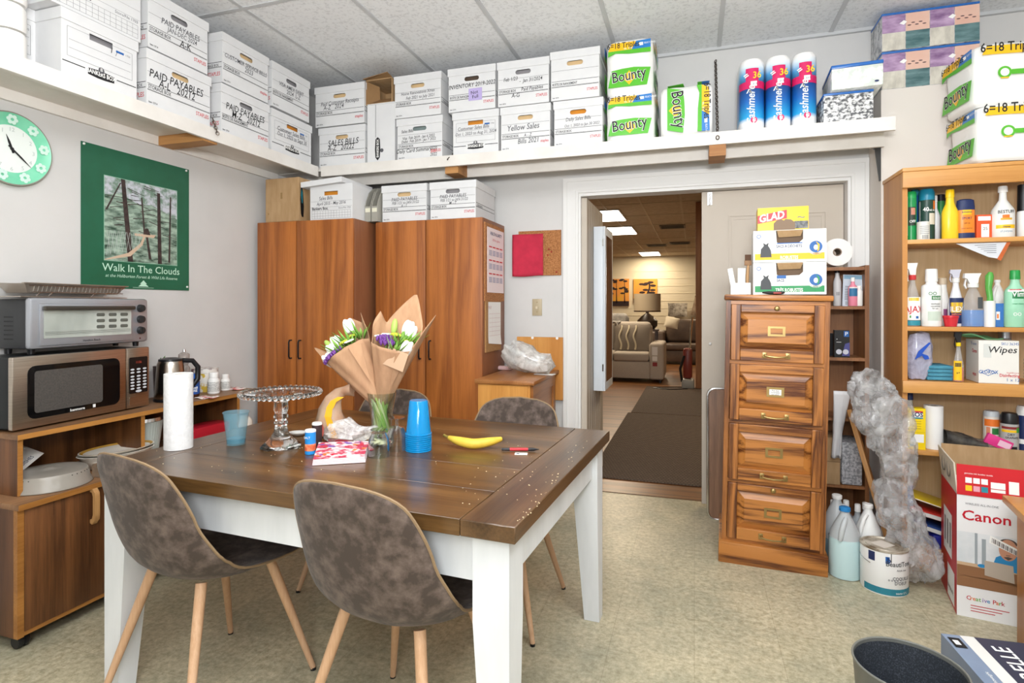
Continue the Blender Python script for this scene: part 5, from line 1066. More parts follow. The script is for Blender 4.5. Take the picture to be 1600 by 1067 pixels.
# pen, card, crumbs
q = ont(812, 705); t = thing('pen', 'black pen with a red barrel beside the banana', 'pen', (q.x, q.y, q.z+.006), rz=R(17)); m_ = MB(); m_.cyl((-.035, 0, 0), .0055, .065, axis='x', seg=14); m_.build('barrel', mat('pen_red', 'c8202c', .3), t); m_ = MB(); m_.lathe([(0, -.066), (.004, -.064), (.0055, -.036), (.0055, -.0351), (0, -.0351)], axis='x', seg=14); m_.build('cap', BLKPL, t); m_ = MB(); m_.lathe([(0, .03), (.0057, .0302), (.0057, .05), (.002, .064), (.001, .07), (0, .07)], axis='x', seg=14); m_.build('tip', BLKPL, t)
q = ont(815, 709); m_ = MB().box(-.022, -.014, 0, .022, .014, .001); m_.m(1).rect(-.016, -.008, -.006, .004, .0012, 't').rect(-.003, .0, .015, .002, .0012, 't').rect(-.003, -.005, .012, -.003, .0012, 't'); m_.m(0); t = tag(m_.build('small_card', [PAPER, INK], loc=(q.x, q.y-.006, q.z), rz=R(12)), 'small white printed card under the pen', 'card')
m_ = MB()
for k in range(150):
    if k < 60: px, py = rnd.uniform(720, 930), rnd.uniform(690, 790)
    elif k < 110: g_ = rnd.random(); px, py = 935-120*g_+rnd.uniform(-14, 4), 690+125*g_+rnd.uniform(-8, 8)
    else: px, py = rnd.uniform(240, 700), rnd.uniform(690, 740)
    p = on_z(px, py, TZ)
    s_ = rnd.uniform(.0008, .0022)
    if FLc.x < p.x < FRc.x+.015 and p.y > 1.30: m_.sph((p.x, p.y, TZ+s_*.6+.0008), (s_, s_, s_*.6), 5, 4)
tag(m_.build('crumbs', mat('crumb', 'd9c8a2', .8)), 'pale crumbs scattered over the brown table top', 'crumbs', kind='stuff')
# ================================================================== OAK FILING CABINET AND WHAT STANDS ON IT
OAKX = wood('oak_horizontal', 'b67638', '57290a', 'x', 1.15, .36, contrast=(.30, .60), bump=.1, coat=.05, distort=2.0); OAKZ = wood('oak_vertical', 'ab6c32', '532808', 'z', 1.15, .38, contrast=(.30, .62), bump=.1, coat=.05, distort=1.8)
FW, FH, FD = .462, 1.338, .40
fc = thing('filing_cabinet', 'four-drawer oak filing cabinet with brass pulls beside the doorway', 'filing cabinet', (.128, 3.043, 0), rot=(0, R(1.1), R(-2.6)))
m_ = MB(); m_.m(1).box(0, .012, .106, .022, FD, FH-.028).box(FW-.022, .012, .106, FW, FD, FH-.028); m_.m(0).box(.022, FD-.012, .106, FW-.022, FD, FH-.028).box(.022, .03, .106, FW-.022, FD-.012, .115)
DH = (FH-.028-.106-.02)/4
for k in range(5): z = .106+.0+k*DH; m_.box(.022, .012, z, FW-.022, .05, z+.018)
m_.build('carcass', [OAKX, OAKZ], fc)
MB().box(-.014, -.012, 0, FW+.012, FD, .1055, .005).build('plinth', OAKX, fc); MB().box(-.010, -.008, FH-.0275, FW+.012, FD, FH, .007).build('top', OAKX, fc)
for k in range(4):
    z0, z1 = .106+.0185+k*DH, .106-.001+(k+1)*DH; x0, x1 = .024, FW-.024
    m_ = MB(); sw, rw = .044, .038; yb = -.004
    m_.m(1).box(x0, yb, z0, x0+sw, .0185, z1, .003).box(x1-sw, yb, z0, x1, .0185, z1, .003)
    m_.m(0).box(x0+sw+.0003, yb, z0, x1-sw-.0003, .0185, z0+rw+.02, .003).box(x0+sw+.0003, yb, z1-rw, x1-sw-.0003, .0185, z1, .003)
    a0, a1, b0, b1 = x0+sw, x1-sw, z0+rw+.02, z1-rw; i = .034
    V = [(a0, .017, b0), (a1, .017, b0), (a1, .017, b1), (a0, .017, b1), (a0+.007, .015, b0+.007), (a1-.007, .015, b0+.007), (a1-.007, .015, b1-.007), (a0+.007, .015, b1-.007), (a0+i, -.001, b0+i), (a1-i, -.001, b0+i), (a1-i, -.001, b1-i), (a0+i, -.001, b1-i)]
    m_.raw(V, [(0, 1, 5, 4), (1, 2, 6, 5), (2, 3, 7, 6), (3, 0, 4, 7), (4, 5, 9, 8), (5, 6, 10, 9), (6, 7, 11, 10), (7, 4, 8, 11), (8, 9, 10, 11)])
    o = m_.build('drawer', [OAKX, OAKZ], fc, smooth=20); xc = FW/2; hz = z0+.03
    m_ = MB().box(xc-.062, yb-.003, hz-.014, xc-.042, yb-.0002, hz+.014, .001).box(xc+.042, yb-.003, hz-.014, xc+.062, yb-.0002, hz+.014, .001)
    m_.tube([(xc-.052, yb-.003, hz+.002), (xc-.05, yb-.016, hz), (xc-.03, yb-.021, hz-.004), (xc, yb-.022, hz-.006), (xc+.03, yb-.021, hz-.004), (xc+.05, yb-.016, hz), (xc+.052, yb-.003, hz+.002)], .0042, 8); m_.build('handle', BRASS, o)
    lz = (b0+b1)/2; m_ = MB(); yq = -.0012
    for (p0, q0, p1, q1) in ((-.039, -.024, .039, -.014), (-.039, .014, .039, .024), (-.039, -.0139, -.027, .0139), (.027, -.0139, .039, .0139)): m_.box(xc+p0, yq-.003, lz+q0, xc+p1, yq, lz+q1)
    m_.build('label_holder', BRASS, o)
    if k == 2:
        m_ = MB().rect(xc-.027, lz-.014, xc+.027, lz+.014, yq-.0005); m_.m(1)
        for q, s_ in enumerate(('Past due', 'receivables', 'Lay away')): m_.text(s_, xc, lz+.004-.009*q, .010, yq-.001, sx=.9)
        m_.m(0).build('label_card', [PAPER, BLACK], o, smooth=0)
    if k in (0, 3): m_ = MB(); m_.lathe([(0, -.006), (.008, -.006), (.012, -.003), (.013, 0), (0, 0)], (xc, yb-.0002, z1-.017), 18, axis='y'); m_.build('lock', BRASS, o)
ftop = lambda x, y: fc.matrix_basis @ Vector((x, y, FH+.001))
FRZ = R(-2.6)
def bagbox(z, w, h, d, band, l1, l2, label, big, x0=.125, seed=0):
    p = ftop(x0, .05); t = thing('bag_box', label, 'box', (p.x, p.y, p.z+z), rz=FRZ); m_ = MB()
    m_.m(0).holed(0, w, 0, h, 0, [(w*.33, h*.62), (w*.37, h*.58), (w*.64, h*.60), (w*.69, h*.70), (w*.69, h*.985), (w*.32, h*.985)])
    m_.raw([(0, 0, 0), (w, 0, 0), (w, d, 0), (0, d, 0), (0, 0, h), (w, 0, h), (w, d, h), (0, d, h)], [(0, 3, 2, 1), (4, 5, 6, 7), (1, 2, 6, 5), (2, 3, 7, 6), (3, 0, 4, 7)])
    o = -.0008; m_.m(1).rect(.008, .012, w-.008, h*.27, o); m_.m(2).text(l2, w*.5, h*.09, h*.15, o-.0005, sx=.72, bold=.02)
    m_.m(3).text(l1, w*.5 if big else w*.38, h*.45 if big else h*.40, h*.12, o, sx=.78, bold=.02)
    if big: m_.text('ROBUSTES 20 SACS', w*.5, h*.36, h*.055, o, sx=.8)
    m_.m(4).prism([(w*.10, h*.16), (w*.26, h*.16), (w*.25, h*.36), (w*.23, h*.46), (w*.21, h*.52), (w*.22, h*.62), (w*.18, h*.56), (w*.14, h*.62), (w*.15, h*.52), (w*.11, h*.42)], o, o-.0004)
    m_.m(2).disc(w*.86, h*.45, h*.25, h*.25, o); m_.m(5).disc(w*.86, h*.45, h*.18, h*.18, o-.0004); m_.m(1).poly([(w*.86, h*.62), (w*.91, h*.52), (w*.905, h*.35), (w*.88, h*.3), (w*.885, h*.5)], o-.0008); m_.m(2).disc(w*.86, h*.43, h*.06, h*.08, o-.0008)
    m_.m(5).disc(w*.08, h*.82, .010, .010, o); m_.m(2).disc(w*.08, h*.82, .007, .007, o-.0004)
    m_.m(5).rect(w*.33, h*.50 if not big else h*.57, w*.46 if not big else w*.68, h*.60, o-.0003)
    m_.m(0).build('printed_carton', [mat('white_print_carton', 'ebebe8', .5), band, WHITE, NAVY, mat('dark_grey_print', '4b4d50', .6), mat('arrow_blue', '2b62a6', .5)], t, smooth=0, recalc=False)
    m_ = MB().box(.01, .02, .01, w-.01, d-.01, h-.012); m_.build('bag_roll', mat('inside_brown', '6d5846', .8), t)
    m_ = MB(); m_.raw([(w*.33, -.001, h*.985), (w*.69, -.001, h*.985), (w*.66, .012, h*.80), (w*.36, .014, h*.78)], [(0, 1, 2, 3)]); o_ = m_.build('torn_flap', KRAFT, t, smooth=0); md = o_.modifiers.new('thick', 'SOLIDIFY'); md.thickness = .003
    return t
bagbox(0, .325, .158, .16, mat('band_green', '2f9158', .5), 'SACS', 'TRÈS ROBUSTES', 'white and green garbage bag box standing on the filing cabinet', 0)
bagbox(.160, .325, .158, .16, mat('band_yellow', 'f0b824', .5), 'SACS À DÉCHETS', 'ROBUSTES', 'white and yellow garbage bag box stacked on the green one', 1)
p = ftop(.146, .055); t = thing('bag_box', 'yellow box with red logo on top of the garbage bag boxes', 'box', (p.x, p.y, p.z+.32), rz=FRZ); m_ = MB(); w, h = .228, .112
m_.m(0).box(0, 0, 0, w, .14, h); m_.m(1).poly([(0, h*.30), (w*.58, h*.50), (w*.58, h*.88), (0, h*.66)], -.0006); m_.m(2).text('GLAD', w*.28, h*.44, .052, -.0012, rot=R(9), shear=.2, sx=.85, bold=.03)
m_.m(3).prism([(w*.32, .0), (w*.74, .0), (w*.74, h*.30), (w*.66, h*.44), (w*.55, h*.47), (w*.52, h*.40), (w*.47, h*.47), (w*.38, h*.42), (w*.32, h*.3)], -.0005, -.0012); m_.m(4).rect(w*.72, .004, w*.99, h*.36, -.0009); m_.text('~', w*.85, h*.38, .06, -.0009)
m_.m(0).build('printed_carton', [mat('glossy_yellow', 'f3c80f', .35), mat('logo_red', 'c92a35', .4), WHITE, mat('opening_brown', '8a7562', .8), mat('bag_dark_print', '47484a', .6, col2='8a8c8e', ns=60)], t, smooth=0, recalc=False)
p = ftop(.02, .05); t = thing('napkin_box', 'small white box of folded papers and wooden sticks on the filing cabinet', 'box', p, rz=FRZ); m_ = MB(); w, h = .093, .058
m_.box(0, 0, 0, w, .08, .003).box(0, 0, .003, w, .003, h).box(0, .077, .003, w, .08, h).box(0, .003, .003, .003, .077, h).box(w-.003, .003, .003, w, .077, h); m_.build('holder', mat('white_card', 'f4f4f3', .5), t, smooth=0)
for k, (a, tl) in enumerate(((.02, -.35), (.045, .02), (.055, .06))): m_ = MB(); m_.box(-.012, .02+.015*k, .004, .012, .0215+.015*k, .135); m_.xf(Matrix.Translation((a, 0, 0)) @ Matrix.Rotation(tl*.5, 4, 'Y')); m_.build('paper_fold', PAPER, t)
p = ftop(.100, .10); t = thing('brush', 'wooden-handled brush standing upright between papers and garbage bag boxes', 'brush', p, rz=FRZ); m_ = MB(); m_.tube([(0, 0, 0), (0, 0, .10), (.004, 0, .15)], [.006, .008, .006], 10); m_.build('handle', wood('brush_wood', 'b78f63', '8a643d', 'z', 1, .5), t)
m_ = MB().box(-.014, -.006, .15, .02, .006, .175, .002); m_.build('head', mat('brush_head', '8e6b4a', .6), t); m_ = MB(); m_.box(-.012, -.005, .175, .018, .005, .205); m_.build('bristles', mat('bristle', '5a4030', .9), t)
p = ftop(.165, .02); t = thing('utility_knife', 'black and red handled tool lying in front of the green box', 'tool', (p.x, p.y, p.z), rz=FRZ); m_ = MB(); m_.tube([(0, 0, .012), (.03, 0, .010), (.06, 0, .009), (.085, .0, .010), (.10, 0, .012)], [.004, .008, .008, .008, .005], 8); m_.ground(); m_.build('handle', BLKPL, t); m_ = MB(); m_.box(.05, -.0088, .004, .085, -.0072, .012, .001); m_.build('grip', mat('grip_red', 'a0413c', .5), t)

# folded card table leaning behind the cabinet
t = thing('folding_table', 'folded wood-grain card table with a chrome edge behind the filing cabinet', 'folding table', (.078, 3.62, 0), rot=(R(-5), 0, 0)); ROSE = wood('rosewood_laminate', '8f6a50', '5b3d2c', 'z', 1.0, .45, distort=.8)
m_ = MB(); m_.prism(rrect(.006, .006, .474, .774, .04, 6), .0005, .02); m_.build('table_top', ROSE, t)
pp = rrect(.003, .003, .477, .777, .043, 6); m_ = MB(); m_.tube([(a, .010, b) for a, b in pp], .011, 8, closed=True); m_.build('metal_edge', CHROME, t)

# narrow brown shelf unit between cabinet and ledge wall
SHB = wood('brown_shelf_wood', 'a06d43', '6f4627', 'z', 1.0, .45, contrast=(.25, .75), distort=.7); UZ = 1.497; UX0, UX1, UY0, UY1 = .605, .885, 3.46, 3.70
t = thing('shelf_unit', 'narrow brown wooden shelf unit behind the filing cabinet', 'shelf unit', (UX0, UY0, 0)); W_ = UX1-UX0; D_ = UY1-UY0
for x in (0, W_-.02): MB().box(x, 0, 0, x+.02, D_, UZ).build('side_panel', SHB, t)
for z in (.02, .30, .66, .985, 1.262, UZ-.025): MB().box(.0201, .002, z, W_-.0201, D_-.006, z+.017).build('shelf', SHB, t)
MB().box(.0201, D_-.0058, .02, W_-.0201, D_, UZ).build('back_panel', SHB, t)
t = thing('paper_roll', 'white paper roll lying on its side on the narrow shelf unit', 'paper roll', (X_at(1307, 3.50), 3.48, UZ+.001)); r = .074
m_ = MB(); m_.lathe([(.022, 0), (r, 0), (r*1.0, .11), (.022, .11)], (0, 0, r), 40, axis='y'); m_.build('paper_sheets', mat('roll_white', 'ecebe9', .85), t); m_ = MB(); m_.lathe([(.017, .002), (.0225, .0005), (.0225, .1095), (.017, .108), (.017, .002)], (0, 0, r), 24, axis='y'); m_.build('core', mat('core_brown', '8a7868', .8), t)
# ================================================================== GENERIC BOTTLES
def B_(px0, px1, ytop, Y, zb): a, c = X_at(px0, Y), X_at(px1, Y); return (a+c)/2, (c-a)/2, on_y((px0+px1)/2, ytop, Y).z-zb
def label_part(t, items, rr, nm='label_print', sy=1):
    """curved label patches and lettering wrapped round a bottle of radius rr"""
    g = MB(); ms = []
    def mi(m_):
        if m_ not in ms: ms.append(m_)
        return ms.index(m_)
    for it in items:
        if it[0] == 'band':
            _, m_, z0, z1, a0, a1 = it; n = 14; k = rr+.0006
            P = [[(k*sin(a0+(a1-a0)*i/n), -k*sy*cos(a0+(a1-a0)*i/n), z) for z in (z0, z1)] for i in range(n+1)]
            g.m(mi(m_))
            for i in range(n): g.raw([P[i][0], P[i+1][0], P[i+1][1], P[i][1]], [(0, 1, 2, 3)])
        else:
            _, m_, s_, a, z, sz, *op = it; h = MB(); h.text(s_, 0, z, sz, 0, rot=op[0] if op else 0, sx=op[1] if len(op) > 1 else .85, bold=.015)
            for v in h.bm.verts: an = a+v.co.x/rr; v.co = Vector(((rr+.0014)*sin(an), -(rr+.0014)*sy*cos(an), v.co.z))
            i = mi(m_); g.mi = i
            h.bm.verts.index_update(); vs_ = [g.bm.verts.new(v.co) for v in h.bm.verts]
            for f in h.bm.faces: g._f([vs_[v.index] for v in f.verts])
            h.bm.free()
    g.build(nm, ms, t, smooth=0, recalc=False)
def bottle(name, label, catg, loc, r, h, m_, cap=None, neck=.35, sh=.6, sy=1, items=(), rz=0, group=None, top=.86):
    t = thing(name, label, catg, loc, rz=rz, group=group); nr = r*neck
    b = MB(); b.lathe([(0, 0), (r*.94, 0), (r, r*.08), (r, h*sh), (r*.93, h*(sh+.05)), (nr*1.15, h*(sh+.6*(top-sh))), (nr, h*(top-.03)), (nr, h*top), (0, h*top)], seg=28, sy=sy); b.build('bottle_body', m_, t)
    if cap: b = MB(); k = max(nr*1.15, r*cap[1]); b.lathe([(nr*.9, h*(top-.001)), (k, h*(top-.001)), (k*.93, h*.99), (k*.8, h), (0, h)], seg=20, sy=max(sy, .8)); b.build('cap', cap[0], t)
    if items: label_part(t, items, r, sy=sy)
    return t
def can(name, label, catg, loc, r, h, m_, top=None, items=(), dome=0, group=None):
    t = thing(name, label, catg, loc, group=group); z = h*(1-dome)
    b = MB(); b.lathe([(0, 0), (r, 0), (r, z), (0, z)], seg=28); b.build('can_body', m_, t)
    if top: b = MB(); b.lathe([(r*.985, z+.0004), (r*.985, z+(h-z)*.7), (r*.8, h), (0, h)], seg=28); b.build('cap', top, t)
    if items: label_part(t, items, r)
    return t
def spray(label, loc, r, h, m_, head, collar, items=(), sy=.8, sh=.5, flip=1, rz=0, liquid=None, hz=.74, waist=.42):
    t = thing('spray_bottle', label, 'spray bottle', loc, rz=rz); nr = r*.36; L = h*hz
    b = MB(); b.lathe([(0, 0), (r*.94, 0), (r, r*.1), (r, L*sh), (r*.86, L*(sh+.1)), (r*waist, L*.86), (nr, L*.93), (nr, L), (0, L)], seg=26, sy=sy); b.build('bottle_body', m_, t)
    if liquid: b = MB(); b.lathe([(0, .002), (r*.965, .002), (r*.965, liquid[1]), (0, liquid[1])], seg=26, sy=sy); b.build('liquid', liquid[0], t)
    b = MB(); b.lathe([(nr*1.25, L*.965), (nr*1.3, L*.97), (nr*1.3, L*1.06), (nr*.8, L*1.07), (0, L*1.07)], seg=18); b.build('collar', collar, t)
    b = MB(); z = L*1.07; H = h-z; f = flip
    b.prism([(-r*.36*f, z), (r*.36*f, z), (r*.42*f, z+H*.5), (r*.62*f, h), (-r*.75*f, h), (-r*.8*f, z+H*.55), (-r*.55*f, z+H*.45)], -r*.24, r*.24); b.build('trigger_head', head, t, smooth=0)
    b = MB(); b.prism([(-r*.58*f, z+H*.42), (-r*.66*f, z+H*.42), (-r*.80*f, z-H*.2), (-r*.62*f, z-H*.55), (-r*.56*f, z-H*.5), (-r*.66*f, z-H*.1)], -r*.12, r*.12); b.build('trigger', head, t, smooth=0)
    if items: label_part(t, items, r, sy=sy)
    return t
# in the narrow shelf unit
zs = 1.28
x, r, h = B_(1303, 1316, 418, 3.50, zs); bottle('bottle', 'slim white bottle with black cap on the narrow shelf unit', 'bottle', (x, 3.52, zs), r, h, mat('grey_white_plastic', 'c9c8ca', .35), (BLKPL, .62), .5, .6, 1, [('text', INK, '||||', 0, h*.3, .02)])
a, c = X_at(1316, 3.50), X_at(1347, 3.50); h = on_y(1330, 428, 3.50).z-zs
t = thing('card_pack', 'pale blue printed card pack standing on the narrow shelf unit', 'pack', (a, 3.50, zs), rot=(R(-6), R(3), 0)); m_ = MB(); w = c-a; m_.box(0, 0, 0, w, .006, h); m_.m(1).rect(.004, h*.86, w-.004, h*.98, -.0006); m_.m(2)
for k in range(9): m_.rect(.01, h*.2+.009*k, w*.55, h*.2+.009*k+.003, -.0006)
m_.m(3).text('|||||||', w*.3, .012, .022, -.0006, sx=.8); m_.m(0).build('pack_sheet', [mat('pale_blue_card', 'c3ccd8', .5), mat('pack_header', '7aa0b8', .5), INK, BLACK], t, smooth=0)
x, r, h = B_(1328, 1343, 433, 3.44, zs); bottle('bottle', 'pink lotion bottle in front of the pale blue card pack', 'bottle', (x, 3.478, zs), r, h, mat('pink_lotion', 'e58aa0', .3), (WHTPL, .45), .4, .62, .8, [('band', mat('label_blue_lotion', '2f6f9c', .5), h*.34, h*.62, -1, 1), ('band', WHITE, h*.62, h*.66, -1, 1)])
x, r, h = B_(1339, 1350, 446, 3.44, zs); bottle('bottle', 'small white bottle right of the pink lotion bottle', 'bottle', (x+.004, 3.482, zs), r, h, WHTPL, (WHTPL, .7), .6, .7)
zs = 1.003
x0, x1 = X_at(1304, 3.47), X_at(1328, 3.47); h = on_y(1315, 516, 3.47).z-zs
t = thing('battery_pack', 'black and blue pack of round batteries on the narrow shelf unit', 'pack', (x0, 3.475, zs)); m_ = MB(); w = x1-x0; m_.box(0, 0, 0, w, .03, h); m_.m(1).rect(w*.62, h*.76, w*.95, h*.97, -.0006); m_.m(2).disc(w*.3, h*.2, w*.19, w*.19, -.0006); m_.disc(w*.74, h*.2, w*.19, w*.19, -.0006); m_.m(3).poly([(w*.5, h*.05), (w, h*.05), (w, h*.55), (w*.7, h*.5)], -.0004); m_.m(4).rect(.01, h*.55, w*.45, h*.565, -.0006).rect(.01, h*.66, w*.2, h*.68, -.0006).text('P', w*.78, h*.80, .03, -.001)
m_.m(0).build('pack_body', [BLKPL, BLUE, mat('cell_silver', 'c8cad4', .3), mat('pack_violet', '4a4a86', .4), WHITE], t, smooth=0)
t = tag(MB().box(0, 0, 0, .055, .04, .125).build('black_box', BLKPL, loc=(x0-.01, 3.55, zs)), 'small plain black box behind the battery pack', 'box')

# ================================================================== CORNER CLUTTER BETWEEN CABINET AND BOOKCASE
JUGP = mat('jug_plastic', 'd9dee0', .3, trans=.35); LIQ = mat('pale_blue_liquid', 'b4d2d8', .15, trans=.3)
def jug(label, loc, r, h, bodym, capm, rz=0, liq=None):
    t = thing('jug', label, 'jug', loc, rz=rz); b = MB()
    b.lathe([(0, 0), (r*.93, 0), (r, r*.12), (r, h*.52), (r*.9, h*.64), (r*.55, h*.80), (r*.30, h*.90), (r*.28, h*.94), (0, h*.94)], seg=28, sy=1); b.build('jug_body', bodym, t)
    b = MB(); b.tube([(r*.25, -r*.35, h*.86), (r*.35, -r*.72, h*.82), (r*.3, -r*.95, h*.70), (r*.2, -r*.97, h*.56)], [r*.14, r*.17, r*.18, r*.14], 10); b.build('handle', bodym, t)
    b = MB(); b.lathe([(r*.27, h*.941), (r*.36, h*.943), (r*.36, h*.99), (r*.3, h), (0, h)], seg=20); b.build('cap', capm, t)
    if liq: b = MB(); b.lathe([(r*1.001, .004), (r*1.004, .006), (r*1.004, h*liq[1]), (r*1.001, h*liq[1]+.001)], seg=28); b.build('liquid_level', liq[0], t)
    return t
CAPB = mat('cap_blue', '2a7fc0', .35)
jug('large translucent jug of pale blue liquid with a blue cap beside the filing cabinet', (.682, 3.065, 0), .068, .325, JUGP, CAPB, R(-40), (mat('liquid_tint', 'bcd6d8', .25), .56))
jug('translucent jug with grey-blue liquid behind the blue-capped jug', (.685, 3.235, 0), .064, .33, JUGP, WHTPL, R(10), (mat('liquid_grey', '8fb0bd', .25), .35))
jug('opaque white jug standing behind the paint can', (.80, 3.145, 0), .058, .325, mat('white_hdpe', 'e6e6e4', .4), WHTPL, R(-60))
for k, (px, Y, h) in enumerate(((1302, 3.37, .26), (1322, 3.37, .265), (1340, 3.33, .262), (1307, 3.30, .255), (1352, 3.41, .25))):
    bottle('bottle', ('clear flip-top bottle nearest the cabinet, back row of the corner bottles', 'clear flip-top bottle second from the cabinet in the back row of bottles', 'clear flip-top bottle beside the leaning plank', 'clear flip-top bottle behind the blue-capped jug, front row', 'clear flip-top bottle half behind the leaning plank')[k], 'bottle', (max(.655, X_at(px, Y)), Y, 0), .03, h, film('clear_pet', 'd6dfe4', .35, .5, 4, .1, 10, 0), (WHTPL, .45), .42, .66, items=[('band', mat('faint_blue_label', 'a9c0d2', .4), .06, .12, -1.2, 1.2)])
# paint can
t = thing('paint_can', 'white one-gallon paint can with a stained lid on the floor', 'paint can', (.822, 2.985, 0), rz=R(12)); r, h = .0935, .195
m_ = MB(); m_.lathe([(0, 0), (r*.98, 0), (r, .004), (r, h-.008), (r*.98, h-.004), (0, h-.004)], seg=40); m_.build('can_body', mat('can_white', 'e8e8e6', .35), t); m_ = MB(); m_.lathe([(r*.98, h-.006), (r*1.02, h-.004), (r*1.02, h+.002), (r*.93, h+.003), (r*.90, h-.003), (r*.78, h-.003), (r*.76, h), (0, h)], seg=40); m_.build('lid', mat('stained_lid', 'c9c0b0', .4, .3, col2='7b6a54', ns=14, ramp=(.4, .62)), t)
m_ = MB().box(-.04, -.03, h+.0005, .03, .035, h+.002); m_.xf(Matrix.Rotation(.5, 4, 'Z')); m_.build('lid_label', mat('lid_label', 'd8cfc4', .7), t)
TL = mat('teal_band', '2b7f92', .4)
label_part(t, [('band', TL, .006, .035, -1.4, 1.4), ('text', mat('can_text', '4a4d50', .6), 'BeautiTone', .22, .135, .030), ('text', INK, 'COQUILLE', .30, .075, .02), ('text', INK, "D'OEUF", .26, .055, .02), ('text', INK, 'Acrylic latex', .3, .115, .011), ('text', WHITE, 'interior 3.7 L', .3, .014, .012), ('band', BLUE, .145, .175, -.42, -.25), ('text', NAVY, 'b', -.28, .15, .035), ('band', NAVY, .145, .185, -1.15, -.85), ('band', BLACK, .15, .19, -.2, -.17), ('text', INK, 'o o o o', -.1, .07, .016)], r)
m_ = MB(); m_.tube([(r*1.02*cos(a), r*1.02*sin(a), h*.72+.02*sin(a)) for a in [R(-30)+R(240)*k/14 for k in range(15)]], .0018, 5); m_.build('wire_handle', CHROME, t)
# leaning plank, cardboard, film, white cloth
a, b = Vector((.925, 3.20, .002)), Vector((.775, 3.42, .725)); d = (b-a); rot_ = d.to_track_quat('Z', 'Y')
t = thing('plank', 'bare pine plank leaning against the narrow shelf unit', 'plank', a); t.rotation_mode = 'QUATERNION'; m_ = MB().box(-.05, -.0, 0, .045, .022, d.length, .001); t.rotation_quaternion = rot_ @ Matrix.Rotation(R(38), 3, 'Z').to_quaternion()
m_.build('board', wood('plank_wood', 'd5a263', 'a5733b', 'z', .9, .6, distort=.5), t)
t = thing('carton', 'plain brown cardboard carton low in the narrow shelf unit', 'box', (UX0+.022, 3.455, .318)); MB().box(0, 0, 0, .12, .2, .25, .002).build('carton_body', KRAFT, t); MB().box(-.0, -.0006, .12, .12, 0, .125).build('tape_line', mat('tape', '8f7150', .5), t)
t = tag(MB().box(0, 0, 0, .10, .2, .23, .01).build('foam_block', mat('speckled_foam', 'c3c3c6', .8, col2='8f9094', ns=70, ramp=(.45, .55)), loc=(UX0+.15, 3.462, .318)), 'speckled grey foam block beside the brown carton in the narrow shelf unit', 'foam')
m_ = MB(); m_.grid(lambda u, v: (.0+.085*u*(.55+.45*v)+.012*sin(11*u+2*v), -.012*sin(17*u)*(1.1-v)-.02*v, .36*v), 24, 16); o = m_.build('hanging_bag', mat('white_poly', 'dcdcde', .35), smooth=70, loc=(X_at(1300, 3.40), 3.42, .47)); tag(o, 'limp white plastic bag hanging at the side of the filing cabinet', 'plastic bag'); md = o.modifiers.new('thick', 'SOLIDIFY'); md.thickness = .002
FILMM = film('clear_film', 'c9c9ca', .14, .62, 10, .10, 40, .5)
def film_pt(px, py, Y): q = on_y(px, py, Y); return (q.x, q.y, q.z)
m_ = MB(); pts = [film_pt(1362, 583, 3.13), film_pt(1362, 603, 3.11), film_pt(1376, 640, 3.10), film_pt(1392, 690, 3.10), film_pt(1400, 735, 3.09), film_pt(1402, 770, 3.08), film_pt(1408, 800, 3.06), film_pt(1422, 840, 3.06), film_pt(1430, 875, 3.05), film_pt(1432, 900, 3.05)]
fine = []; rr = []; R_ = [.05, .09, .112, .085, .072, .06, .07, .088, .082, .03]
for k in range(len(pts)-1):
    for q in range(14): f = q/14; fine.append(Vector(pts[k]).lerp(Vector(pts[k+1]), f)); rr.append(R_[k]*(1-f)+R_[k+1]*f)
fine.append(Vector(pts[-1])); rr.append(R_[-1]); m_.tube(fine, rr, 72); m_.crumple(.030, 7, 2); m_.crease(.024, 13, (1.3, 1.3, .32), 2); m_.crease(.009, 34, (1.2, 1.2, .3), 5); m_.crease(.002, 80, (1, 1, .4), 8)
z = min(v.co.z for v in m_.bm.verts); m_.xf(Matrix.Translation((0, 0, -z+.002))); tag(m_.build('plastic_film', FILMM, smooth=50), 'big crumpled heap of clear plastic film in front of the pine bookcase', 'plastic film')
# ================================================================== PINE BOOKCASE WITH CLEANING SUPPLIES
PX = wood('bookcase_pine_x', 'd8a05a', 'b67833', 'x', .7, .4, contrast=(.2, .8), distort=.7); PZ = wood('bookcase_pine_z', 'c98d4b', 'a86c33', 'z', .7, .42, contrast=(.2, .8), distort=.7); PZB = wood('bookcase_back', 'd9bd94', 'c4a377', 'z', .5, .55, distort=.4)
BX0, BX1, BY0, BY1, BZ = .966, 1.95, 3.225, 3.515, 1.93
t = thing('bookcase', 'honey pine bookcase full of cleaning supplies against the white ledge wall', 'bookcase', (BX0, BY0, 0)); W_, D_ = BX1-BX0, BY1-BY0
m_ = MB()
for x in (0, W_-.022): MB().box(x, .001, 0, x+.022, D_, BZ-.001).build('side_panel', PZ, t)
MB().box(.0221, D_-.008, .06, W_-.0221, D_, BZ-.02).build('back_panel', PZB, t); MB().box(-.006, -.022, BZ-.0005, W_+.006, D_, BZ+.018, .003).build('top', PX, t)
MB().box(-.004, -.02, BZ-.078, W_+.004, .0005, BZ-.001, .002).build('top_rail', PX, t); MB().box(-.003, -.02, 0, W_+.003, .0005, .115, .003).build('base_rail', PX, t); MB().box(-.003, -.0204, .095, W_+.003, -.0201, .098).build('base_groove', mat('groove_pine', 'a06a2e', .5), t)
SZ = (1.602, 1.180, .916, .58, .10)
for z in SZ[:2]+SZ[3:]: MB().box(.0222, .002, z-.021, W_-.0222, D_-.0082, z, .001).build('shelf', PX, t)
MB().box(.0222, .002, SZ[2]-.021, W_-.0222, D_-.0082, SZ[2], .001).build('shelf', PX, t); MB().box(-.004, -.02, SZ[2]-.056, W_+.004, .0005, SZ[2]+.002, .002).build('middle_rail', PX, t)
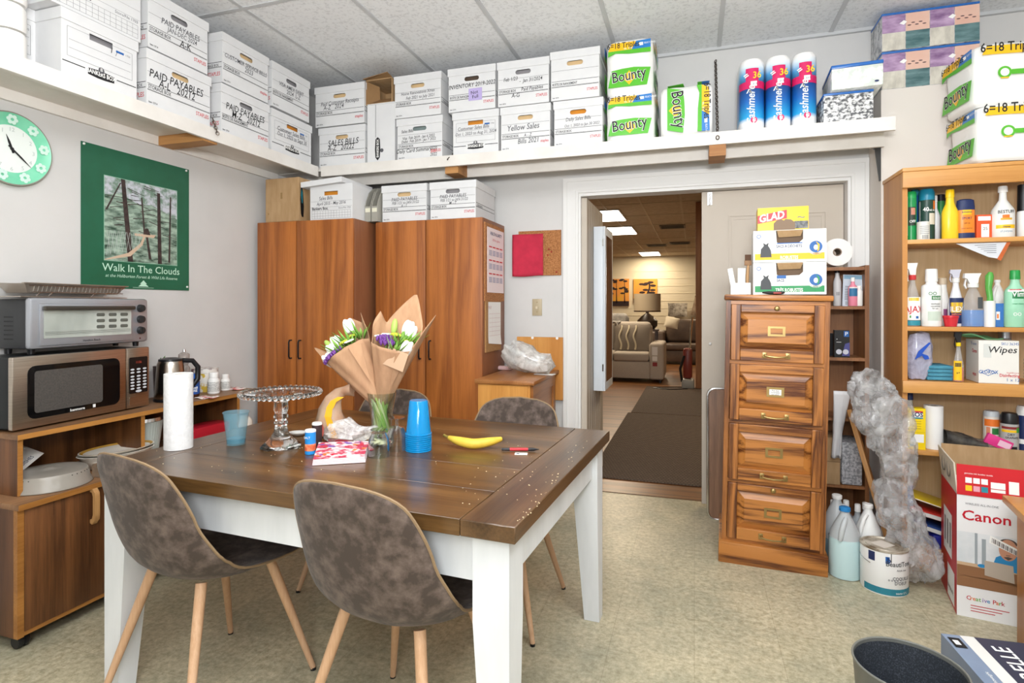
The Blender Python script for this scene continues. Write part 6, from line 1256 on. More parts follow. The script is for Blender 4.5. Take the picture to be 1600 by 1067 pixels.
# two towel packs on top
for lv, lb in ((0, 'paper towel pack directly on top of the pine bookcase'), (1, 'paper towel pack stacked on the other one above the bookcase')):
    t = thing('paper_towel_pack', lb, 'paper towels', (1.432-.01*lv, 3.185+.01*lv, BZ+.021+.262*lv), rz=R(4+2*lv), group='paper towel packs above the bookcase'); roll_pack(t, .36, .26 if not lv else .285, .30, plain='f')
Y1 = 3.27
def put(fn, px0, px1, yt, zb, Y, *a, **k): x, r, h = B_(px0, px1, yt, Y, zb); return fn(x, r, h, Y, zb, *a, **k)
# --- top shelf
z = SZ[0]+.001
x, r, h = B_(1415, 1432, 300, 3.29, z); can('spray_can', 'green aerosol can at the left end of the top shelf', 'spray can', (x, 3.29, z), r, h, mat('can_green', '1f8f4e', .3), mat('cap_green', '25a356', .3), [('band', WHITE, h*.1, h*.9, -1.2, -.9), ('band', mat('pic_dark', '2c3a2c', .5), h*.3, h*.68, -.8, .6), ('band', mat('pic_skin', 'cf8a72', .5), h*.52, h*.66, -.3, .5), ('text', WHITE, 'OFF', 0, h*.36, .018)], dome=.14)
x, r, h = B_(1424, 1438, 296, 3.36, z); can('spray_can', 'blue aerosol can behind the green one on the top shelf', 'spray can', (x, 3.37, z), r, h, BLUE, TEAL, dome=.12)
x, r, h = B_(1436, 1461, 296, 3.30, z); can('spray_can', 'dark green aerosol can with teal cap marked 40', 'spray can', (x, 3.305, z), r, h, mat('can_forest', '25433a', .35), mat('cap_teal', '1d7f9c', .3), [('text', WHITE, '40', -.4, h*.56, .028), ('text', WHITE, 'ONE SHOT', .45, h*.56, .012), ('band', ORANGE, h*.6, h*.76, .55, 1.0), ('band', mat('pic_cream', 'd6cdbc', .5), h*.3, h*.52, -.0, .9), ('band', GREYPL, .0, h*.76, -1.4, -1.1)], dome=.22)
x, r, h = B_(1434, 1454, 346, 3.245, z); can('spray_can', 'short white can with small print in front of the teal-capped can', 'can', (x, 3.258, z), r, h, mat('can_offwhite', 'dedcd6', .4), WHTPL, [('text', INK, '||||||', 0, h*.08, .02)]+[('band', mat('fine_print', 'a8a8a8', .7), h*(.3+.1*k), h*(.34+.1*k), -.8, .8) for k in range(5)], dome=.06)
x, r, h = B_(1459, 1473, 304, 3.30, z); bottle('bottle', 'slim white bottle with grey shading left of the yellow bottle', 'bottle', (x, 3.33, z), r, h, mat('pearl_white', 'dcdde0', .3), (WHTPL, .4), .3, .5)
x, r, h = B_(1465, 1480, 303, 3.38, z); bottle('bottle', 'green bottle with black cap behind the yellow bottle', 'bottle', (x, 3.40, z), r*1.2, h, mat('bottle_green', '2e8a45', .3), (BLKPL, .8), .7, .45)
x, r, h = B_(1472, 1498, 296, 3.26, z); bottle('bottle', 'bright yellow bottle on the top shelf of the bookcase', 'bottle', (x, 3.265, z), r, h, mat('bottle_yellow', 'f0cc2c', .3), (mat('cap_yellow', 'eec21c', .3), .5), .48, .52, .75, top=.84)
x, r, h = B_(1495, 1524, 311, 3.26, z); t = bottle('bottle', 'orange sunscreen bottle with navy cap on the top shelf', 'bottle', (x, 3.268, z), r, h*.98, mat('sunscreen_orange', 'ef8a2a', .35), None, .8, .80, .55, top=.98, items=[('band', NAVY, 0, h*.14, -1.5, 1.5), ('band', NAVY, h*.72, h*.82, -1.5, 1.5), ('band', YELL, h*.60, h*.72, -.5, .5), ('text', NAVY, 'BANANA', 0, h*.64, .012), ('text', NAVY, 'SPORT', 0, h*.48, .016), ('text', mat('print_brown', '6b3a1c', .5), 'SPF 50', 0, h*.36, .010), ('text', mat('print_brown', '6b3a1c', .5), 'broad spectrum', 0, h*.24, .008)])
b = MB(); b.lathe([(r*.98, h*.80), (r*1.0, h*.82), (r*.92, h*.97), (r*.6, h), (0, h)], seg=24, sy=.6); b.build('cap', NAVY, t)
a, c = X_at(1526, 3.27), X_at(1552, 3.27); h = on_y(1540, 335, 3.27).z-z; t = thing('carton', 'small orange box standing between sunscreen and white spray bottle', 'box', (a, 3.272, z), rz=R(6)); w = c-a; m_ = MB().box(0, 0, 0, w, .05, h); m_.m(1).rect(w*.3, h*.05, w*.8, h*.6, -.0006); m_.rect(w*.1, h*.75, w*.9, h*.93, -.0006); m_.m(2).text('25', w*.55, h*.35, .02, -.001); m_.m(0).build('carton_body', [mat('box_orange', 'e5582a', .4), WHITE, BLACK], t, smooth=0)
x, r, h = B_(1551, 1588, 290, 3.27, z); bottle('bottle', 'large white bottle with arched lettering and an orange picture', 'bottle', (x, 3.285, z), r, h, mat('bottle_white_gloss', 'e8e8e4', .3), (WHTPL, .42), .30, .50, .8, [('text', BLACK, 'BESTUFF', 0, h*.46, .021), ('band', ORANGE, h*.37, h*.43, -.35, .25), ('band', mat('pic_gold', 'd9a93c', .5), h*.33, h*.37, -.5, .5), ('band', YELL, h*.17, h*.24, -.9, .9), ('text', NAVY, 'cleaner', 0, h*.185, .012), ('text', mat('pale_print', '9cb2c4', .5), 'all purpose', 0, h*.1, .013)], top=.88)
x, r, h = B_(1588, 1604, 288, 3.30, z); bottle('bottle', 'white bottle with tall black cap at the right frame edge, top shelf', 'bottle', (x+.012, 3.31, z), r*1.3, h, WHTPL, (BLKPL, .8), .8, .44, top=.5)
# leaflet hanging under the top shelf
p = on_y(1505, 386, 3.40); t = thing('leaflet', 'tilted white leaflet with an orange margin hanging under the top shelf', 'leaflet', (p.x-.09, 3.24, SZ[0]-.024)); m_ = MB(); m_.raw([(0, 0, 0), (.20, 0, 0), (.165, 0, -.075), (.13, 0, -.068)], [(0, 1, 2, 3)]); m_.m(1).raw([(.20, -.0006, 0), (.215, -.0006, 0), (.178, -.0006, -.085), (.162, -.0006, -.079)], [(0, 1, 2, 3)]); m_.m(2)
for k in range(5): m_.rect(.075+.012*k, -.012-.009*k, .16, -.010-.009*k, -.0006)
o = m_.m(0).build('leaflet_sheet', [mat('leaflet_white', 'd3d6dc', .6), mat('leaflet_orange', 'c1602c', .6), INK], t, smooth=0)
# --- second shelf
z = SZ[1]+.001
AQ = film('clear_spray_plastic', 'dfe3e6', .18, .3, 4, .1, 10, 0)
x, r, h = B_(1414, 1438, 411, 3.27, z); spray('clear spray bottle with white trigger, red collar and red lettering', (x, 3.272, z), r, h, AQ, WHTPL, mat('collar_red', 'c83438', .4), [('band', WHITE, h*.10, h*.46, -1.3, 1.3), ('text', mat('ajax_red', 'c92a36', .4), 'AJAX', 0, h*.22, .044), ('band', YELL, h*.40, h*.45, -.7, .8), ('band', TEAL, .004, h*.09, -1.4, 1.4), ('band', GREEN, h*.13, h*.17, -.6, -.4), ('band', BLUE, h*.12, h*.16, .2, .6)], hz=.76)
x, r, h = B_(1440, 1472, 420, 3.26, z); bottle('bottle', 'white round bottle with a green emblem and fine print', 'bottle', (x, 3.266, z), r, h, mat('bottle_matte_white', 'eeeeec', .4), (WHTPL, .56), .55, .66, .85, [('band', mat('emblem_green', '3b7a45', .5), h*.46, h*.53, -.25, .75), ('text', WHITE, 'SOLEX', .28, h*.475, .014), ('text', mat('emblem_green', '3b7a45', .5), 'OO', -.15, h*.54, .024), ('text', INK, 'disinfectant', .15, h*.38, .010), ('text', INK, 'concentrate', .15, h*.34, .010), ('text', INK, 'for use', .1, h*.30, .010), ('band', mat('pale_green_print', 'c4d0c2', .6), h*.1, h*.26, -.6, .9)], top=.78)
x, r, h = B_(1466, 1482, 434, 3.36, z); bottle('bottle', 'white bottle with purple label peeking out behind the emblem bottle', 'bottle', (x, 3.37, z), r*1.3, h, WHTPL, (mat('cap_beige', 'cbb9a0', .4), .7), .6, .5, 1, [('band', mat('label_plum', '8d4a78', .5), .02, h*.35, -.2, 1.5)])
x, r, h = B_(1480, 1511, 421, 3.30, z); spray('white spray bottle with a yellow and navy label behind the red cup', (x, 3.315, z), r*.82, h, mat('spray_white', 'e9e8ee', .35), mat('trigger_grey', 'c6c6d2', .35), WHTPL, [('band', NAVY, h*.05, h*.50, -1.1, .9), ('band', YELL, h*.24, h*.42, -.9, .7), ('text', WHITE, 'ILEX', -.1, h*.26, .035), ('text', ORANGE, 'bathroom', -.1, h*.20, .013)], hz=.80, sh=.45)
x, r, h = B_(1474, 1499, 493, 3.245, z); m_ = MB(); m_.lathe([(0, 0), (r*.72, 0), (r*.95, h*.8), (r, h*.82), (r, h), (r*.9, h), (r*.68, .004), (0, .004)], seg=24); t = tag(m_.build('red_cup', mat('cup_red', 'cf2f3a', .3), loc=(x, 3.252, z)), 'small red plastic cup on the second shelf', 'cup')
x, r, h = B_(1503, 1540, 427, 3.28, z); spray('clear spray bottle half full of bright blue liquid', (x, 3.288, z), r, h, AQ, WHTPL, WHTPL, [('band', mat('black_fine_print', '4c5052', .6), h*.34, h*.55, .1, .6)], liquid=(mat('bright_blue_liquid', '0a74c4', .2), h*.31), hz=.76, waist=.5)
x, r, h = B_(1539, 1556, 470, 3.25, z); t = thing('dish_brush', 'green-handled brush standing in a white holder', 'brush', (x, 3.258, z)); m_ = MB(); m_.lathe([(0, 0), (r, 0), (r*1.05, h), (r*.9, h), (0, h*.9)], seg=22); m_.build('holder', WHTPL, t); m_ = MB(); m_.tube([(0, 0, h*.9), (.002, 0, h*1.1), (-.004, 0, h*1.5), (.0, 0, h*1.95), (.004, 0, h*2.1)], [.015, .012, .013, .017, .008], 12); m_.build('handle', mat('brush_green', '59a84a', .3), t)
x, r, h = B_(1549, 1571, 437, 3.38, z); jug('white jug with a grip handle behind the green brush', (x, 3.39, z), r*1.25, h, WHTPL, WHTPL, R(-60))
a, c = X_at(1556, 3.27), X_at(1569, 3.27); h = on_y(1562, 474, 3.27).z-z; t = thing('carton', 'blue and white box left of the green cream cleanser', 'box', (a, 3.275, z)); w = c-a; m_ = MB().box(0, 0, 0, w, .05, h); m_.m(1).rect(w*.1, h*.3, w*.55, h*.65, -.0006); m_.m(2).rect(w*.2, h*.36, w*.4, h*.55, -.001); m_.m(0).build('carton_body', [mat('box_blue', '3f78c0', .4), WHITE, ORANGE], t, smooth=0)
x, r, h = B_(1570, 1604, 422, 3.26, z); bottle('bottle', 'pale green cream cleanser bottle with dark green cap', 'bottle', (x, 3.266, z), r, h, mat('cleanser_green', '9fd8b8', .3), (mat('cap_dark_green', '2b9a4c', .3), .5), .42, .60, .75, [('band', WHITE, h*.62, h*.66, -1, .6), ('band', mat('vim_oval', '1f7a44', .4), h*.50, h*.62, -.55, .55), ('text', WHITE, 'Vim', 0, h*.535, .036), ('band', RED, h*.645, h*.665, -.8, .3), ('text', WHITE, 'OO', -.1, h*.2, .022), ('text', mat('vim_text', '3a9a68', .5), 'cream cleaner', 0, h*.40, .009)], top=.84)
# --- third shelf
z = SZ[2]+.003
q = on_y(1434, 590, 3.28); t = thing('bagged_brushes', 'clear bag with a blue handled brush leaning at the left of the third shelf', 'plastic bag', (q.x+.006, 3.29, z)); m_ = MB(); m_.tube([(0, 0, 0), (0, 0, .02), (.004, 0, .09), (.006, .005, .16), (.004, .01, .22), (.0, .012, .238)], [.04, .052, .055, .054, .044, .012], 40); m_.crumple(.012, 20, 4); m_.crumple(.004, 60, 4)
for v in m_.bm.verts: v.co.y *= .62
m_.ground(); m_.build('bag_film', film('blue_white_bag', 'c3c3da', .4, .9, 14, .12, 34), t, smooth=50); m_ = MB(); m_.prism([(-.03, .10), (.0, .12), (.012, .10), (.03, .105), (.025, .12), (.0, .13), (.035, .18), (.03, .185), (-.015, .14)], -.044, -.048); m_.build('brush_handle', mat('brush_blue', '1f4fb4', .35), t)
a, c = X_at(1448, 3.27), X_at(1491, 3.27); h = on_y(1470, 571, 3.27).z-z; m_ = MB(); w = c-a; n = 4
for k in range(n):
    t = thing('folded_cloth', ('blue cleaning cloth at the bottom of the folded pile', 'second blue cleaning cloth from the bottom of the pile', 'third blue cleaning cloth from the bottom of the pile', 'topmost folded blue cleaning cloth')[k], 'cloth', (a+.003*(k % 2), 3.262, z+h/n*k), group='folded blue cloths'); MB().box(0, 0, 0, w-.006, .16, h/n-.001, .005).build('cloth', mat('teal_cloth', '3d7f98', .9, col2='4f93ab', ns=30), t)
x, r, h = B_(1490, 1507, 519, 3.245, z); t = spray('slim spray bottle with black and yellow trigger and amber liquid', (x, 3.252, z), r, h, AQ, BLKPL, mat('collar_yellow', 'f0cf1e', .35), [('band', YELL, h*.03, h*.42, -1.2, .35), ('band', BLACK, h*.30, h*.38, -.9, .2), ('text', BLACK, 'a+', -.3, h*.16, .016)], liquid=(mat('amber_liquid', 'd4661e', .2), h*.28), hz=.74, sh=.42)
pL, pR = on_y(1527, 600, 3.235), on_y(1588, 600, 3.235); w = pR.x-pL.x; h = on_y(1558, 532, 3.235).z-z
t = thing('carton', 'white wipes carton with blue diamond logo on the third shelf', 'box', (pL.x, 3.222, z), rz=R(-4)); m_ = MB().box(0, 0, 0, w, .16, h)
m_.m(1).poly([(w*.05, h*.25), (w*.24, h*.17), (w*.44, h*.25), (w*.24, h*.33)], -.0005); m_.m(0).poly([(w*.08, h*.25), (w*.24, h*.185), (w*.41, h*.25), (w*.24, h*.315)], -.0009); m_.m(1).text('CLOROX', w*.245, h*.225, .022, -.0014, sx=.8, bold=.02); m_.text('SKU 36345', w*.78, h*.90, .018, -.0006, sx=.8); m_.m(3).text('Wipes', w*.58, h*.72, .042, -.0006, shear=.2, bold=.01)
m_.m(2).text('Disinfecting', w*.77, h*.16, .02, -.0006, sx=.8, bold=.02); m_.text('healthcare', w*.85, h*.24, .011, -.0006); m_.m(1).text('1 x 12', w*.85, h*.06, .02, -.0006); m_.m(4).rect(w*.12, h*.60, w*.32, h*.92, -.0006)
m_.m(2).text('Clorox', -.05, h*.70, .025, -.0006, 'l', sx=.8, bold=.02).text('wipes', -.05, h*.15, .025, -.0006, 'l', sx=.8, bold=.02); m_.m(1).text('75 count', -.06, h*.88, .02, -.0006, 'l')
m_.m(0).build('carton_body', [mat('carton_white', 'e6e4de', .6), BLUE, RED, BLACK, mat('pale_wipe_print', 'd3d6d2', .6)], t, smooth=0, recalc=False)
a = X_at(1503, 3.28); m_ = MB(); m_.grid(lambda u, v: (.16*u, .10*v, .022*(1-u)+.008*sin(7*u)*cos(5*v)), 12, 8); o = m_.build('cloth_green', mat('green_cloth', '7fc08a', .9), smooth=60, loc=(pL.x-.03, 3.30, z+h+.004)); tag(o, 'pale green cloth thrown over the wipes carton', 'cloth'); md = o.modifiers.new('thick', 'SOLIDIFY'); md.thickness = .006; md.offset = 1
x, r, h2 = B_(1565, 1585, 518, 3.42, z); t = thing('glass_jar', 'glass jar with metal lid behind the wipes carton', 'jar', (x, 3.45, z)); m_ = MB(); m_.lathe([(0, 0), (r, 0), (r, h2*.84), (r*.9, h2*.86), (0, h2*.86)]); m_.build('jar_body', mat('jar_dim_glass', 'b9c0c2', .1, trans=.5), t); m_ = MB(); m_.lathe([(r*.95, h2*.861), (r*1.02, h2*.862), (r*1.02, h2), (0, h2)]); m_.build('lid', mat('zinc_lid', 'b6bac2', .3, .8), t)
x = X_at(1600, 3.3); m_ = MB()
for k in range(7): m_.tube([(-.03, -.02, .012+.016*k), (.0, -.03, .014+.016*k), (.04, -.02, .012+.016*k)], .005, 6)
m_.tube([(-.02, -.02, 0), (-.02, -.02, .11)], .004, 6); m_.tube([(.03, -.02, 0), (.03, -.02, .11)], .004, 6); t = tag(m_.build('wire_basket', mat('grey_wire', '6c7076', .4, .5), loc=(x+.02, 3.30, z)), 'small grey wire basket at the right frame edge, third shelf', 'basket')
# --- fourth shelf
z = SZ[3]+.001
x, r, h = B_(1416, 1430, 614, 3.30, z); bottle('bottle', 'clear bottle with navy cap in the corner behind the yellow box', 'bottle', (x+.004, 3.33, z), r*1.1, h, mat('bottle_dim', 'd9d9d6', .25, trans=.3), (NAVY, .75), .6, .6, 1, [('band', YELL, h*.5, h*.66, -1, 1)])
a, c = X_at(1418, 3.25), X_at(1446, 3.25); h = on_y(1432, 638, 3.25).z-z; t = thing('carton', 'yellow soap pad box with red and blue logo on the fourth shelf', 'box', (a, 3.247, z)); w = c-a; m_ = MB().box(0, 0, 0, w, .055, h); m_.m(1).rect(w*.22, h*.78, w*.85, h*.90, -.0006); m_.m(2).rect(w*.22, h*.90, w*.85, h*.94, -.0006); m_.m(3).rect(w*.22, h*.75, w*.85, h*.785, -.0008); m_.m(4).text('SOS', w*.53, h*.80, .031, -.0012, sx=.9, bold=.03)
m_.m(1).rect(w*.14, h*.17, w*.9, h*.37, -.0006); m_.m(5).rect(w*.1, h*.415, w*.98, h*.42, -.0006); m_.m(3).rect(w*.1, h*.08, w*.4, h*.13, -.0006); m_.m(5)
for k in range(5): m_.rect(w*.2, h*.5+.012*k, w*.75, h*.5+.012*k+.003, -.0006)
m_.m(0).build('carton_body', [mat('sos_yellow', 'f2d216', .4), WHITE, RED, TEAL, NAVY, mat('sos_print', 'b89a1a', .6)], t, smooth=0)
x, r, h = B_(1445, 1475, 634, 3.29, z); t = thing('paper_roll', 'white paper towel roll standing on the fourth shelf', 'paper roll', (x, 3.302, z)); m_ = MB(); m_.lathe([(.02, 0), (r, 0), (r, h), (.02, h), (.02, h-.02)], seg=36); m_.build('paper_sheets', mat('roll_white', 'ecebe9', .85), t); m_ = MB(); m_.lathe([(.019, h-.001), (.017, h-.001), (.017, .001), (.019, .001)], seg=20); m_.build('core', mat('core_brown', '8a7868', .8), t)
a, c = X_at(1477, 3.26), X_at(1541, 3.26); t = thing('black_bag', 'black plastic packet of garbage bags lying on the fourth shelf', 'bag', (a, 3.26, z)); m_ = MB(); w = c-a; m_.grid(lambda u, v: (w*u, .02+.05*sin(2*pi*v), .06+.05*cos(2*pi*v)*(1-.45*u)-.02*u), 16, 16); m_.crumple(.006, 22, 1); m_.ground(); m_.build('bag_film', mat('black_film', '2d2b2a', .16, col2='5a564f', ns=16), t, smooth=60); m_ = MB(); m_.box(.05, .0, .06, .052, .002, .07); m_.bm.free()
a, c = X_at(1537, 3.25), X_at(1580, 3.25); t = thing('sponge_pack', 'pink packet lying at an angle in front of the nut can', 'packet', (a, 3.245, z+.055), rot=(0, R(24), 0)); m_ = MB().box(0, 0, 0, c-a, .02, .05, .004); m_.m(1).rect(.05, .012, .1, .04, -.0007); m_.m(0).build('packet', [mat('packet_pink', 'e03c8a', .35), mat('packet_pale', 'f2c4d8', .4)], t)
x, r, h = B_(1538, 1563, 642, 3.34, z); can('nut_can', 'red and white nut can with green leaf print and pale lid', 'can', (x, 3.35, z), r, h, mat('can_paper', 'e5ddd2', .4), mat('can_lid_clear', 'c9ced2', .3), [('band', ORANGE, h*.62, h*.80, -1.3, 1.3), ('band', mat('leaf_print', '2f7a3c', .5), h*.42, h*.58, -.3, .6), ('band', mat('shrimp_print', 'd98a66', .5), h*.3, h*.6, -1, -.5)], dome=.14)
x, r, h = B_(1564, 1592, 645, 3.29, z); can('spray_can', 'aerosol can with black cap and a grey lower label', 'spray can', (x, 3.295, z), r, h, mat('can_grey', 'b4b4b2', .35), BLKPL, [('band', mat('label_dkred', '8a2a2c', .4), h*.62, h*.68, -1.3, 1.3), ('band', YELL, h*.54, h*.60, -1.3, .4), ('band', GREEN, h*.54, h*.66, .4, 1.3), ('text', BLACK, 'DRY', -.2, h*.46, .016), ('text', BLACK, 'GRAPHITE', -.1, h*.39, .013), ('band', BLACK, h*.05, h*.2, -.6, .5)], dome=.26)
x, r, h = B_(1589, 1612, 634, 3.33, z); can('spray_can', 'white topped can with a navy label at the right frame edge', 'can', (x, 3.335, z), r, h, NAVY, WHTPL, [('band', WHITE, h*.2, h*.3, -1.3, 1.3)], dome=.2)
# --- bottom
z = SZ[4]+.001
x, r, h = B_(1414, 1426, 760, 3.27, z); bottle('bottle', 'white bottle with a blue top standing at the left of the lowest shelf', 'bottle', (x+.006, 3.29, z), r*1.15, h, WHTPL, (BLUE, .95), .9, .45, top=.5)
for k, (cl, a0, ln, lb) in enumerate((('c8352c', 14, .30, 'red folder lying slanted on the lowest shelf'), ('2c4a8c', 16, .26, 'navy folder under the red folder on the lowest shelf'), ('e9c92a', 17, .36, 'yellow folder on top of the folders on the lowest shelf'))):
    t = thing('folder', lb, 'folder', (1.005+.01*k, 3.25, z+(.17, .105, .235)[k]), rot=(0, R(a0), 0)); MB().box(0, 0, 0, ln, .22, .008 if k == 2 else .028, .002).build('cover', mat('folder_%d' % k, cl, .4), t); MB().box(.002, -.001, .002, ln-.004, -.0003, .006 if k == 2 else .02).build('pages', PAPER, t)
t = thing('blue_box', 'cobalt blue tub on the lowest shelf behind the plastic film', 'tub', (1.10, 3.245, z)); MB().box(0, 0, 0, .30, .2, .07, .01).build('tub_body', mat('cobalt', '2a2f9c', .3), t); MB().box(.09, -.004, .02, .15, -.0002, .06, .0015).build('tub_label', mat('tub_label', 'c9cbe0', .5), t)

# ================================================================== RIGHT FOREGROUND
t = thing('printer_carton', 'red and white printer carton with open flaps in front of the bookcase', 'box', (1.037, 2.813, 0), rz=R(-10.5)); w, d, h = .355, .335, .50; REDC = mat('carton_red', 'c9202a', .4); WC = mat('carton_gloss_white', 'e9e9ea', .35); bb = .005
m_ = MB().box(0, 0, 0, w, bb, h).box(0, d-bb, 0, w, d, h).box(0, bb, 0, bb, d-bb, h).box(w-bb, bb, 0, w, d-bb, h).box(bb, bb, 0, w-bb, d-bb, bb)
m_.m(1).rect(-d, 0, 0, h, -.0006, 'l'); m_.m(2).rect(-d*.80, h*.38, -d*.28, h*.76, -.0012, 'l').rect(-d*.55, h*.02, -d*.12, h*.30, -.0012, 'l'); m_.m(3)
for k in range(3): m_.rect(-d*.74+.055*k, h*.46, -d*.74+.055*k+.028, h*.68, -.0018, 'l')
m_.text('megatank', -d*.35, h*.1, .03, -.0018, 'l')
m_.m(0).build('carton_body', [WC, REDC, WHITE, mat('carton_grey_print', '8a7f7c', .5)], t, smooth=0, recalc=False)
m_ = MB(); o_ = -.0008; m_.m(0).rect(0, h*.0, w, h, o_); WF = w; w = .225
m_.m(1).text('Canon', w*.42, h*.80, .057, o_-.0008, sx=1.05, bold=.015); m_.m(3).text('WIRELESS ALL-IN-ONE', w*.36, h*.925, .012, o_-.0008, sx=.9)
m_.m(4).rect(0, h*.28, WF, h*.70, o_-.0004); m_.m(5).rect(w*.26, h*.44, w*.30, h*.70, o_-.0008).rect(w*.36, h*.44, w*.42, h*.66, o_-.0008)
m_.m(6).poly([(0, h*.34), (WF, h*.30), (WF, h*.44), (0, h*.45)], o_-.0010).rect(0, h*.25, WF, h*.34, o_-.0010); m_.m(7).poly([(0, h*.425), (WF, h*.41), (WF, h*.44), (0, h*.45)], o_-.0013)
# man at a laptop printed on the carton
m_.m(8).poly([(w*.50, h*.44), (w*.56, h*.53), (w*.66, h*.56), (w*.86, h*.56), (w*.97, h*.50), (w*1.0, h*.42)], o_-.0016); m_.m(9).disc(w*.73, h*.60, w*.13, h*.085, o_-.0020, seg=28); m_.m(10).disc(w*.73, h*.655, w*.125, h*.035, o_-.0018); m_.rect(w*.665, h*.605, w*.72, h*.612, o_-.0024).rect(w*.735, h*.605, w*.79, h*.612, o_-.0024).rect(w*.70, h*.555, w*.76, h*.56, o_-.0024).poly([(w*.665, h*.54), (w*.73, h*.52), (w*.795, h*.54), (w*.73, h*.548)], o_-.0022)
m_.m(11).poly([(w*.40, h*.37), (w*.82, h*.34), (w*.80, h*.48), (w*.40, h*.49)], o_-.0026); m_.m(8).disc(w*.36, h*.44, w*.06, h*.015, o_-.0016)
m_.m(2).poly([(w*.46, h*.64), (w*.94, h*.55), (w*.96, h*.60), (w*.48, h*.70)], o_-.0030)
m_.m(10)
for k in range(22): a = .50+.019*k; m_.poly([(w*a, h*(.645-.0042*k)), (w*(a+.006+.004*(k % 3)), h*(.643-.0042*k)), (w*(a+.010+.004*(k % 3)), h*(.68-.0042*k)), (w*(a+.004), h*(.682-.0042*k))], o_-.0034)
for k, (ch, cc) in enumerate(zip('Creative Park', (1, 12, 12, 13, 13, 14, 14, 8, 8, 1, 12, 13, 1))): m_.m(cc).text(ch, w*(.17+.041*k), h*.145, .024, o_-.0008, sx=.95, bold=.01)
m_.m(1)
for k in range(3): m_.rect(w*.2, h*(.10-.022*k), w*(.75-.1*k), h*(.106-.022*k), o_-.0008)
m_.m(0).build('printed_front', [WC, mat('logo_red_carton', 'c2182c', .4), WHITE, INK, mat('office_print', 'cdd4d8', .45, col2='e6e8ea', ns=6), mat('office_grey', '9aa3a8', .5), mat('desk_print', '8d6444', .5), mat('desk_edge_print', 'c9ab8a', .5), mat('shirt_blue_print', '2b86bd', .5), mat('skin_print', 'c68f74', .5), mat('hair_print', '4f4540', .5), mat('laptop_print', 'b5a899', .4), ORANGE, mat('park_green', '6fae3c', .5), mat('park_violet', '8c6ab4', .5)], t, smooth=0, recalc=False)
w = .355
m_ = MB(); fh = .125; m_.box(0, -.004, h+.001, w, .0, h+fh); m_.m(1)
for k, (a, b) in enumerate(((.12, .052), (.23, .052), (.12, .02), (.23, .02), (.34, .02), (.34, .052))): m_.m((1, 1, 2, 3, 4, 1)[k]).rect(w*a*.66, h+b, w*(a*.66+.06), h+b+.022, -.0046)
m_.m(1).rect(w*.31, h+.04, w*.44, h+.065, -.0046).rect(w*.31, h+.025, w*.44, h+.037, -.0046).rect(w*.47, h+.025, w*.56, h+.075, -.0046).text('genuine ink bottles inside', w*.2, h+.088, .009, -.0046)
m_.xf(Matrix.Translation((0, 0, h)) @ Matrix.Rotation(R(-4), 4, 'X') @ Matrix.Translation((0, 0, -h))); m_.m(0).build('front_flap', [REDC, WHITE, YELL, PINK, TEAL], t, smooth=0, recalc=False)
m_ = MB(); m_.raw([(.0, .0, h+.001), (0, d, h+.001), (-.012, d+.01, h+.13), (-.012, .0, h+.13), (.005, .0, h+.001), (.005, d, h+.001), (-.007, d+.01, h+.13), (-.007, .0, h+.13)], [(0, 1, 2, 3), (4, 7, 6, 5), (0, 3, 7, 4), (1, 5, 6, 2), (3, 2, 6, 7)]); m_.m(1)
for b0 in (.10, .21): m_.tube([(-.0075+.0, d-b0+.034*cos(q), h+.075+.034*sin(q)) for q in [2*pi*i/18 for i in range(18)]], .0022, 5, closed=True)
m_.m(0).build('side_flap', [mat('flap_cream', 'd8cdbc', .6), mat('flap_ink', '6f675e', .7)], t, smooth=0, recalc=False)
m_ = MB().box(0, d+.001, h-.0, w, d+.006, h+.14); m_.build('back_flap', KRAFT, t, smooth=0)
t = thing('pine_bench', 'orange pine bench end cut off by the right frame edge', 'bench', (1.146, 2.705, 0), rz=R(-9.5)); MB().box(0, -.47, .515, .55, 0, .542, .003).build('top', PX, t); MB().box(.032, -.44, 0, .054, -.05, .5145, .002).build('end_panel', PZ, t); MB().box(.0545, -.25, .30, .52, -.23, .40).build('stretcher', PX, t); MB().box(.498, -.44, 0, .52, -.05, .5145, .002).build('end_panel', PZ, t)
t = thing('waste_bin', 'round grey waste bin with a dark inside on the floor', 'bin', (.555, 1.80, 0)); r = .134; m_ = MB(); m_.lathe([(0, 0), (r*.80, 0), (r*.82, .006), (r*.985, .296), (r, .30), (r, .304), (r*.975, .304), (r*.965, .296), (r*.80, .012), (0, .008)], seg=56); m_.m(0).build('bin_body', mat('bin_grey', '5f605c', .35, col2='6a6b67', ns=5), t)
m_ = MB(); m_.lathe([(r*.962, .2955), (r*.797, .0125), (0, .0085)], seg=56); m_.build('bin_liner', mat('bin_inside', '2b2f35', .45, col2='4b5058', ns=260, ramp=(.5, .62)), t); m_ = MB(); m_.tube([(r*.99*cos(2*pi*k/56), r*.99*sin(2*pi*k/56), .304) for k in range(56)], .003, 8, closed=True); m_.build('rim', mat('bin_rim', '74756f', .3), t)
t = thing('dinnerware_box', 'grey-blue dinnerware box with large white lettering in the bottom right corner', 'box', (.765, 1.70, 0), rz=R(3.5)); w, d, h = .42, .42, .25; m_ = MB().box(0, 0, 0, w, d, h)
o_ = h+.0006; m_.m(1).rect(.05, 0, .088, d, o_, 't'); m_.m(2).rect(.0881, 0, w, d, o_, 't'); m_.m(3).text('CORELLE', .158, .25, .066, o_+.0006, 't', rot=R(90), sx=.95, bold=.012); m_.text('Livingware', .20, .28, .034, o_+.0006, 't', rot=R(90), shear=.25); m_.m(4).rect(.008, d-.075, .04, d-.02, o_+.0006, 't'); m_.m(3).rect(.015, d-.06, .03, d-.035, o_+.0012, 't')
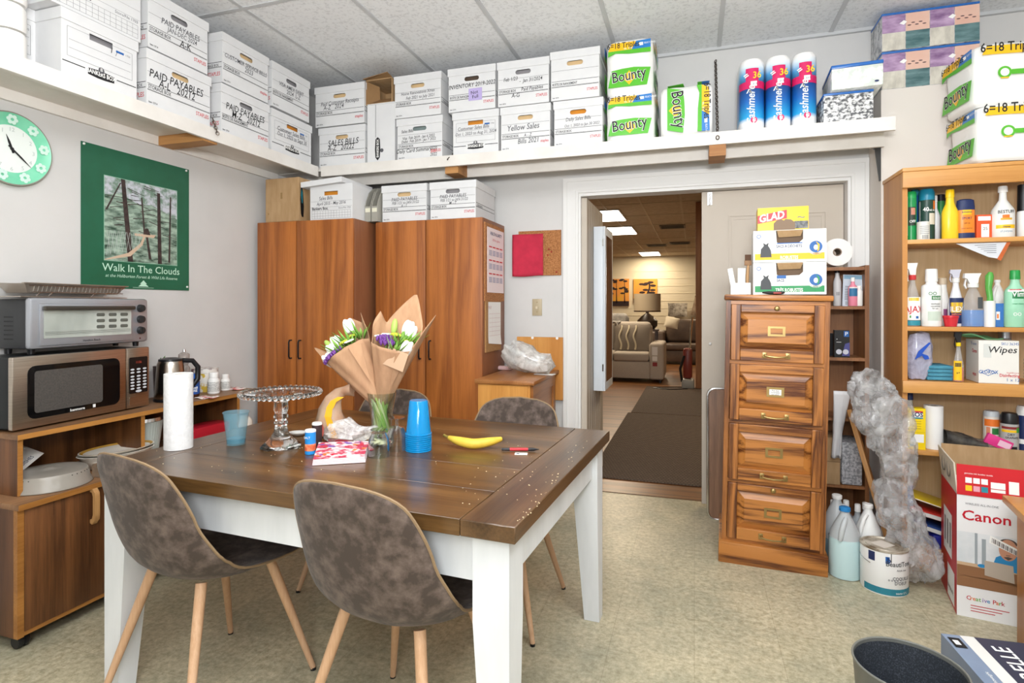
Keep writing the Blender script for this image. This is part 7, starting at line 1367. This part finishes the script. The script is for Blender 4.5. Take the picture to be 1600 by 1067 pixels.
m_.m(1).disc(.12, .10, .11, .09, o_+.0010, 't', 36); m_.m(5).disc(.12, .10, .08, .065, o_+.0014, 't', 36); m_.m(3).text('lightweight', .035, .20, .014, o_+.0008, 't', rot=R(90))
m_.m(1).disc(-d*.42, .10, .13, .09, -.0006, 'l', 36); m_.m(5).disc(-d*.42, .10, .10, .068, -.0010, 'l', 36)
m_.m(0).build('printed_carton', [mat('slate_blue', '6d7f98', .4, col2='8191a8', ns=3), mat('plate_white', 'dcdcd8', .4), mat('carton_navy', '2d3348', .4), WHITE, BLACK, mat('plate_shade', 'cfcfca', .4)], t, smooth=0, recalc=False)
# ================================================================== THE SHOWROOM BEYOND THE DOORWAY
MATM = bpy.data.materials.new('ribbed_mat'); MATM.use_nodes = True
def _mm():
    nt = MATM.node_tree; b = nt.nodes['Principled BSDF']; b.inputs['Roughness'].default_value = .9; tc = nn(nt, 'ShaderNodeTexCoord'); mp = nn(nt, 'ShaderNodeMapping'); mp.inputs['Scale'].default_value = (1, .22, 1); nt.links.new(tc.outputs['Object'], mp.inputs[0])
    bk = nn(nt, 'ShaderNodeTexBrick'); bk.inputs['Scale'].default_value = 1; bk.inputs['Brick Width'].default_value = .024; bk.inputs['Row Height'].default_value = .008; bk.inputs['Mortar Size'].default_value = .0022; bk.inputs['Color1'].default_value = C('6d5c4e'); bk.inputs['Color2'].default_value = C('625144'); bk.inputs['Mortar'].default_value = C('3a2f28'); nt.links.new(mp.outputs[0], bk.inputs[0]); nt.links.new(bk.outputs[0], b.inputs['Base Color'])
_mm()
t = tag(MB().box(-.755, 4.24, .002, .72, 6.9, .010).build('runner_mat', MATM), 'brown ribbed runner mat just inside the showroom doorway', 'mat'); t = tag(MB().box(-.72, 6.93, .002, .72, 9.25, .010).build('runner_mat', MATM), 'brown ribbed runner mat further back beside the sofa', 'mat')
# mirror cabinet on the folded door
t = thing('mirror_cabinet', 'tall white jewellery cabinet with mirror door hung on the folded door', 'cabinet', (-.685, 4.05, .676)); WL = mat('cabinet_white', 'dfe6ee', .4)
MB().box(0, 0, 0, .068, .39, 1.17, .002).build('case', WL, t); o = MB().box(.0685, 0, 0, .082, .39, 1.17, .002).build('door_frame', WL, t); MB().box(.0822, .045, .06, .0835, .345, 1.11).build('mirror', mat('mirror', 'd9dcdc', .03, 1), o)
for z in (.14, 1.03): MB().box(.062, -.003, z, .072, -.0003, z+.05).build('hinge', CHROME, t)
def sofa(label, x0, x1, y, m_, h=.97, d=.95, cush=3, arm=.24, ah=.66, sh=.5, group=None):
    t = thing('sofa', label, 'sofa', (x0, y, 0)); w = x1-x0
    MB().box(arm*.5, .03, .06, w-arm*.5, d, sh-.15, .02).build('base', m_, t)
    for a in (0, w-arm): MB().box(a, 0, .05, a+arm, d, ah, .045, 3).build('arm', m_, t)
    MB().box(arm, d-.24, .3, w-arm, d, h-.06, .05, 3).build('back_frame', m_, t)
    cw = (w-2*arm)/cush
    for k in range(cush): MB().box(arm+cw*k+.004, -.01, sh-.149, arm+cw*(k+1)-.004, d-.245, sh, .04, 3).build('seat_cushion', m_, t); MB().box(arm+cw*k+.004, d-.46, sh+.002, arm+cw*(k+1)-.004, d-.23, h, .07, 3).build('back_cushion', m_, t)
    for a in (.06, w-.06):
        for b in (.06, d-.06): m2 = MB(); m2.cyl((a, b, 0), .022, .055); m2.build('foot', BLACK, t)
    return t
GF = mat('taupe_fabric', 'aea498', .9, col2='bbb1a5', ns=120); LEA = mat('brown_leather', '4a3b31', .45, col2='5a493c', ns=5); CREAMF = mat('cream_fabric', 'a89b88', .9); GREYF = mat('grey_throw', '7c7a78', .9, col2='a09c96', ns=9)
s1 = sofa('taupe fabric sofa with price tags facing the doorway', -2.75, -.48, 9.72, GF, 1.0)
MB().box(-.19+2.27, -.006, .46, -.10+2.27, -.002, .60).build('price_tag', PAPER, s1); MB().box(2.085, -.006, .37, 2.165, -.002, .445).build('price_tag', PAPER, s1); MB().box(2.09, -.006, .28, 2.165, -.002, .345).build('red_tag', mat('tag_red', '8c2f30', .6), s1); MB().box(1.26, .50, 1.0, 1.50, .62, 1.008).build('paper_tag', PAPER, s1)
def cushion(label, loc, w, h, m_, rot=(R(-20), 0, 0), extra=None):
    t = thing('cushion', label, 'cushion', loc, rot=rot); b = MB(); b.grid(lambda u, v: (w*(u-.5)*(1-.06*sin(pi*v)), -.065*sin(pi*u)**.6*sin(pi*v)**.6, h*v), 14, 14); b.grid(lambda u, v: (w*(u-.5)*(1-.06*sin(pi*v)), .065*sin(pi*u)**.6*sin(pi*v)**.6, h*v), 14, 14); bmesh.ops.remove_doubles(b.bm, verts=list(b.bm.verts), dist=.0005); b.build('cover', m_, t, smooth=60)
    if extra:
        for k in range(3): e = MB(); e.tube([(w*(-.32+.2*k)+.02*sin(9*q), -.072*sin(pi*(.5+(-.32+.2*k)))**.6*sin(pi*q)**.6-.004, h*q) for q in [.04+.92*i/20 for i in range(21)]], .016, 6); e.build('knitted_stripe', extra, t)
    return t
cushion('taupe cushion with cream knitted stripes on the front sofa', (-1.03, 10.02, .505), .62, .46, mat('cushion_taupe', '7f756a', .9), (R(-16), 0, 0), mat('cream_yarn', 'd3c8ae', .9))
# lamp on a console behind the sofa
t = thing('console_table', 'dark wooden console table behind the front sofa', 'table', (-1.75, 11.0, 0)); DK = wood('dark_walnut', '4a3526', '2a1c13', 'x', 1, .4); MB().box(0, 0, .80, 1.1, .4, .84).build('top', DK, t)
for a in (.02, 1.04):
    for b in (.02, .34): MB().box(a, b, 0, a+.04, b+.04, .7995).build('leg', DK, t)
t = thing('table_lamp', 'table lamp with a wide beige drum shade in the showroom', 'lamp', (-.86, 11.2, .841)); m_ = MB(); m_.lathe([(0, 0), (.13, 0), (.19, .06), (.19, .16), (.10, .25), (.03, .30), (.03, .34), (0, .34)]); m_.build('base', mat('lamp_base_dark', '33261e', .35), t); m_ = MB(); m_.lathe([(.25, .33), (.25, .67), (.247, .67), (.247, .33), (.25, .33)], seg=40); m_.build('lamp_shade', mat('shade_linen', 'b3a48c', .9), t); m_ = MB(); m_.lathe([(.251, .325), (.252, .33), (.252, .345), (.251, .35)], seg=40); m_.build('shade_trim', DK, t)
sofa('grey upholstered sofa behind the lamp, left of the doorway view', -2.9, -1.15, 12.1, GREYF, 1.12, .9, 2, ah=.7)
sofa('dark brown leather sofa at the right of the doorway view', -.92, 1.2, 12.9, LEA, .98, .95, 2, arm=.3, ah=.72, sh=.46)
sofa('cream sofa in the back row of the showroom', -.75, 1.3, 15.4, CREAMF, 1.16, .95, 2)
cushion('cream cushion on the arm of the leather sofa', (-.50, 13.02, .80), .3, .24, mat('cushion_cream', 'cfc4ae', .9), (R(-10), R(12), 0)); cushion('grey patterned cushion on the cream sofa', (-.42, 15.62, 1.0), .5, .36, mat('cushion_grey_print', 'b6b0a6', .9, col2='6e675e', ns=12), (R(-10), 0, 0)); cushion('brown cushion beside the post on the cream sofa', (.16, 15.62, .99), .55, .52, mat('cushion_brown', '5f4838', .9, col2='a08f7c', ns=7), (R(-10), R(14), 0))
t = tag(MB().box(.02, 9.3, 0, .24, 9.52, 2.892).build('wooden_post', wood('post_wood', 'b98352', '8a5a33', 'z', .6, .5, distort=.8)), 'brown wooden post at the right side of the doorway view', 'post')
for px0, px1, py0, py1, lb, tree in ((948, 983, 436, 478, 'tall canvas of dark trees against a yellow sunset', 1), (990, 1027, 436, 473, 'smaller canvas of a bent pine against a yellow sky', 0)):
    a, c = X_at(px0, 18.97), X_at(px1, 18.97); z1, z0 = on_y(px0, py0, 18.97).z, on_y(px0, py1, 18.97).z; w, h = c-a, z1-z0; t = thing('painting', lb, 'painting', (a, 18.985, z0))
    SUN = mat('sunset_paint', 'd9a92c', .6, col2='e08a4a', ns=1.4); DKP = mat('dark_paint', '2c1d1e', .7)
    MB().box(0, -.04, 0, w, 0, h).build('canvas', SUN, t); m_ = MB(); q = -.0406; m_.rect(0, 0, w, h*.18, q)
    if tree:
        for a_ in (.15, .42, .78): m_.poly([(w*a_, h*.1), (w*(a_+.05), h*.1), (w*(a_+.03), h*.98), (w*(a_+.01), h*.98)], q)
        for k in range(22): m_.disc(w*(.08+.84*rnd.random()), h*(.45+.52*rnd.random()), w*.10, h*.035, q-.0004*k/22, seg=9)
    else:
        m_.poly([(w*.45, h*.1), (w*.55, h*.1), (w*.72, h*.62), (w*.70, h*.9), (w*.64, h*.9), (w*.64, h*.62)], q)
        for k in range(12): m_.disc(w*(.35+.5*rnd.random()), h*(.4+.5*rnd.random()), w*.13, h*.05, q-.0004*k/12, seg=9)
    m_.build('painted_trees', DKP, t, smooth=0, recalc=False)
LP = mat('lamp_panel', 'fff6e6', .5, emit=9)
for x, y, lb in ((-1.5, 10.2, 'fluorescent ceiling panel nearest the doorway'), (-1.5, 12.3, 'second fluorescent ceiling panel from the doorway'), (-1.3, 18, 'fluorescent ceiling panel near the far showroom wall')):
    t = thing('ceiling_light', lb, 'ceiling light', (x, y, 2.872), group='showroom ceiling lights'); MB().box(-.30, -.60, .008, .30, .60, .019).build('frame', TEE, t); MB().box(-.28, -.58, 0, .28, .58, .0078).build('diffuser', LP, t)
for x, y, lb in ((-.42, 12.0, 'dark ceiling vent near the second light panel'), (-.35, 15.2, 'dark ceiling vent further back in the showroom'), (-.95, 15.6, 'thin dark ceiling vent left of the back vents')):
    t = thing('ceiling_vent', lb, 'vent', (x, y, 2.872)); MB().box(-.25, -.25, .006, .25, .25, .019).build('frame', mat('vent_grey', '6d6459', .6), t); m_ = MB()
    for k in range(6): m_.box(-.22, -.20+.07*k, 0, .22, -.17+.07*k, .0058)
    m_.build('louvres', mat('vent_dark_metal', '3a352f', .6), t)
t = thing('carpet_cleaner', 'upright carpet cleaner with red parts beside the wooden post', 'vacuum cleaner', (-.05, 9.35, 0)); m_ = MB().box(-.14, -.16, .0, .05, .12, .14, .03); m_.build('base', GREYPL, t); m_ = MB().box(-.12, -.05, .141, .02, .08, .62, .04); m_.build('tank', mat('tank_red', '7a3228', .35), t); m_ = MB(); m_.tube([(-.02, .02, .6), (.0, .04, .9), (.02, .06, 1.1)], .016, 8); m_.build('handle', CHROME, t); m_ = MB(); m_.tube([(-.1, -.05, .5), (-.16, -.1, .3), (-.13, -.12, .1)], .02, 8); m_.build('hose', BLKPL, t)
m_ = MB(); m_.tube([(-.18, 9.3, .012), (-.45, 9.2, .012), (-.6, 9.05, .015), (-.35, 8.95, .014), (-.1, 9.1, .014)], .008, 6); tag(m_.build('power_cord', BLKPL), 'black power cord lying on the showroom mat', 'cord')
